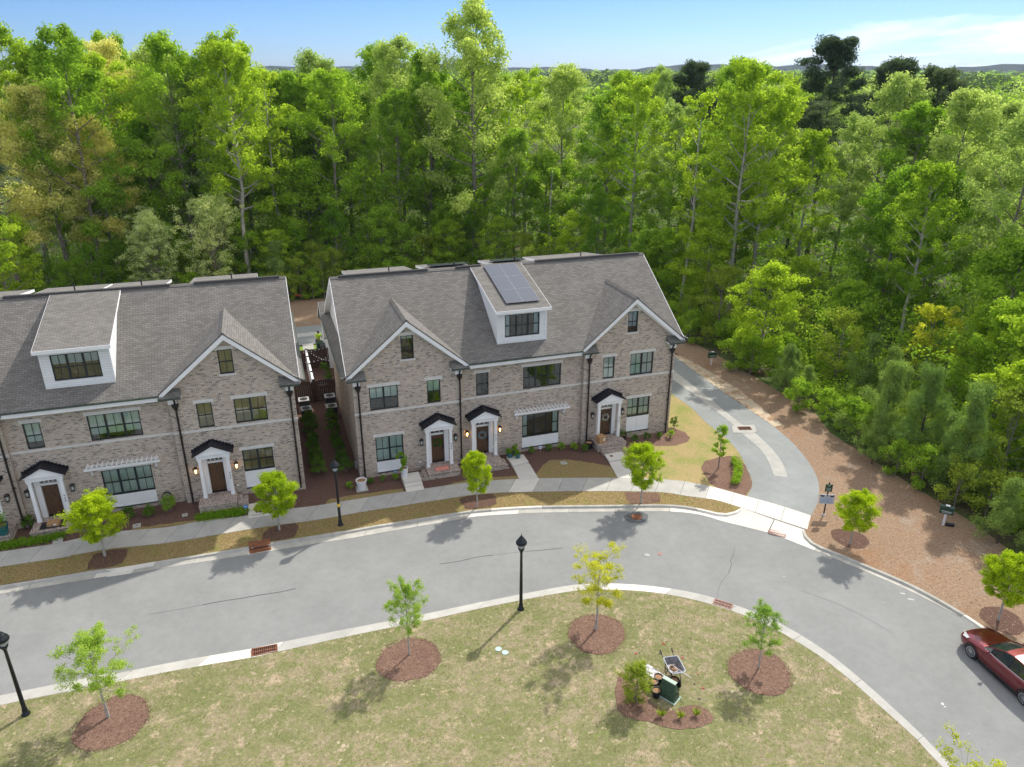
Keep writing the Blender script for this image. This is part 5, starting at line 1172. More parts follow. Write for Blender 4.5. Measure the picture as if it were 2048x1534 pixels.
# foundation shrubs in the passage
gp = [(-2.5, 9.0, .75, 1.4), (-2.45, 7.6, .7, 1.3), (-2.5, 6.0, .6, 1.0), (-2.6, 4.6, .65, 1.2), (-2.55, 3.0, .7, 1.3), (-2.5, 1.5, .7, 1.2), (-.95, 8.8, .65, 1.4), (-.95, 7.2, .6, 1.2), (-.95, 5.6, .55, 1.0), (-.9, 4.2, .6, 1.1), (-.85, 2.6, .6, 1.1), (-.8, 1.1, .62, 1.1)]
for i, (x, y, r_, h_) in enumerate(gp):
    side = 'left' if i < 6 else 'right'; k = i % 6
    bush('dark evergreen on the %s side of the passage, %s' % (side, ['beside the air conditioners', 'second from the air conditioners', 'third from the air conditioners', 'third from the street', 'second from the street', 'nearest the street'][k]), (x, y), r_, h_, M['l_box'], 420, .10, 'evergreen_shrub', 'shrub', 'evergreens in the passage between the rows', seed=i+50)
# crape myrtle and hedge on the corner bed
def hedge(label, pts, r, h):
    rg = np.random.default_rng(8); root = thing('hedge', label, 'hedge', (*pts[0], 0), 0); P = crs([(p[0]-pts[0][0], p[1]-pts[0][1]) for p in pts], .16)
    c = []
    for p in P:
        for k in range(9): a = rg.uniform(0, 6.28); q = rg.random()**.5*r*.8; c.append((p.x+q*math.cos(a), p.y+q*math.sin(a), rg.uniform(.08, h)))
    V, T = leafcloud(c, 26, .15, .07, rg, .4); link('foliage', leafmesh('hedge_leaves', V, T, M['l_green']), root)
hedge('low clipped green hedge strip in the corner bed by the alley mouth', [(24.43, -5.72), (23.88, -6.84), (23.27, -7.68), (22.68, -8.29)], .32, .55)
# lilyturf edging
def tuft_strip(name, label, pts, w, m, n=1400, h=.28, seed=1):
    rg = np.random.default_rng(seed); P = crs(pts, .2); s = arcs(P); V = []; T = []
    for k in range(n):
        p = at_arc(P, s, rg.random()*s[-1]); x = p.x+rg.normal()*w; y = p.y+rg.normal()*w; z = hz(x, y)
        a = rg.uniform(0, 6.28); l = h*rg.uniform(.6, 1.2); dx, dy = math.cos(a), math.sin(a); lean = rg.uniform(.2, .9)*l
        V += [(x-dy*.012, y+dx*.012, z), (x+dy*.012, y-dx*.012, z), (x+dx*lean+dy*.008, y+dy*lean-dx*.008, z+l*.8), (x+dx*lean*.6-dy*.012, y+dy*lean*.6+dx*.012, z+l*.7)]; T.append(rg.random())
    o = link(name, leafmesh(name, np.array(V), np.array(T), m), None, label=label, cat='groundcover', kind='stuff')
tuft_strip('lilyturf', 'dark grassy edging in front of the stoop of house 926', [LA(-6.2, -2.0), LA(-5, -2.05), LA(-3.6, -2.1)], .16, M['l_deep'], 1700)
tuft_strip('lilyturf', 'dark grassy edging at the far left, in front of door 928', [LA(-19, -1.9), LA(-16.4, -1.75), LA(-14.6, -1.75), LA(-13.4, -1.6)], .17, M['l_deep'], 2300, seed=4)
# planted pots
def planted(label, p, r, h, m, lm, z, ph, seed, size=.08, cat='plant pot', group=None):
    rt_ = pot(label, p, r, h, m, M['soil'], group, cat, z)
    if lm:
        rg = np.random.default_rng(seed); c = rg.normal(size=(14, 3))*np.array([r*.6, r*.6, ph*.25]); c[:, 2] += h+ph*.4
        V, T = leafcloud(c, 22, r*.55, size, rg, .4); link('plant', leafmesh('pot_plant', V, T, lm), rt_)
    return rt_
planted('tall white pot holding only soil at the left corner of the centre row', (-.09, -1.25), .33, .62, M['whitepot'], None, .05, .5, 1)
MB().box(-.36, -.36, 0, .36, .36, .045).build('paving_pad', M['concrete'], None, loc=(-.09, -1.25, .004), label='square concrete pad under the tall white pot', cat='paving pad')
planted('tall white planter with upright dark leaves beside the concrete steps of house 924', (2.72, -1.0), .24, .62, M['whitepot'], M['l_deep'], .31, 1.1, 2, .16)
for i, (p, lb) in enumerate([((10.05, -.50), 'teal pot with a leafy plant, left of three on the landing of door 922'), ((10.5, -.30), 'teal pot with a leafy plant, rearmost of three on the landing of door 922'), ((10.55, -.75), 'small teal pot, front right of three on the landing of door 922')]):
    planted(lb, p, .19, .34, M['teal'], M['l_deep'], .19, .4, i+5, .1, group='teal pots by door 922')
A = LA(-16.35, -1.0); planted('large dark teal pot with a leafy plant on the stoop at the left edge', A, .34, .62, M['teal'], M['l_deep'], AZ+.38, .6, 9, .12)
planted('black planter beside the stoop of door 920, on its left', (15.85, -.7), .28, .5, M['black'], None, .01, 0, 1)
planted('dark barrel planter right of door 920', (18.55, -.45), .30, .55, M['black'], M['l_box'], .01, .3, 3)
# concrete landings and paths
pth = thing('front_path', 'stepped concrete path up to the stoop of house 924', 'path', (0, 0, 0), 0)
for z, y0, y1 in ((.31, -1.78, -.72), (.17, -2.12, -1.785), (.06, -2.6, -2.125)): MB().box(2.52, y0, -.2, 3.66, y1, z).build('concrete_step', M['newconcrete'], pth)
pth = thing('front_path', 'concrete path and landing with teal pots at door 922', 'path', (0, 0, 0), 0)
slab3('landing', [(9.88, -1.62, .17), (11.07, -1.46, .17), (11.07, -.4, .17), (9.88, -.3, .17)], M['newconcrete'], pth, .3); slab3('path_slab', [(9.78, -3.35, .025), (11.0, -3.62, .025), (11.12, -1.49, .03), (9.92, -1.65, .03)], M['newconcrete'], pth)
pth = thing('front_path', 'concrete path with one low step up to the brick steps of door 920', 'path', (0, 0, 0), 0)
slab3('landing', [(16.3, -3.05, .13), (17.6, -3.0, .13), (17.75, -2.05, .13), (16.42, -2.05, .13)], M['newconcrete'], pth, .3); slab3('path_slab', [(15.95, -5.1, .02), (16.95, -5.5, .02), (17.6, -3.03, .03), (16.3, -3.08, .03)], M['newconcrete'], pth)
disc('access_cover', 'small rusty round lid on the path of door 920', 'utility lid', (16.75, -2.45), .11, M['rust'], .132)
pth = thing('front_path', 'short concrete path from the sidewalk to the stoop of house 926', 'path', (0, 0, 0), 0)
q = [LA(-3.45, -2.75), LA(-2.0, -2.75), LA(-2.0, -1.3), LA(-3.45, -1.3)]; slab3('path_slab', [(x, y, hz(x, y)+.03) for x, y in q], M['newconcrete'], pth)
# lids and plaques in the beds
for lb, p, w in (('square pale utility lid in the bed under the shrubs of the left row', LA(-9.55, -1.75), .42), ('small square utility lid in the bed, left of the stoop of house 926', LA(-7.0, -1.4), .3), ('oval pale utility lid in the bed in front of door 928', LA(-13.55, -2.0), .5), ('pale square utility lid in the grass below the pergola window of the centre row', (13.35, -2.15), .42)):
    m = MB(); m.box(-w/2, -w/2, 0, w/2, w/2, .03); m.mi(1).box(-.05, -.03, .031, .05, .03, .034); m.build('access_cover', [M['concrete'], M['dark']], None, loc=(p[0], p[1], hz(*p)+.008), rotz=.1, label=lb, cat='utility lid')
# security stake signs
M['bluesign'] = simple('blue_sign', (0.05, 0.22, 0.62), 0.4, 0.08); M['whitesign'] = simple('white_sign', (0.75, 0.77, 0.8), 0.4, 0.05)
def stake(label, p, h, m, r=.13):
    rt_ = thing('yard_sign', label, 'sign', (p[0], p[1], hz(*p)), 0); MB().tube((0, 0, 0), (0, 0, h), .008, None, 5).build('stake', M['signgrey'], rt_)
    o = [(r*math.cos(R(22.5+45*k)), h+r*math.sin(R(22.5+45*k))) for k in range(8)]; MB().prism(o, -.012, .0, 'y').build('plate', m, rt_)
    MB().box(-r*.6, -.016, h-.02, r*.6, -.013, h+.03).build('plate_print', M['whitesign'] if m is M['bluesign'] else M['bluesign'], rt_)
stake('small blue octagonal yard sign at the stoop of house 926', LA(-3.55, -2.2), .45, M['bluesign']); stake('small white yard sign among the shrubs below the pergola window', (12.4, -.2), .4, M['whitesign']); stake('small yard sign by the tall white planter of house 924', (2.2, -.5), .45, M['bluesign'], .1)
# hose reel and meter box, wall vents
m = MB()
for k in range(14):
    a0, a1 = 2*math.pi*k/14, 2*math.pi*(k+1)/14
    for x in (-.04, 0, .04): m.tube((x, .26*math.cos(a0), .5+.26*math.sin(a0)), (x, .26*math.cos(a1), .5+.26*math.sin(a1)), .022, None, 5, False)
M['hose'] = simple('grey_hose', (0.22, 0.24, 0.22), 0.5)
m.build('hose_coil', M['hose'], None, loc=(-.12, .9, .1), label='grey garden hose coiled on the left end wall of the centre row', cat='hose')
A = LA(-8.0, .12); m.build('hose_coil', M['black'], None, loc=(A[0], A[1], AZ+.1), rotz=R(90), label='black hose coil on the wall of the left row, above the largest shrub', cat='hose')
m = MB()
for (x, z) in ((3.97, .62), (9.1, .75), (18.2, .8)): MB().box(x-.07, (.3 if x == 9.1 else 0)-.03, z-.05, x+.07, (.3 if x == 9.1 else 0)-.002, z+.05).build('wall_outlet', M['white'], rowB)
MB().box(s_(-3.95)-.07, -.03, .65, s_(-3.95)+.07, -.002, .75).build('wall_outlet', M['white'], rowA)
# air conditioners in the passage
def aircon(label, x, y):
    r = thing('air_conditioner', label, 'air conditioner', (x, y, hz(x, y)), 0, 'air conditioners in the passage')
    MB().box(-.42, -.42, 0, .42, .42, .07).build('pad', M['concrete'], r)
    b = MB(); b.box(-.37, -.37, .07, .37, .37, .85)
    for k in range(9): b.box(-.38, -.38, .12+k*.08, .38, .38, .15+k*.08)
    b.build('cabinet', M['acdark'], r); MB().box(-.40, -.40, .852, .40, .40, .90).build('top_cover', M['acpale'], r)
    m = MB(); m.lathe([(.30, .902), (.30, .915), (.27, .915), (.27, .904)], n=20); m.lathe([(.09, .902), (.09, .93)], n=12)
    for k in range(12): a = k*math.pi/6; m.box
    m.build('fan_grille', M['black'], r); f = MB(); f.lathe([(.268, .903), (.268, .906)], n=20); f.build('fan_opening', M['hole'], r)
    g = MB()
    for k in range(10): a = k*math.pi/5; g.tube((math.cos(a)*.08, math.sin(a)*.08, .918), (math.cos(a)*.29, math.sin(a)*.29, .918), .006, None, 4)
    g.build('guard_wires', M['acpale'], r)
M['acdark'] = simple('dark_grey_cabinet', (0.05, 0.055, 0.06), .5, .15, 4); M['acpale'] = simple('pale_grey_cover', (0.42, 0.43, 0.42), .5, .1, 4)
aircon('air conditioner on the left side of the passage, the one nearer the fence', -2.59, 12.3); aircon('air conditioner on the left side of the passage, the one nearer the street', -2.55, 9.9+.6)
aircon('air conditioner on the right side of the passage, the one nearer the fence', -.60, 12.4); aircon('air conditioner on the right side of the passage, the one nearer the street', -.66, 9.9+.5)
# fences
def fence(label, x0, x1, y, h, arch=False, name='wooden_fence'):
    r = thing(name, label, 'fence', (0, 0, 0), 0); n = int((x1-x0)/.15); w = (x1-x0)/n
    for i in range(n):
        x = x0+i*w; t = (i+.5)/n; hh = h+(.16*math.sin(math.pi*((t*2) % 1)) if arch else 0)+.01*((i*7) % 3); zb = hz(x, y)-.05
        MB().box(x+.008, y, zb, x+w-.008, y+.022, zb+hh).build('board', M['fencewood'], r)
    for z in (.4, h-.3): MB().box(x0, y+.023, hz(x0, y)+z, x1, y+.06, hz(x0, y)+z+.08).build('rail', M['fencewood'], r)
    for x in (x0, (x0+x1)/2, x1-.1): MB().box(x, y+.061, hz(x, y)-.1, x+.09, y+.15, hz(x, y)+h-.02).build('post', M['fencewood'], r)
fence('dark wooden fence with two arched gates across the passage behind the air conditioners', -3.3, -.02, 13.5, 1.75, True); fence('dark wooden fence at the back of the little courtyard', -3.3, .3, 21.1, 1.8)
r = thing('white_fence', 'narrow white vinyl fence dividing the courtyard between the rows', 'fence', (0, 0, 0), 0)
for k in range(4): MB().box(-1.74, 13.7+k*1.85, -.05, -1.58, 13.7+k*1.85+1.78, 1.82).build('fence_panel', M['white'], r)
for k in range(5): MB().box(-1.76, 13.62+k*1.85, -.05, -1.56, 13.62+k*1.85+.075, 1.9).build('post', M['dark'], r)
sheet('patio', [(-3.3, 13.7), (-1.8, 13.7), (-1.8, 17.5), (-3.3, 17.5)], .02, M['deck'], grid=False); sheet('patio', [(-1.5, 13.7), (.2, 13.7), (.2, 16.2), (-1.5, 16.2)], .02, M['deck'], grid=False)
tb = thing('patio_table', 'small round metal patio table in the courtyard between the rows', 'table', (-.9, 15.3, .03), 0)
m = MB(); m.lathe([(.42, .70), (.42, .73)], n=16); m.build('table_top', M['acpale'], tb)
for k in range(4): a = k*1.57+.4; MB().tube((.32*math.cos(a), .32*math.sin(a), 0), (.2*math.cos(a), .2*math.sin(a), .70), .015, None, 5).build('leg', M['black'], tb)
def chair(label, x, y, a):
    c = thing('patio_chair', label, 'chair', (x, y, .03), a, 'patio chairs in the courtyard')
    MB().box(-.23, -.23, .42, .23, .23, .45).build('seat', M['acdark'], c); MB().box(-.23, .20, .46, .23, .23, .88).build('backrest', M['acdark'], c)
    for sx in (-.2, .2):
        for sy in (-.2, .2): MB().tube((sx, sy, 0), (sx, sy, .42), .013, None, 5).build('leg', M['black'], c)
chair('dark patio chair left of the courtyard table', -1.35, 15.6, .8); chair('dark patio chair right of the courtyard table', -.35, 15.7, -.9)
bush('potted shrub by the right wall of the courtyard', (-.25, 17.2), .4, 1.0, M['l_box'], 300, .1, seed=91); bush('shrub in the back corner of the courtyard', (-.35, 19.2), .5, 1.3, M['l_box'], 300, .1, seed=92); bush('leafy plant at the left side of the courtyard', (-2.9, 18.2), .4, .8, M['l_green'], 300, .1, seed=93)
sl = thing('string_lights', 'strings of small white bulbs over the courtyard', 'string lights', (0, 0, 0), 0)
for (a, b) in (((-3.2, 20.9, 1.9), (.1, 20.6, 2.1)), ((-3.2, 18.0, 2.0), (.1, 18.3, 2.0)), ((-1.6, 20.8, 1.95), (.1, 17.0, 2.1))):
    a = Vector(a); b = Vector(b); pts = [a.lerp(b, t/10)-Vector((0, 0, .25*math.sin(math.pi*t/10))) for t in range(11)]; MB().path(pts, .006, 4).build('cable', M['black'], sl)
    for p in pts[1:-1]: MB().lathe([(.012, 0), (.035, -.04), (.028, -.08), (.005, -.10)], tuple(p), 8).build('bulb', M['whitesign'], sl)
# rear pad, bins and the worker behind
sheet('rear_pad', [(-1.68, 26.2), (-.68, 26.1), (-.62, 27.75), (-1.65, 27.9)], .02, M['concrete'], grid=False)
def binn(label, x, y, m):
    r = thing('wheelie_bin', label, 'bin', (x, y, 0), .1, 'dark bins behind the courtyard'); b = MB(); b.add([(-.26, -.3, .05), (.26, -.3, .05), (.26, .3, .05), (-.26, .3, .05), (-.32, -.38, 1.0), (.32, -.38, 1.0), (.32, .38, 1.0), (-.32, .38, 1.0)], [(0, 3, 2, 1), (0, 1, 5, 4), (1, 2, 6, 5), (2, 3, 7, 6), (3, 0, 4, 7), (4, 5, 6, 7)]); b.build('bin_body', m, r)
    b = MB(); b.prism([(-.42, 1.0), (.40, 1.0), (.36, 1.09), (-.38, 1.05)], -.34, .34, 'x'); b.build('lid', m, r)
    for s in (-1, 1): b = MB(); b.tube((s*.24, .30, .12), (s*.30, .30, .12), .12, None, 12); b.build('wheel', M['black'], r)
binn('dark wheeled bin behind the courtyard fence, the left one', -.2, 25.0, M['signgreen']); binn('dark wheeled bin behind the courtyard fence, next to the worker', .12, 24.1, M['acdark'])
def person(loc, rz_):
    r = thing('person', 'person in a hi-vis yellow shirt and dark cap behind the bins between the rows', 'person', loc, rz_)
    J = {'pel': (0, 0, .95, .16), 'chest': (0, -.10, 1.28, .17), 'neck': (0, -.17, 1.48, .065), 'head': (0, -.21, 1.60, .10), 'crown': (0, -.21, 1.70, .085),
         'sl': (-.19, -.13, 1.42, .075), 'el': (-.27, -.30, 1.18, .055), 'hl': (-.22, -.52, 1.08, .04), 'sr': (.19, -.13, 1.42, .075), 'er': (.27, -.30, 1.18, .055), 'hr': (.22, -.52, 1.08, .04),
         'kl': (-.11, -.05, .50, .08), 'al': (-.12, .02, .09, .055), 'tl': (-.12, -.15, .04, .045), 'kr': (.11, .02, .50, .08), 'ar': (.12, .08, .09, .055), 'tr': (.12, -.09, .04, .045)}
    E_ = [('pel', 'chest'), ('chest', 'neck'), ('neck', 'head'), ('head', 'crown'), ('chest', 'sl'), ('sl', 'el'), ('el', 'hl'), ('chest', 'sr'), ('sr', 'er'), ('er', 'hr'), ('pel', 'kl'), ('kl', 'al'), ('al', 'tl'), ('pel', 'kr'), ('kr', 'ar'), ('ar', 'tr')]
    ks = list(J); me = bpy.data.meshes.new('body'); me.from_pydata([J[k][:3] for k in ks], [(ks.index(a), ks.index(b)) for a, b in E_], [])
    o = link('body', me, r); o.modifiers.new('skin', 'SKIN'); sv = me.skin_vertices[0].data if me.skin_vertices else None
    if sv:
        for i, k in enumerate(ks): sv[i].radius = (J[k][3], J[k][3])
        sv[0].use_root = True
    o.modifiers.new('sub', 'SUBSURF').levels = 2; o.modifiers['sub'].render_levels = 2; me.materials.append(M['skin'])
    m = MB(); m.lathe([(.15, .93), (.175, 1.0), (.20, 1.2), (.225, 1.38), (.12, 1.50), (.07, 1.52)], (0, -.08, 0), 14, 1.15, .95); m.build('shirt', M['hivis'], r, True)
    for s in (-1, 1): MB().tube((s*.20, -.13, 1.43), (s*.265, -.27, 1.22), .085, .075, 10).build('sleeve', M['hivis'], r)
    for s, k, a in ((-1, 'kl', 'al'), (1, 'kr', 'ar')): MB().tube((s*.09, -.0, .98), J[k][:3], .13, .10, 10).tube(J[k][:3], J[a][:3], .10, .075, 10).build('trouser_leg', M['navy'], r)
    m = MB(); m.lathe([(.118, 1.64), (.118, 1.70), (.09, 1.77), (.03, 1.80)], (0, -.21, 0), 12); m.box(-.08, -.42, 1.64, .08, -.30, 1.66); m.build('cap', M['navy'], r, True)
M['skin'] = simple('skin', (0.45, 0.27, 0.19), .6, .05); M['hivis'] = simple('hi_vis_yellow', (0.55, 0.85, 0.05), .7, .08); M['navy'] = simple('navy_cloth', (0.03, 0.03, 0.07), .8, .1)
person((-.25, 26.2, .02), R(20))
# orange netting scrap beyond the rear alley
M['orange'] = simple('orange_plastic', (.75, .16, .05), .6)
p = [(-0.51, 44.01)][0]; m = MB()
for k in range(6): m.box(-.9+k*.3, -.02+.05*(k % 2), .3-.03*k, -.6+k*.3, .02+.05*(k % 2), .55-.05*k)
m.build('orange_netting', M['orange'], None, loc=(p[0], p[1], 0), rotz=-.3, label='scrap of orange safety netting in the brush behind the passage', cat='netting')

# car ------------------------------------------------------------------
def paint(name, col):
    m, t, b = mat(name); b.inputs['Base Color'].default_value = (*col, 1); b.inputs['Metallic'].default_value = .45; b.inputs['Roughness'].default_value = .32
    b.inputs['Coat Weight'].default_value = 1; b.inputs['Coat Roughness'].default_value = .04; return m
M['carred'] = paint('dark_red_car_paint', (0.15, 0.004, 0.009)); M['carglass'] = simple('car_glass', (0.02, 0.03, 0.028), .04, .3, 1, 0, 1.0); M['chrome'] = simple('chrome_trim', (.6, .6, .62), .12, .02, 1, 1.0)
M['tyre'] = simple('tyre_rubber', (.015, .015, .016), .8); M['rim'] = simple('silver_rim', (.55, .56, .58), .3, .05, 3, .8); M['light'] = simple('headlight_lens', (.6, .62, .64), .08, .15, 9, .2, 1)
CAR = thing('parked_car', 'dark red saloon car parked at the right kerb, cut off by the frame', 'car', (25.13, -23.92, -.12), R(-5.0))
# x forward is -y local here: build with y forward (front at y=0), length 4.87
#   stations: y, half width at sill, belt, z sill, z wheel line, z belt, z top (bonnet/boot deck) , half width of deck
ST = [(0.0, .50, .56, .30, .50, .56, .60, .40), (-.06, .66, .72, .24, .50, .62, .67, .50), (-.22, .82, .86, .20, .52, .68, .75, .60), (-.45, .88, .91, .19, .54, .73, .81, .66), (-.85, .91, .925, .18, .56, .80, .89, .70), (-1.25, .92, .925, .18, .58, .85, .95, .73),
      (-1.55, .925, .925, .18, .58, .875, .97, .76), (-2.3, .93, .925, .18, .58, .90, .97, .78), (-3.1, .93, .925, .18, .58, .93, .98, .78), (-3.9, .92, .91, .19, .58, .96, 1.02, .74), (-4.35, .89, .87, .22, .57, .95, 1.03, .68), (-4.7, .80, .80, .27, .55, .90, 1.0, .58), (-4.87, .62, .64, .36, .55, .80, .90, .45)]
m = MB(); rings = []
for (y, ws, wb, zs, zm, zb, zt, wd) in ST:
    half = [(0, zs-.02), (ws*.85, zs), (ws, zs+.10), (ws+.012, zm-.08), (wb+.012, zm+.06), (wb-.005, zb-.05), (wb-.045, zb), (wd+.03, zt-.025), (wd*.6, zt+.01), (0, zt+.025)]
    rings.append([(x, y, z) for x, z in half]+[(-x, y, z) for x, z in half[-2:0:-1]])
nr = len(rings[0]); v = [p for r_ in rings for p in r_]; fs = []
for i in range(len(rings)-1):
    for j in range(nr): fs.append((i*nr+j, i*nr+(j+1) % nr, (i+1)*nr+(j+1) % nr, (i+1)*nr+j))
fs += [list(range(nr-1, -1, -1)), [len(v)-nr+i for i in range(nr)]]
m.add(v, fs); body = m.build('body', M['carred'], CAR, True); sb_ = body.modifiers.new('sub', 'SUBSURF'); sb_.levels = 1; sb_.render_levels = 2
# greenhouse: roof skin + pillars in paint, glass between
GS = [(-1.42, .80, .955, .70, .965), (-1.75, .80, .96, .66, 1.14), (-2.25, .80, .97, .60, 1.38), (-2.65, .80, .97, .575, 1.45), (-3.2, .80, .98, .565, 1.455), (-3.65, .79, 1.0, .565, 1.40), (-4.05, .76, 1.02, .58, 1.24), (-4.42, .70, 1.035, .60, 1.05)]
m = MB()
def gp_(s, k):   # k: 0 belt, 1 roof edge, 2 mid roof, 3 centre
    y, wb, zb, wr, zr = s; return [(wb, y, zb-.04), (wr, y, zr), (wr*.5, y, zr+.035), (0, y, zr+.045)][k]
for a, b in zip(GS, GS[1:]):
    ia = GS.index(a)
    for s in (-1, 1):
        F = lambda p: (s*p[0], p[1], p[2])
        for k in range(3):
            if k == 0: mt_ = 1 if 0 < ia < 6 or True else 0
            else: mt_ = 1 if ia in (0, 1, 5, 6) else 0
            m.mi(mt_); q = [F(gp_(a, k)), F(gp_(b, k)), F(gp_(b, k+1)), F(gp_(a, k+1))]
            m.quad(*q)
gh = m.build('cabin', [M['carred'], M['carglass']], CAR, True)
for s in (-1, 1):
    m = MB(); m.path([(s*gp_(g, 1)[0]*1.005, g[0], g[4]) for g in GS], .028, 6); m.build('roof_pillar', M['carred'], CAR)
    m = MB(); m.path([(s*.835, -1.5, .935), (s*.855, -2.3, .945), (s*.855, -3.1, .97), (s*.83, -3.95, 1.0)], .011, 5); m.build('chrome_trim', M['chrome'], CAR)
    for y in (-2.72, -3.62): m = MB(); m.path([(s*.80, y+.02, .95), (s*.565, y, 1.44)], .03, 6); m.build('door_pillar', M['black'], CAR)
    m = MB(); m.lathe([(.02, -.06), (.10, -.02), (.11, .03), (.06, .09)], (s*1.0, -1.78, 1.0), 10, 1, .7); m.box(s*.86, -1.80, .95, s*.98, -1.75, .98); m.build('wing_mirror', M['carred'], CAR, True)
    m = MB()
    m.add([(s*.62, -.115, .60), (s*.80, -.30, .66), (s*.885, -.60, .745), (s*.80, -.66, .80), (s*.70, -.42, .775), (s*.56, -.20, .705), (s*.60, -.10, .59), (s*.80, -.28, .645), (s*.895, -.60, .735)], [(0, 1, 2, 3, 4, 5)])
    for k_ in range(len(m.v)): m.v[k_] = (m.v[k_][0]*1.03, m.v[k_][1]+.025, m.v[k_][2]+.022)
    m.build('headlight', M['light'], CAR)
    for y in (-2.45, -3.4): MB().box(s*.925, y-.10, .80, s*.955, y+.08, .825).build('door_handle', M['carred'], CAR)
    for y in (-1.55, -2.68, -3.62): MB().box(s*.934, y-.004, .26, s*.9365, y+.004, .88).build('door_seam', M['black'], CAR)
    MB().box(s*.90, -3.6, .15, s*.94, -1.45, .21).build('sill', M['black'], CAR)
for s in (-1, 1):
    for y in (-.98, -3.83):
        w = thing('wheel', None, None, (s*.84, y, .335), 0); w.parent = CAR
        t = MB(); t.lathe([(.20, -.10), (.315, -.11), (.335, -.07), (.335, .07), (.315, .11), (.20, .10)], n=28); tm = t.mesh('tyre', [M['tyre']], True); o = link('tyre', tm, w); o.rotation_euler = (0, R(90), 0)
        a = MB(); a.box(-.02, -.42, -.42, .02, .42, .42)
        r_ = MB(); r_.lathe([(.235, .085*s), (.235, .112*s), (.215, .112*s), (.215, .06*s), (.03, .06*s)] if s > 0 else [(.03, -.06), (.215, -.06), (.215, -.112), (.235, -.112), (.235, -.085)], n=28); o = r_.build('rim', M['black'], w); o.rotation_euler = (0, R(90), 0)
        sp_ = MB(); sp_.tube((s*.104, 0, 0), (s*.122, 0, 0), .055, None, 12)
        for k in range(15):
            q = 2*math.pi*k/15; c, d = math.cos(q), math.sin(q); sp_.tube((s*.112, c*.04, d*.04), (s*.108, c*.222, d*.222), .012, .015, 4)
        for k in range(28):
            q0, q1 = 2*math.pi*k/28, 2*math.pi*(k+1)/28; sp_.tube((s*.112, math.cos(q0)*.226, math.sin(q0)*.226), (s*.112, math.cos(q1)*.226, math.sin(q1)*.226), .016, None, 4, False)
        sp_.build('spokes', M['rim'], w)
        ar = MB()
        for k in range(14):
            q0, q1 = math.pi*k/14-.1, math.pi*(k+1)/14-.1
            for rr_a in (.375,): ar.quad((s*.09, math.cos(q0)*.34, math.sin(q0)*.34), (s*.09, math.cos(q1)*.34, math.sin(q1)*.34), (s*.102, math.cos(q1)*.40, math.sin(q1)*.40), (s*.102, math.cos(q0)*.40, math.sin(q0)*.40))
        ar.build('wheel_arch', M['black'], w)
MB().box(-.45, .0, .30, .45, .035, .42).build('grille', M['black'], CAR); MB().box(-.5, -.04, .57, .5, .012, .60).build('chrome_bar', M['chrome'], CAR)

# ================================================================== TREES
def tree_data(seed, H, tr, cb, rad, prof, nb, up0, up1, sub, clump_r, per, leaf_s, droop=0.0, wob=.02, lean=(0, 0), flat=.75, upb=.45, aspect=.62, inner=.35, dead=0, bare_top=False, spread=1.0, topfork=0, lv=(.72, 1.18)):
    """returns trunk mesh data (MB) and leaf arrays for a tree of height H standing at the origin"""
    rg = np.random.default_rng(seed); mb = MB()
    n = 9; pts = []; off = np.zeros(2)
    for i in range(n+1):
        t = i/n; off = off+rg.normal(size=2)*wob*H/n*2.2; pts.append(np.array([off[0]+lean[0]*t*H, off[1]+lean[1]*t*H, t*H*.97]))
    rr = lambda t: tr*(1.25-.25*min(1, t*12))*(1-t)**.8+.012
    for i in range(n): mb.tube(pts[i], pts[i+1], rr(i/n), rr((i+1)/n), 7, False)
    def tp(t): t = min(t, .999)*n; i = int(t); return pts[i]+(pts[i+1]-pts[i])*(t-i)
    C = []; CR = []; tints = []
    az = rg.uniform(0, 6.28)
    for k in range(nb):
        t = cb+(1-cb)*(k+rg.random()*.7)/nb; t = min(t, .955)
        f = (t-cb)/(1-cb); L = rad*prof(f)*rg.uniform(*lv); az += 2.4+rg.normal()*.35
        el = R(up0+(up1-up0)*f+rg.normal()*8); p = tp(t); d = np.array([math.cos(az)*math.cos(el), math.sin(az)*math.cos(el), math.sin(el)])
        q = p; seg = 4; r0 = min(rr(t)*.55, .02+L*.018); P = [p]
        for s in range(seg):
            d = d+rg.normal(size=3)*.10+np.array([0, 0, .06-droop]); d /= np.linalg.norm(d); q = q+d*L/seg; P.append(q)
        for s in range(seg): mb.tube(P[s], P[s+1], r0*(1-s/seg*.8), r0*(1-(s+1)/seg*.8), 5, False)
        bt = rg.random()
        def add(c, cr): 
            C.append(c); CR.append(cr); tints.append(np.clip(bt*.5+rg.random()*.5, 0, 1))
        if rg.random() < dead: continue
        for s in range(sub):
            u = inner+(1-inner)*(s+rg.random())/sub; i = min(seg-1, int(u*seg)); b = P[i]+(P[i+1]-P[i])*(u*seg-i)
            sd_ = d+rg.normal(size=3)*.75; sd_[2] = sd_[2]*.6+.15; sd_ /= np.linalg.norm(sd_); sl = L*.42*(1.15-u*.6)*rg.uniform(.6, 1.2)*spread
            e = b+sd_*sl
            mb.tube(b, e, r0*.32+.004, .006, 4, False)
            add(e, clump_r*rg.uniform(.65, 1.25)); 
            if rg.random() < .6: add(b+(e-b)*.55+rg.normal(size=3)*.15*clump_r, clump_r*rg.uniform(.5, .95))
        add(P[-1], clump_r*rg.uniform(.7, 1.2))
    if not bare_top: C.append(pts[-1]); CR.append(clump_r*.6); tints.append(.8)
    if not C: return mb, None, None
    V, T = leafcloud(np.array(C), per, np.array(CR), leaf_s, rg, upb, aspect, flat, np.array(tints))
    return mb, V, T
oval = lambda f: max(.12, math.sin(math.pi*(f*.86+.12))**.75)
col_ = lambda f: max(.15, (.62+.5*math.sin(math.pi*min(1, f*.9+.08)))*(1-f**3*.52))
vase = lambda f: .55+.75*f if f < .7 else max(.2, 1.08-(f-.7)*2.4)
cone = lambda f: max(.06, 1-f*.95)
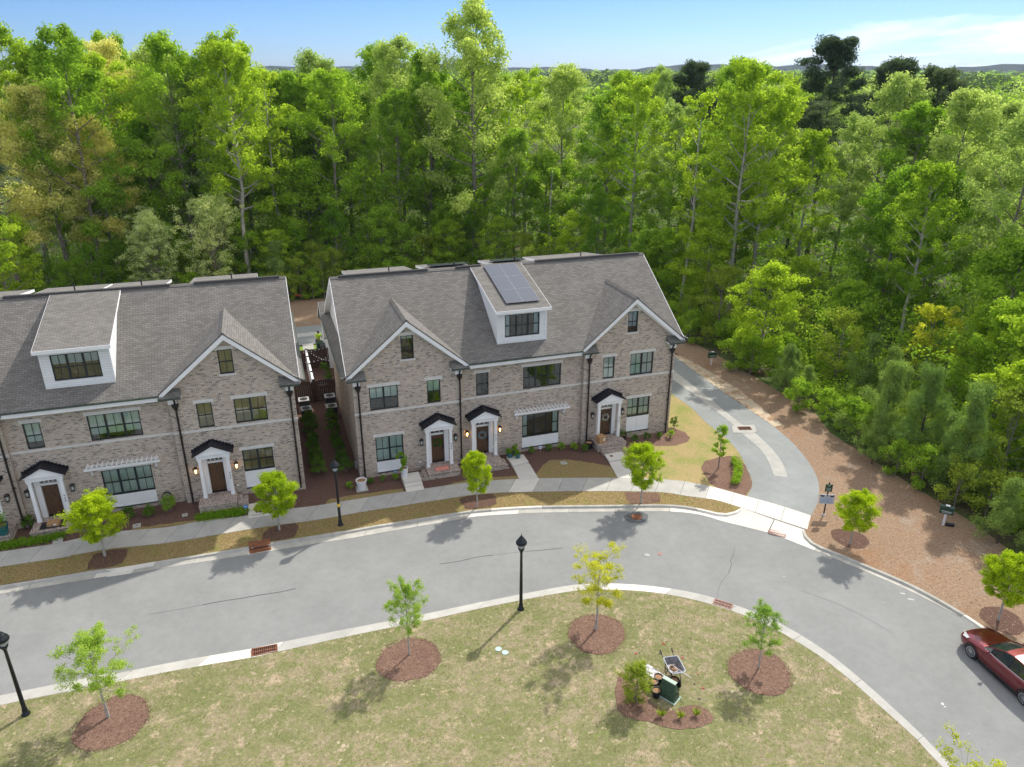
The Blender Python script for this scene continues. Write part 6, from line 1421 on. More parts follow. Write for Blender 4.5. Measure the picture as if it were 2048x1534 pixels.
domed = lambda f: max(.2, (1-(f*1.0)**2.2)**.5*(.75+.25*f))
SPEC = {}
def species(key, leafm_, barkm, cfgs):
    L_ = []
    for c in cfgs:
        mb, V, T = tree_data(**c); tm = mb.mesh(key+'_trunk', [barkm], True)
        L_.append((tm, leafmesh(key+'_crown', V, T, leafm_) if V is not None else None, c['H']))
    SPEC[key] = L_
def plant(key, var, loc, s, rz_, label, name='tree', group=None, cat='tree', z=None, crown_mat=None, sz=None):
    tm, cm, H = SPEC[key][var % len(SPEC[key])]
    r = thing(name, label, cat, (loc[0], loc[1], hz(*loc)-.05 if z is None else z), rz_, group); r.scale = (s, s, sz or s)
    link('trunk', tm, r)
    if cm: link('crown', cm, r)
    return r
base = dict(H=24, tr=.24, cb=.30, rad=4.6, prof=col_, nb=32, up0=18, up1=54, sub=6, clump_r=.85, per=62, leaf_s=.25)
species('tulip', M['l_bright'], M['barkgrey'], [dict(base, seed=s, nb=32, cb=.30+.05*(s % 2), rad=4.0+.4*(s % 3), clump_r=.72, per=50) for s in (1, 2, 3)])
species('poplar', M['l_green'], M['bark'], [dict(base, seed=s, cb=.24, rad=4.8) for s in (11, 12, 13)])
species('sage', M['l_sage'], M['bark'], [dict(base, seed=s, cb=.28, rad=6.0, prof=domed, nb=34, sub=7, clump_r=.85, per=62, up0=10, leaf_s=.25) for s in (21, 22, 23)])
species('golden', M['l_tan'], M['bark'], [dict(base, seed=s, cb=.28, rad=5.6, prof=domed, nb=34, clump_r=1.0, per=60) for s in (31, 32)])
species('deep', M['l_deep'], M['bark'], [dict(base, seed=s, H=18, cb=.15, rad=4.6, prof=oval, nb=32, clump_r=.85, per=60, up0=5) for s in (41, 42)])
species('pine', M['l_pine'], M['barkdark'], [dict(base, seed=s, H=25, tr=.26, cb=.58, rad=4.2, prof=domed, nb=30, up0=0, up1=45, sub=6, clump_r=.9, per=85, leaf_s=.36, aspect=.28, flat=.6, wob=.012) for s in (51, 52)])
species('under', M['l_green'], M['bark'], [dict(base, seed=s, H=9, tr=.11, cb=.18, rad=3.3, prof=oval, nb=30, up0=5, up1=55, sub=6, clump_r=.68, per=50, leaf_s=.21, flat=.6) for s in (61, 62, 63)])
species('brightunder', M['l_bright'], M['bark'], [dict(base, seed=s, H=9, tr=.10, cb=.16, rad=3.2, prof=oval, nb=28, up0=8, up1=55, sub=6, clump_r=.62, per=48, leaf_s=.21, flat=.55) for s in (66, 67)])
species('olive', M['l_olive'], M['bark'], [dict(base, seed=s, H=7, tr=.08, cb=.12, rad=2.8, prof=oval, nb=22, up0=15, up1=60, sub=5, clump_r=.55, per=26, leaf_s=.18) for s in (71, 72)])
species('yellow', M['l_yellow'], M['bark'], [dict(base, seed=s, H=8, tr=.09, cb=.2, rad=2.6, prof=oval, nb=20, sub=4, clump_r=.42, per=26, leaf_s=.22) for s in (76,)])
species('blossom', M['l_blossom'], M['bark'], [dict(base, seed=s, H=8, tr=.08, cb=.10, rad=4.2, prof=oval, nb=40, up0=42, up1=75, sub=7, clump_r=.42, per=34, leaf_s=.14, inner=.2) for s in (81, 82)])
species('sapling_pine', M['l_youngpine'], M['barkdark'], [dict(base, seed=s, H=4.5, tr=.05, cb=.06, rad=1.7, prof=lambda f: max(.12, (1-f*.85)*(.8+.35*math.sin(f*17))), nb=26, up0=20, up1=60, sub=5, clump_r=.34, per=60, leaf_s=.20, aspect=.14, flat=1.0, upb=.1, wob=.01, inner=.2) for s in (91, 92, 93)])
species('bigsapling', M['l_youngpine'], M['barkdark'], [dict(base, seed=s, H=4.8+.4*s%3, tr=.07, cb=.04, rad=2.5, prof=lambda f: max(.15, (1-f*.75)*(.75+.4*math.sin(f*14+1))), nb=26, up0=18, up1=62, sub=7, clump_r=.46, per=62, leaf_s=.23, aspect=.14, flat=1.0, upb=.1, wob=.01, inner=.15) for s in (94, 95, 96)])
species('brush', M['l_green'], M['bark'], [dict(base, seed=s, H=2.6, tr=.03, cb=.05, rad=1.5, prof=oval, nb=16, up0=25, up1=70, sub=4, clump_r=.38, per=26, leaf_s=.15) for s in (101, 102)])
species('olivebrush', M['l_olive'], M['bark'], [dict(base, seed=s, H=2.4, tr=.03, cb=.05, rad=1.6, prof=oval, nb=16, up0=25, up1=70, sub=4, clump_r=.36, per=22, leaf_s=.13) for s in (105, 106)])
species('sparse', M['l_bright'], M['barkgrey'], [dict(base, seed=s, H=23, tr=.20, cb=.42, rad=3.0, prof=col_, nb=22, sub=4, clump_r=.55, per=20, leaf_s=.28, dead=.15) for s in (111, 112)])
species('snag', None, M['barkgrey'], [dict(base, seed=121, H=14, tr=.16, cb=.7, rad=1.8, prof=col_, nb=6, sub=1, clump_r=.1, per=1, leaf_s=.01, dead=1.1, bare_top=True, up0=60, up1=75), dict(base, seed=122, H=16, tr=.13, cb=.4, rad=2.2, prof=col_, nb=16, sub=1, clump_r=.1, per=1, leaf_s=.01, dead=1.1, bare_top=True, up0=50, up1=75)])
species('streetmaple', M['l_maple'], M['barkgrey'], [dict(base, seed=s, H=4.2, tr=.055, cb=.34, rad=1.45, prof=oval, nb=46, up0=12, up1=66, sub=6, clump_r=.23, per=62, leaf_s=.080, lv=(.85, 1.12), flat=.9, inner=.25, wob=.01) for s in (131, 132, 133, 134)])
species('youngash', M['l_ash'], M['barkgrey'], [dict(base, seed=s, H=4.6, tr=.05, cb=.36, rad=1.7, prof=oval, nb=26, up0=18, up1=64, sub=6, clump_r=.22, per=55, leaf_s=.075, aspect=.45, inner=.35, wob=.012) for s in (141, 142, 143, 144)])
species('youngyellow', M['l_yellow'], M['barkgrey'], [dict(base, seed=151, H=4.6, tr=.05, cb=.38, rad=1.7, prof=vase, nb=20, up0=20, up1=62, sub=5, clump_r=.24, per=62, leaf_s=.075, aspect=.45, inner=.35)])
species('crape', M['l_green'], M['bark'], [dict(base, seed=161, H=2.9, tr=.035, cb=.28, rad=.8, prof=vase, nb=14, up0=40, up1=75, sub=4, clump_r=.17, per=26, leaf_s=.09)])
species('loosebush', M['l_olive'], M['bark'], [dict(base, seed=171, H=1.9, tr=.03, cb=.03, rad=1.05, prof=oval, nb=34, up0=35, up1=75, sub=5, clump_r=.22, per=24, leaf_s=.10, aspect=.3)])

# street trees
P_ = [(-14.41, -4.18), (-5.28, -4.49), (6.24, -5.66), (15.96, -8.35)]
sl_ = ['leftmost bright yellow-green street tree on the far verge, in front of the left brick row', 'dense bright street tree before the tan-blind windows, beside the lamp post', 'bright yellow-green street tree in front of door 922 of the centre row', 'bright yellow-green street tree in front of the stoop of door 920']
for i, (p, s) in enumerate(zip(P_, ((1.06, .84), (.96, .82), (.72, .84), (.90, .88)))): plant('streetmaple', i, p, s[0], i*1.3+.4, sl_[i], 'street_tree', 'bright street trees along the far kerb', sz=s[1])
P_ = [(25.11, -15.95), (27.44, -23.41)]
plant('streetmaple', 1, P_[0], .86, 2.2, 'bright street tree on the pine straw beside the notice board', 'street_tree', 'bright street trees along the far kerb', sz=.74); plant('streetmaple', 2, P_[1], .95, 3.2, 'bright street tree on the pine straw above the red car', 'street_tree', 'bright street trees along the far kerb', sz=.84)
P_ = [(-12.64, -16.27), (-0.17, -16.67), (8.62, -17.85), (14.51, -22.42), (14.51, -32.57)]
ll = ['young light green tree in the leftmost mulch ring of the near lawn', 'young airy green tree in the mulch ring left of the near lamp post', 'young yellow tree in the mulch ring right of the near lamp post', 'young green tree in the rightmost mulch ring of the near lawn', 'yellowish treetop at the bottom right edge of the photo, by the road']
for i, (p, k, v_, s) in enumerate(zip(P_, ('youngash', 'youngash', 'youngyellow', 'youngash', 'youngyellow'), (3, 1, 0, 2, 0), ((1.05, .82), (.72, .80), (1.0, .80), (.66, .66), (1.0, .95)))):
    plant(k, v_, p, s[0], i*1.7+.9, ll[i], 'young_tree', 'young trees on the near lawn', z=-.05, sz=s[1])
p = [(22.84, -6.14)][0]; plant('crape', 0, p, 1.0, .5, 'slender young tree in the corner bed beside the low hedge', 'young_tree')
p = [(8.41, -22.39)][0]; plant('loosebush', 0, p, .85, .5, 'loose feathery shrub in the kidney-shaped bed, left of the black pots', 'shrub', cat='shrub', z=-.05)
for i, p in enumerate([(9.00, -23.49), (9.71, -23.81), (10.40, -23.90)]):
    rg = np.random.default_rng(200+i); V = []; T = []
    for k in range(150):
        a = rg.uniform(0, 6.28); l = rg.uniform(.2, .42); le = rg.uniform(.15, .8)*l; dx, dy = math.cos(a), math.sin(a)
        V += [(-dy*.006, dx*.006, 0), (dy*.006, -dx*.006, 0), (dx*le+dy*.003, dy*le-dx*.003, l), (dx*le*.5-dy*.006, dy*le*.5+dx*.006, l*.6)]; T.append(rg.random())
    link('ornamental_grass', leafmesh('grass_tuft', np.array(V), np.array(T), M['l_olive']), None, loc=(*p, -.02), label='small ornamental grass tuft in the kidney-shaped bed, %s of three' % ['leftmost', 'middle', 'rightmost'][i], cat='ornamental grass', group='grass tufts in the kidney-shaped bed')

# ---- the wood ----------------------------------------------------------
rngt = random.Random(77)
used = []
def free(x, y, d):
    return all((x-a)**2+(y-b)**2 > d*d for a, b in used)
HERO = [
 ('sage', 0, (22.3, 49.0), 1.30, 'tallest pale green tree, rising into the sky left of the picture centre', 'tall_tree'),
 ('tulip', 0, (41.6, 21.5), 1.05, 'tallest bright yellow-green tree, with a long bare trunk, beyond the centre row', 'tall_tree'),
 ('sparse', 1, (38.2, 25.5), 1.0, 'slim tall tree with a bare trunk, just left of the tallest yellow-green tree', 'tall_tree'),
 ('tulip', 1, (44.6, 22.5), .95, 'bright yellow-green tree right beside the tallest one beyond the alley', 'tall_tree'),
 ('snag', 0, (30.2, 44.0), 1.0, 'bare pale dead trunk standing behind the right part of the centre roof', 'dead_tree'),
 ('tulip', 2, (-5.5, 48.0), 1.12, 'tall tree with a bare lower trunk directly behind the passage between the rows', 'tall_tree'),
 ('poplar', 0, (-21.85, 50.62), 1.16, 'tall fresh green tree rising highest into the sky at the upper left', 'tall_tree'),
 ('golden', 0, (-28.96, 45.92), 1.02, 'large golden tan tree at the upper left corner', 'tall_tree'),
 ('golden', 1, (-24.83, 50.02), .93, 'golden tan tree just right of the large one at the upper left', 'tall_tree'),
 ('golden', 0, (-20.63, 51.86), .80, 'lower golden tan tree left of the fresh green trees behind the left roof', 'tall_tree'),
 ('pine', 0, (-29.96, 43.03), .78, 'dark pine in front of the golden tan trees at the far left', 'pine_tree'),
 ('pine', 1, (56.52, 57.33), 1.02, 'large round dark pine rising above the wood right of the centre', 'pine_tree'),
 ('pine', 2, (67.86, 41.85), 1.14, 'dark pine poking up just behind the tallest yellow-green tree', 'pine_tree'),
 ('pine', 0, (77.20, 41.53), 1.04, 'broad dark pine right of the tallest yellow-green tree', 'pine_tree'),
 ('poplar', 1, (5.31, 52.75), 1.02, 'mid green tree left of the tallest pale green tree', 'tall_tree'),
 ('poplar', 2, (-12.50, 52.89), 1.13, 'fresh green tall tree reaching into the sky above the left roof', 'tall_tree'),
 ('tulip', 1, (-6.02, 54.22), 1.15, 'bright green tall tree reaching into the sky above the passage between the rows', 'tall_tree'),
 ('yellow', 0, (43.90, -1.71), 1.0, 'young yellow tree at the right of the wood edge, above the young pines', 'yellow_tree'),
 ('brightunder', 0, (36.15, 8.36), 1.0, 'light green bushy tree at the wood edge just beyond the alley', 'bushy_tree'),
 ('brightunder', 1, (39.71, 23.01), 1.15, 'bright arching tree at the wood edge behind the right end of the centre row', 'bushy_tree'),
 ('tulip', 2, (48.52, 5.12), .74, 'bright green conical tree in the right part of the wood', 'tall_tree'),
 ('blossom', 0, (-9.46, 45.59), 1.25, 'pale blossoming tree behind the left roof, the larger of two', 'blossom_tree'),
 ('blossom', 1, (-15.25, 45.07), 1.1, 'pale blossoming tree behind the left roof, the smaller of two', 'blossom_tree'),
 ('sapling_pine', 0, (-3.0, 45.5), 1.45, 'young pine with drooping branches at the wood edge behind the passage', 'pine_tree'),
 ('brightunder', 0, (-28.79, 41.29), 1.2, 'yellow-green broad tree at the left edge of the photo', 'bushy_tree'),
 ('bigsapling', 0, (34.90, -7.40), 1.0, 'fluffy young pine at the wood edge, leftmost of three large ones at the right', 'pine_sapling'),
 ('bigsapling', 1, (35.68, -9.79), 1.0, 'fluffy young pine at the wood edge, middle of three large ones at the right', 'pine_sapling'),
 ('bigsapling', 2, (35.09, -13.84), 1.0, 'fluffy young pine nearest the right edge of the photo, largest of three', 'pine_sapling'),
]
for i, (k, v_, p, s, lb, nm) in enumerate(HERO):
    if isinstance(p, list): p = p[0]
    plant(k, v_, p, s, i*2.1, lb, nm); used.append(p)
# edge curve helpers
EDGE = crs(FE[2:-1], 1.0); es = arcs(EDGE)
def inward(t, d):
    p = at_arc(EDGE, es, t); q = at_arc(EDGE, es, t+.5); v = (q-p).normalized(); return p.x-v.y*d, p.y+v.x*d
LT = es[-1]
def visible(x, y, marg=1.08):
    d = Vector((x-camo.matrix_world[0][3], y-camo.matrix_world[1][3], 0)); f = Vector((fw.x, fw.y, 0)).normalized(); rtt = Vector((rt.x, rt.y, 0))
    z = d.dot(f); return z > 5 and abs(d.dot(rtt))/z < .70*marg+6/z
G_E = 'shrubs and saplings along the wood edge'; G_U = 'understorey trees just inside the wood'; G_T = 'tall trees of the wood'
cnt = dict(edge=0, under=0, tall=0)
# distance bands: (count target, min dist, band from edge, spacing, kinds)
t = 0.0
def side_right(x, y): return x > 31 and y < 22
LBL = {'brush': 'low leafy green shrub', 'olivebrush': 'low olive twiggy shrub', 'sapling_pine': 'young blue-green pine sapling', 'olive': 'thin olive-leaved small tree', 'under': 'mid green understorey tree', 'brightunder': 'bright yellow-green understorey tree', 'deep': 'deep green leafy tree', 'tulip': 'tall bright yellow-green tree', 'poplar': 'tall fresh green tree', 'sage': 'tall pale sage-green tree', 'golden': 'tall golden tan tree', 'pine': 'tall dark pine', 'sparse': 'tall thinly leaved tree', 'snag': 'bare leafless trunk', 'blossom': 'pale blossoming tree', 'yellow': 'small yellow tree'}
NM = {'brush': 'shrub', 'olivebrush': 'shrub', 'sapling_pine': 'pine_sapling', 'pine': 'pine_tree', 'snag': 'dead_tree'}
def where(x, y):
    if side_right(x, y): return " beyond the alley"
    if x < -3: return " behind the left row"
    if x < 14: return " behind the centre row's left half"
    if x < 34: return " behind the centre row's right half"
    return " in the right part"
CX0, CY0 = camo.matrix_world[0][3], camo.matrix_world[1][3]
def bearing(x, y): return math.atan2(x-CX0, y-CY0)
def skyf(x, y):     # measured heights of the canopy along the skyline
    t_ = math.tan(bearing(x, y)-YAW)
    for lim, f in ((-.30, 1.06), (-.22, .95), (-.13, .98), (.02, .98), (.27, .95), (.36, .93), (9, .95)):
        if t_ < lim: return f
PXT = lambda px: (px-1024)/FPX/math.cos(.32)
SECT = [(-80, 215, 96, .62), (850, 1030, 95, .86), (1290, 1395, 125, .90), (1435, 1600, 66, .5), (1540, 1720, 112, .90), (215, 310, 95, .6), (300, 510, 89.4, .5), (1770, 1830, 70, .7)]   # keep lower trees before the ones that stand out
PLACED = []
def put(k, x, y, s, grp):
    if k in ('poplar', 'tulip', 'sage', 'sparse', 'golden', 'pine'): s *= skyf(x, y)
    t_ = math.tan(bearing(x, y)-YAW); d_ = math.hypot(x-CX0, y-CY0)
    for a_, b_, dm, f_ in SECT:
        if PXT(a_) < t_ < PXT(b_) and d_ < dm and k not in ('brush', 'olivebrush', 'sapling_pine'): s *= f_
    o = plant(k, rngt.randint(0, 5), (x, y), s, rngt.uniform(0, 6.28), '', NM.get(k, 'tree'), grp+where(x, y), 'shrub' if 'brush' in k else 'tree', sz=s*rngt.uniform(.94, 1.1)); used.append((x, y))
    PLACED.append((k, where(x, y), bearing(x, y), o))
# edge band
t = 0.5
while t < LT-1:
    x, y = inward(t, rngt.uniform(-.5, 2.3)); right = side_right(x, y)
    if visible(x, y) and free(x, y, 1.0):
        k = rngt.choice(['sapling_pine', 'olivebrush', 'brush', 'brush', 'olivebrush', 'sapling_pine', 'brush'] if right and y < 6 else ['brush', 'olivebrush', 'brush', 'olive'])
        s = rngt.uniform(.6, 1.0) if k == 'sapling_pine' else (rngt.uniform(.7, 1.25) if k != 'olive' else rngt.uniform(.45, .7))
        if right and -10 < y < -1 and k != 'sapling_pine': s *= .85
        put(k, x, y, s, G_E); cnt['edge'] += 1
    t += rngt.uniform(1.0, 1.9)
t = 0.5
while t < LT-1:
    x, y = inward(t, rngt.uniform(2.6, 6.0)); right = side_right(x, y)
    if visible(x, y) and free(x, y, 1.5):
        k = rngt.choice(['sapling_pine', 'sapling_pine', 'olive', 'olivebrush', 'brush'] if right else ['under', 'olive', 'under', 'brightunder', 'deep'])
        s = {'sapling_pine': rngt.uniform(.9, 1.35), 'olive': rngt.uniform(.55, .95), 'deep': rngt.uniform(.4, .6)}.get(k, rngt.uniform(.7, 1.1)); put(k, x, y, s, G_U); cnt['under'] += 1
    t += rngt.uniform(1.9, 3.2)
# inner bands
def band_trees(d0, d1, step, kinds_b, kinds_r, sc, mind, grp):
    t = rngt.uniform(0, step)
    while t < LT-1:
        x, y = inward(t, rngt.uniform(d0, d1)); right = side_right(x, y)
        if visible(x, y) and free(x, y, mind):
            k = rngt.choice(kinds_r if right else kinds_b)
            if x < -17 and k in ('sage',): k = 'golden'
            if x < 6 and k == 'pine': k = 'poplar'
            a, b = sc.get(k, sc['*']); 
            if right: a, b = a*sc.get('r', 1), b*sc.get('r', 1)
            put(k, x, y, rngt.uniform(a, b), grp)
        t += step*rngt.uniform(.7, 1.3)
band_trees(4.5, 8, 4.0, ['poplar', 'tulip', 'sparse', 'deep', 'under', 'poplar'], ['under', 'olive', 'brightunder'], {'*': (.88, 1.08), 'under': (.9, 1.3), 'deep': (.6, .95), 'sparse': (.9, 1.05), 'olive': (.8, 1.1), 'brightunder': (.8, 1.2), 'r': .75}, 2.4, G_T)
band_trees(8.5, 13, 3.9, ['poplar', 'sage', 'tulip', 'deep', 'poplar', 'sparse', 'under', 'snag'], ['under', 'deep', 'brightunder', 'under', 'sparse'], {'*': (.92, 1.1), 'under': (1.0, 1.5), 'deep': (.7, 1.0), 'brightunder': (1, 1.4), 'r': .78}, 2.6, G_T)
band_trees(14, 19, 4.0, ['poplar', 'sage', 'tulip', 'deep', 'sage', 'poplar'], ['deep', 'tulip', 'under', 'sage', 'sparse', 'deep'], {'*': (.95, 1.12), 'under': (1.2, 1.7), 'deep': (.85, 1.1), 'r': .85}, 3.0, G_T)
band_trees(20, 27, 4.4, ['poplar', 'sage', 'pine', 'tulip', 'sage'], ['sage', 'sage', 'poplar', 'tulip', 'sage'], {'*': (.95, 1.1), 'deep': (1.0, 1.2), 'r': .93}, 3.6, G_T)
band_trees(28, 38, 5.0, ['poplar', 'sage', 'pine', 'tulip', 'sage'], ['sage', 'sage', 'poplar', 'sage', 'pine', 'tulip'], {'*': (.9, 1.06), 'r': .98}, 4.5, G_T)
band_trees(39, 52, 6.0, ['poplar', 'sage', 'pine', 'tulip'], ['sage', 'sage', 'poplar', 'pine'], {'*': (.88, 1.03)}, 5.5, G_T)

band_trees(53, 66, 7.0, ['poplar', 'sage', 'pine', 'tulip', 'sage'], ['sage', 'poplar', 'sage', 'pine'], {'*': (.86, 1.04)}, 5.5, G_T)
band_trees(67, 84, 8.0, ['poplar', 'sage', 'pine', 'tulip'], ['sage', 'poplar', 'sage', 'pine'], {'*': (.86, 1.04)}, 6, G_T)
ORD = ['leftmost', 'second', 'third', 'fourth', 'fifth', 'sixth', 'seventh', 'eighth', 'ninth', 'tenth', 'eleventh', 'twelfth', 'thirteenth', 'fourteenth', 'fifteenth', 'sixteenth', 'seventeenth', 'eighteenth', 'nineteenth', 'twentieth', 'twenty-first', 'twenty-second', 'twenty-third', 'twenty-fourth', 'twenty-fifth', 'twenty-sixth', 'twenty-seventh', 'twenty-eighth', 'twenty-ninth', 'thirtieth']
from itertools import groupby
PLACED.sort(key=lambda q: (q[0], q[1], q[2]))
for (k, w), it in groupby(PLACED, key=lambda q: (q[0], q[1])):
    it = list(it)
    for i, q in enumerate(it):
        q[3]['label'] = ('the only '+LBL[k]+w) if len(it) == 1 else (LBL[k]+w+', '+('leftmost' if i == 0 else 'rightmost' if i == len(it)-1 else ORD[min(i, 29)]+' from the left'))
# undergrowth mass filling the trunk space inside the wood
def undergrowth(n, d0, d1, z0, z1, cr, per, ls, m, lab, seed):
    rg = np.random.default_rng(seed); C = []
    while len(C) < n:
        t_ = rg.random()*LT; d = d0+(d1-d0)*rg.random(); x, y = inward(t_, d)
        if not visible(x, y): t_ = 0; C.append((x, y, -50)); continue
        zz = z0+(z1-z0)*rg.random()**1.3
        if side_right(x, y): zz = z0+(zz-z0)*min(1, .25+d/26)
        C.append((x, y, zz))
    C = np.array([c for c in C if c[2] > -9]); V, T = leafcloud(C, per, cr*(.7+.7*rg.random(len(C))), ls, rg, .5, .62, .6, rg.random(len(C)))
    V[:, 2] = np.maximum(V[:, 2], 0.02); link('undergrowth', leafmesh('undergrowth', V, T, m), None, label=lab, cat='undergrowth', kind='stuff')
undergrowth(1500, 2.5, 9, .3, 4.5, 1.0, 60, .20, M['l_green'], 'leafy green undergrowth along the front of the wood', 1)
undergrowth(1300, 6, 30, .3, 9, 1.3, 60, .24, M['l_deep'], 'deep green undergrowth filling the inside of the wood', 2)
undergrowth(1000, 6, 26, 2, 11, 1.2, 55, .24, M['l_green'], 'mid green foliage of low trees inside the wood', 3)
undergrowth(900, 27, 56, .5, 15, 2.2, 60, .42, M['l_deep'], 'deep green foliage far inside the wood', 5)
undergrowth(450, 4, 22, 1.5, 9, 1.1, 50, .22, M['l_bright'], 'bright green saplings inside the wood', 4)
# ---- distant wood: one mass out to the horizon -----------------------------
rgf = np.random.default_rng(9)
def farwood(n, r0, r1, qs, per, hgt, name, m, cr, lab, tall=.3):
    rr = r0+(r1-r0)*rgf.random(n)**1.1; th = YAW+rgf.uniform(-.78, .78, n)
    X = -4+rr*np.sin(th); Y = -44+rr*np.cos(th)
    k_ = ~((X < 112) & (Y < 122)); X = X[k_]; Y = Y[k_]; n = len(X)
    H = hgt*(.80+tall*rgf.random(n))
    c = np.stack([X, Y, H-cr*.9], 1); V, T = leafcloud(c, per, np.full(n, cr)*(.7+.6*rgf.random(n)), qs, rgf, .8, .7, .75, rgf.random(n))
    V[:, 2] -= .45
    link(name, leafmesh(name, V, T, m), None, label=lab, cat='distant wood', kind='stuff')
farwood(620, 92, 210, .62, 170, 21.5, 'distant_wood', M['l_green'], 3.6, 'mass of fresh green treetops behind the nearest trees')
farwood(420, 92, 210, .62, 170, 22.0, 'distant_wood', M['l_sage'], 3.8, 'mass of pale sage treetops behind the nearest trees')
farwood(220, 95, 260, .60, 170, 23.5, 'distant_pines', M['l_pine'], 3.0, 'scattered dark pine tops behind the nearest trees')
farwood(900, 200, 520, 1.5, 60, 21.5, 'distant_wood', M['l_green'], 5.0, 'fresh green treetops in the middle distance')
farwood(500, 200, 520, 1.5, 60, 22.0, 'distant_wood', M['l_sage'], 5.0, 'pale green treetops in the middle distance')
farwood(300, 200, 520, 1.4, 60, 23.5, 'distant_pines', M['l_pine'], 4.4, 'dark pine tops in the middle distance')
farwood(1300, 500, 1500, 4.0, 32, 20.5, 'distant_wood', M['l_green'], 8.0, 'far treetops just below the horizon')
farwood(600, 500, 1500, 4.0, 32, 22.0, 'distant_pines', M['l_pine'], 7.0, 'far dark pines just below the horizon')
farwood(1100, 1500, 3300, 10, 24, 20.0, 'distant_wood', M['l_deep'], 18.0, 'tree line along the horizon')
# low hills on the horizon
m = MB(); nn_ = 160; ring_ = []
for i in range(nn_+1):
    th = YAW-1.0+2.0*i/nn_; r_ = 3650; h_ = 26+9*math.sin(i*.19+1)+6*math.sin(i*.47)+2.5*math.sin(i*1.9)+14*sst((i-95)/40)
    m.v += [(-4+r_*math.sin(th), -44+r_*math.cos(th), -1), (-4+r_*math.sin(th), -44+r_*math.cos(th), h_), (-4+(r_+140)*math.sin(th), -44+(r_+140)*math.cos(th), -1)]
for i in range(nn_): k = 3*i; m.f += [[k, k+3, k+4, k+1], [k+1, k+4, k+5, k+2]]; m.m += [0, 0]
M['hills'] = simple('wooded_hills', (.06, .085, .04), .95, .3, .01); m.build('hills', M['hills'], None, kind='structure')
tri_ = 0; seen_ = set()
for o_ in bpy.data.objects:
    if o_.type == 'MESH' and o_.data.name not in seen_: seen_.add(o_.data.name); tri_ += sum(2 if len(p_.vertices) == 4 else len(p_.vertices)-2 for p_ in o_.data.polygons)
print('TRIS', tri_)
print('TREES', len(used), 'objects', len(bpy.data.objects))

# ---- small stuff on the ground: turf tufts, strayed bark chips, litter ----------
def scatter(name, label, P, size, m, seed, up=.0, aspect=.4, h=0):
    rg = np.random.default_rng(seed); n = len(P)
    if h:       # upright blades
        a = rg.uniform(0, 6.283, n); l = h*rg.uniform(.5, 1.3, n); d = np.stack([np.cos(a), np.sin(a), np.zeros(n)], 1); pr = np.stack([-d[:, 1], d[:, 0], np.zeros(n)], 1)*size
        top = P+d*(l*rg.uniform(.2, 1.0, n))[:, None]; top[:, 2] += l
        V = np.stack([P-pr, P+pr, top+pr*.3, top-pr*.3], 1).reshape(-1, 3)
    else:
        a = rg.uniform(0, 6.283, n); s_ = size*rg.uniform(.4, 1.3, n); d = np.stack([np.cos(a), np.sin(a), rg.normal(0, .15, n)], 1)*s_[:, None]; q = np.stack([-np.sin(a), np.cos(a), rg.normal(0, .25, n)], 1)*(s_*aspect)[:, None]
        P = P+np.array([0, 0, size*.25]); V = np.stack([P-d, P-q, P+d, P+q], 1).reshape(-1, 3)
    link(name, leafmesh(name, V, rg.random(n), m), None, label=label, cat='ground litter' if not h else 'grass', kind='stuff')
def inpoly(px_, py_, poly):
    c = np.zeros(len(px_), bool); j = len(poly)-1
    for i in range(len(poly)):
        xi, yi = poly[i][0], poly[i][1]; xj, yj = poly[j][0], poly[j][1]
        c ^= ((yi > py_) != (yj > py_)) & (px_ < (xj-xi)*(py_-yi)/(yj-yi+1e-12)+xi); j = i
    return c
rs_ = np.random.default_rng(5); M['l_turf'] = leaf('turf_blades', (0.20, 0.20, 0.06), (0.50, 0.45, 0.24), .2, 0); M['l_chip'] = leaf('bark_chips', (0.07, 0.04, 0.03), (0.36, 0.23, 0.16), .05, 0); M['l_litter'] = leaf('straw_litter', (0.12, 0.07, 0.04), (0.55, 0.42, 0.28), .05, 0)
isl = [tuple(p) for p in IK]+[(17, -60), (-70, -60)]
X = rs_.uniform(-18, 19.5, 60000); Y = rs_.uniform(-31, -13, 60000); k_ = inpoly(X, Y, isl)
for cx, cy, r_, _ in CHIPS: k_ &= np.hypot(X-cx, Y-cy) > r_*1.02
dens = np.sin(X*1.7+np.sin(Y*1.3)*2)*np.sin(Y*1.9+np.cos(X*.9)*2); k_ &= rs_.random(len(X)) < .45+.4*dens
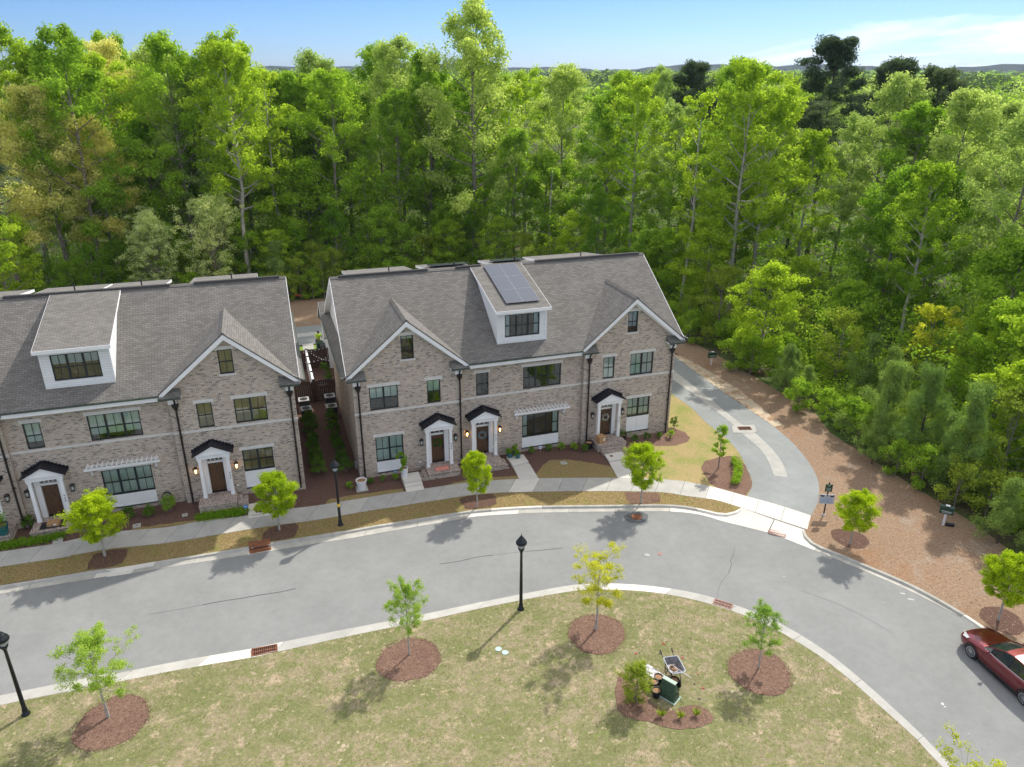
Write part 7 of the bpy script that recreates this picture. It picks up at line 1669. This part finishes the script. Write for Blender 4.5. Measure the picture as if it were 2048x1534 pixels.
scatter('turf_tufts', 'short tufts of turf on the near lawn', np.stack([X, Y, np.full(len(X), -.035)], 1)[k_], .012, M['l_turf'], 1, h=.055)
vp = [tuple(p) for p in offset(KBp, -0.005)]+[tuple(p) for p in reversed(WS) if p.x < 21.6]
X = rs_.uniform(-24, 21, 52000); Y = rs_.uniform(-11, -2.5, 52000); k_ = inpoly(X, Y, vp); P = np.stack([X, Y, np.zeros(len(X))], 1)[k_]; P[:, 2] = [hz(a_, b_) for a_, b_ in P[:, :2]]
M['l_vturf'] = leaf('verge_blades', (0.17, 0.12, 0.045), (0.42, 0.33, 0.13), .15, 0); scatter('turf_tufts', 'straw-coloured tufts of turf on the far verge', P, .012, M['l_vturf'], 2, h=.055)
C_ = []
for cx, cy, r_, z_ in CHIPS:
    a = rs_.uniform(0, 6.283, 900); q = r_*np.where(rs_.random(900) < .6, rs_.normal(1.0, .05, 900), rs_.random(900)**.5); C_.append(np.stack([cx+q*np.cos(a), cy+q*np.sin(a), np.full(900, z_)], 1))
scatter('bark_chips', 'bark chips on and around the mulch rings of the near lawn', np.concatenate(C_), .035, M['l_chip'], 3)
X = rs_.uniform(22, 35, 14000); Y = rs_.uniform(-30, 14, 14000); k_ = inpoly(X, Y, sp) | ((X > 31.3) & (X < 34.6) & (Y > -1)); scatter('ground_litter', 'needles, twigs and leaf litter on the pine straw', np.stack([X, Y, np.full(len(X), .004)], 1)[k_], .055, M['l_litter'], 4, aspect=.22)
# ---- air: a very thin even haze round the whole place ------------------------
hm = bpy.data.materials.new('thin_haze'); hm.use_nodes = True; ht = hm.node_tree; ht.nodes.clear()
ho = ht.nodes.new('ShaderNodeOutputMaterial'); hv_ = ht.nodes.new('ShaderNodeVolumePrincipled'); ht.links.new(hv_.outputs[0], ho.inputs['Volume'])
hv_.inputs['Color'].default_value = (0.72, 0.84, 1.0, 1); hv_.inputs['Density'].default_value = 0.00008; hv_.inputs['Anisotropy'].default_value = 0.2
hb = MB(); hb.box(-4100, -4100, -1.6, 4100, 4100, 62); hb.build('haze', hm, None, kind='stuff')
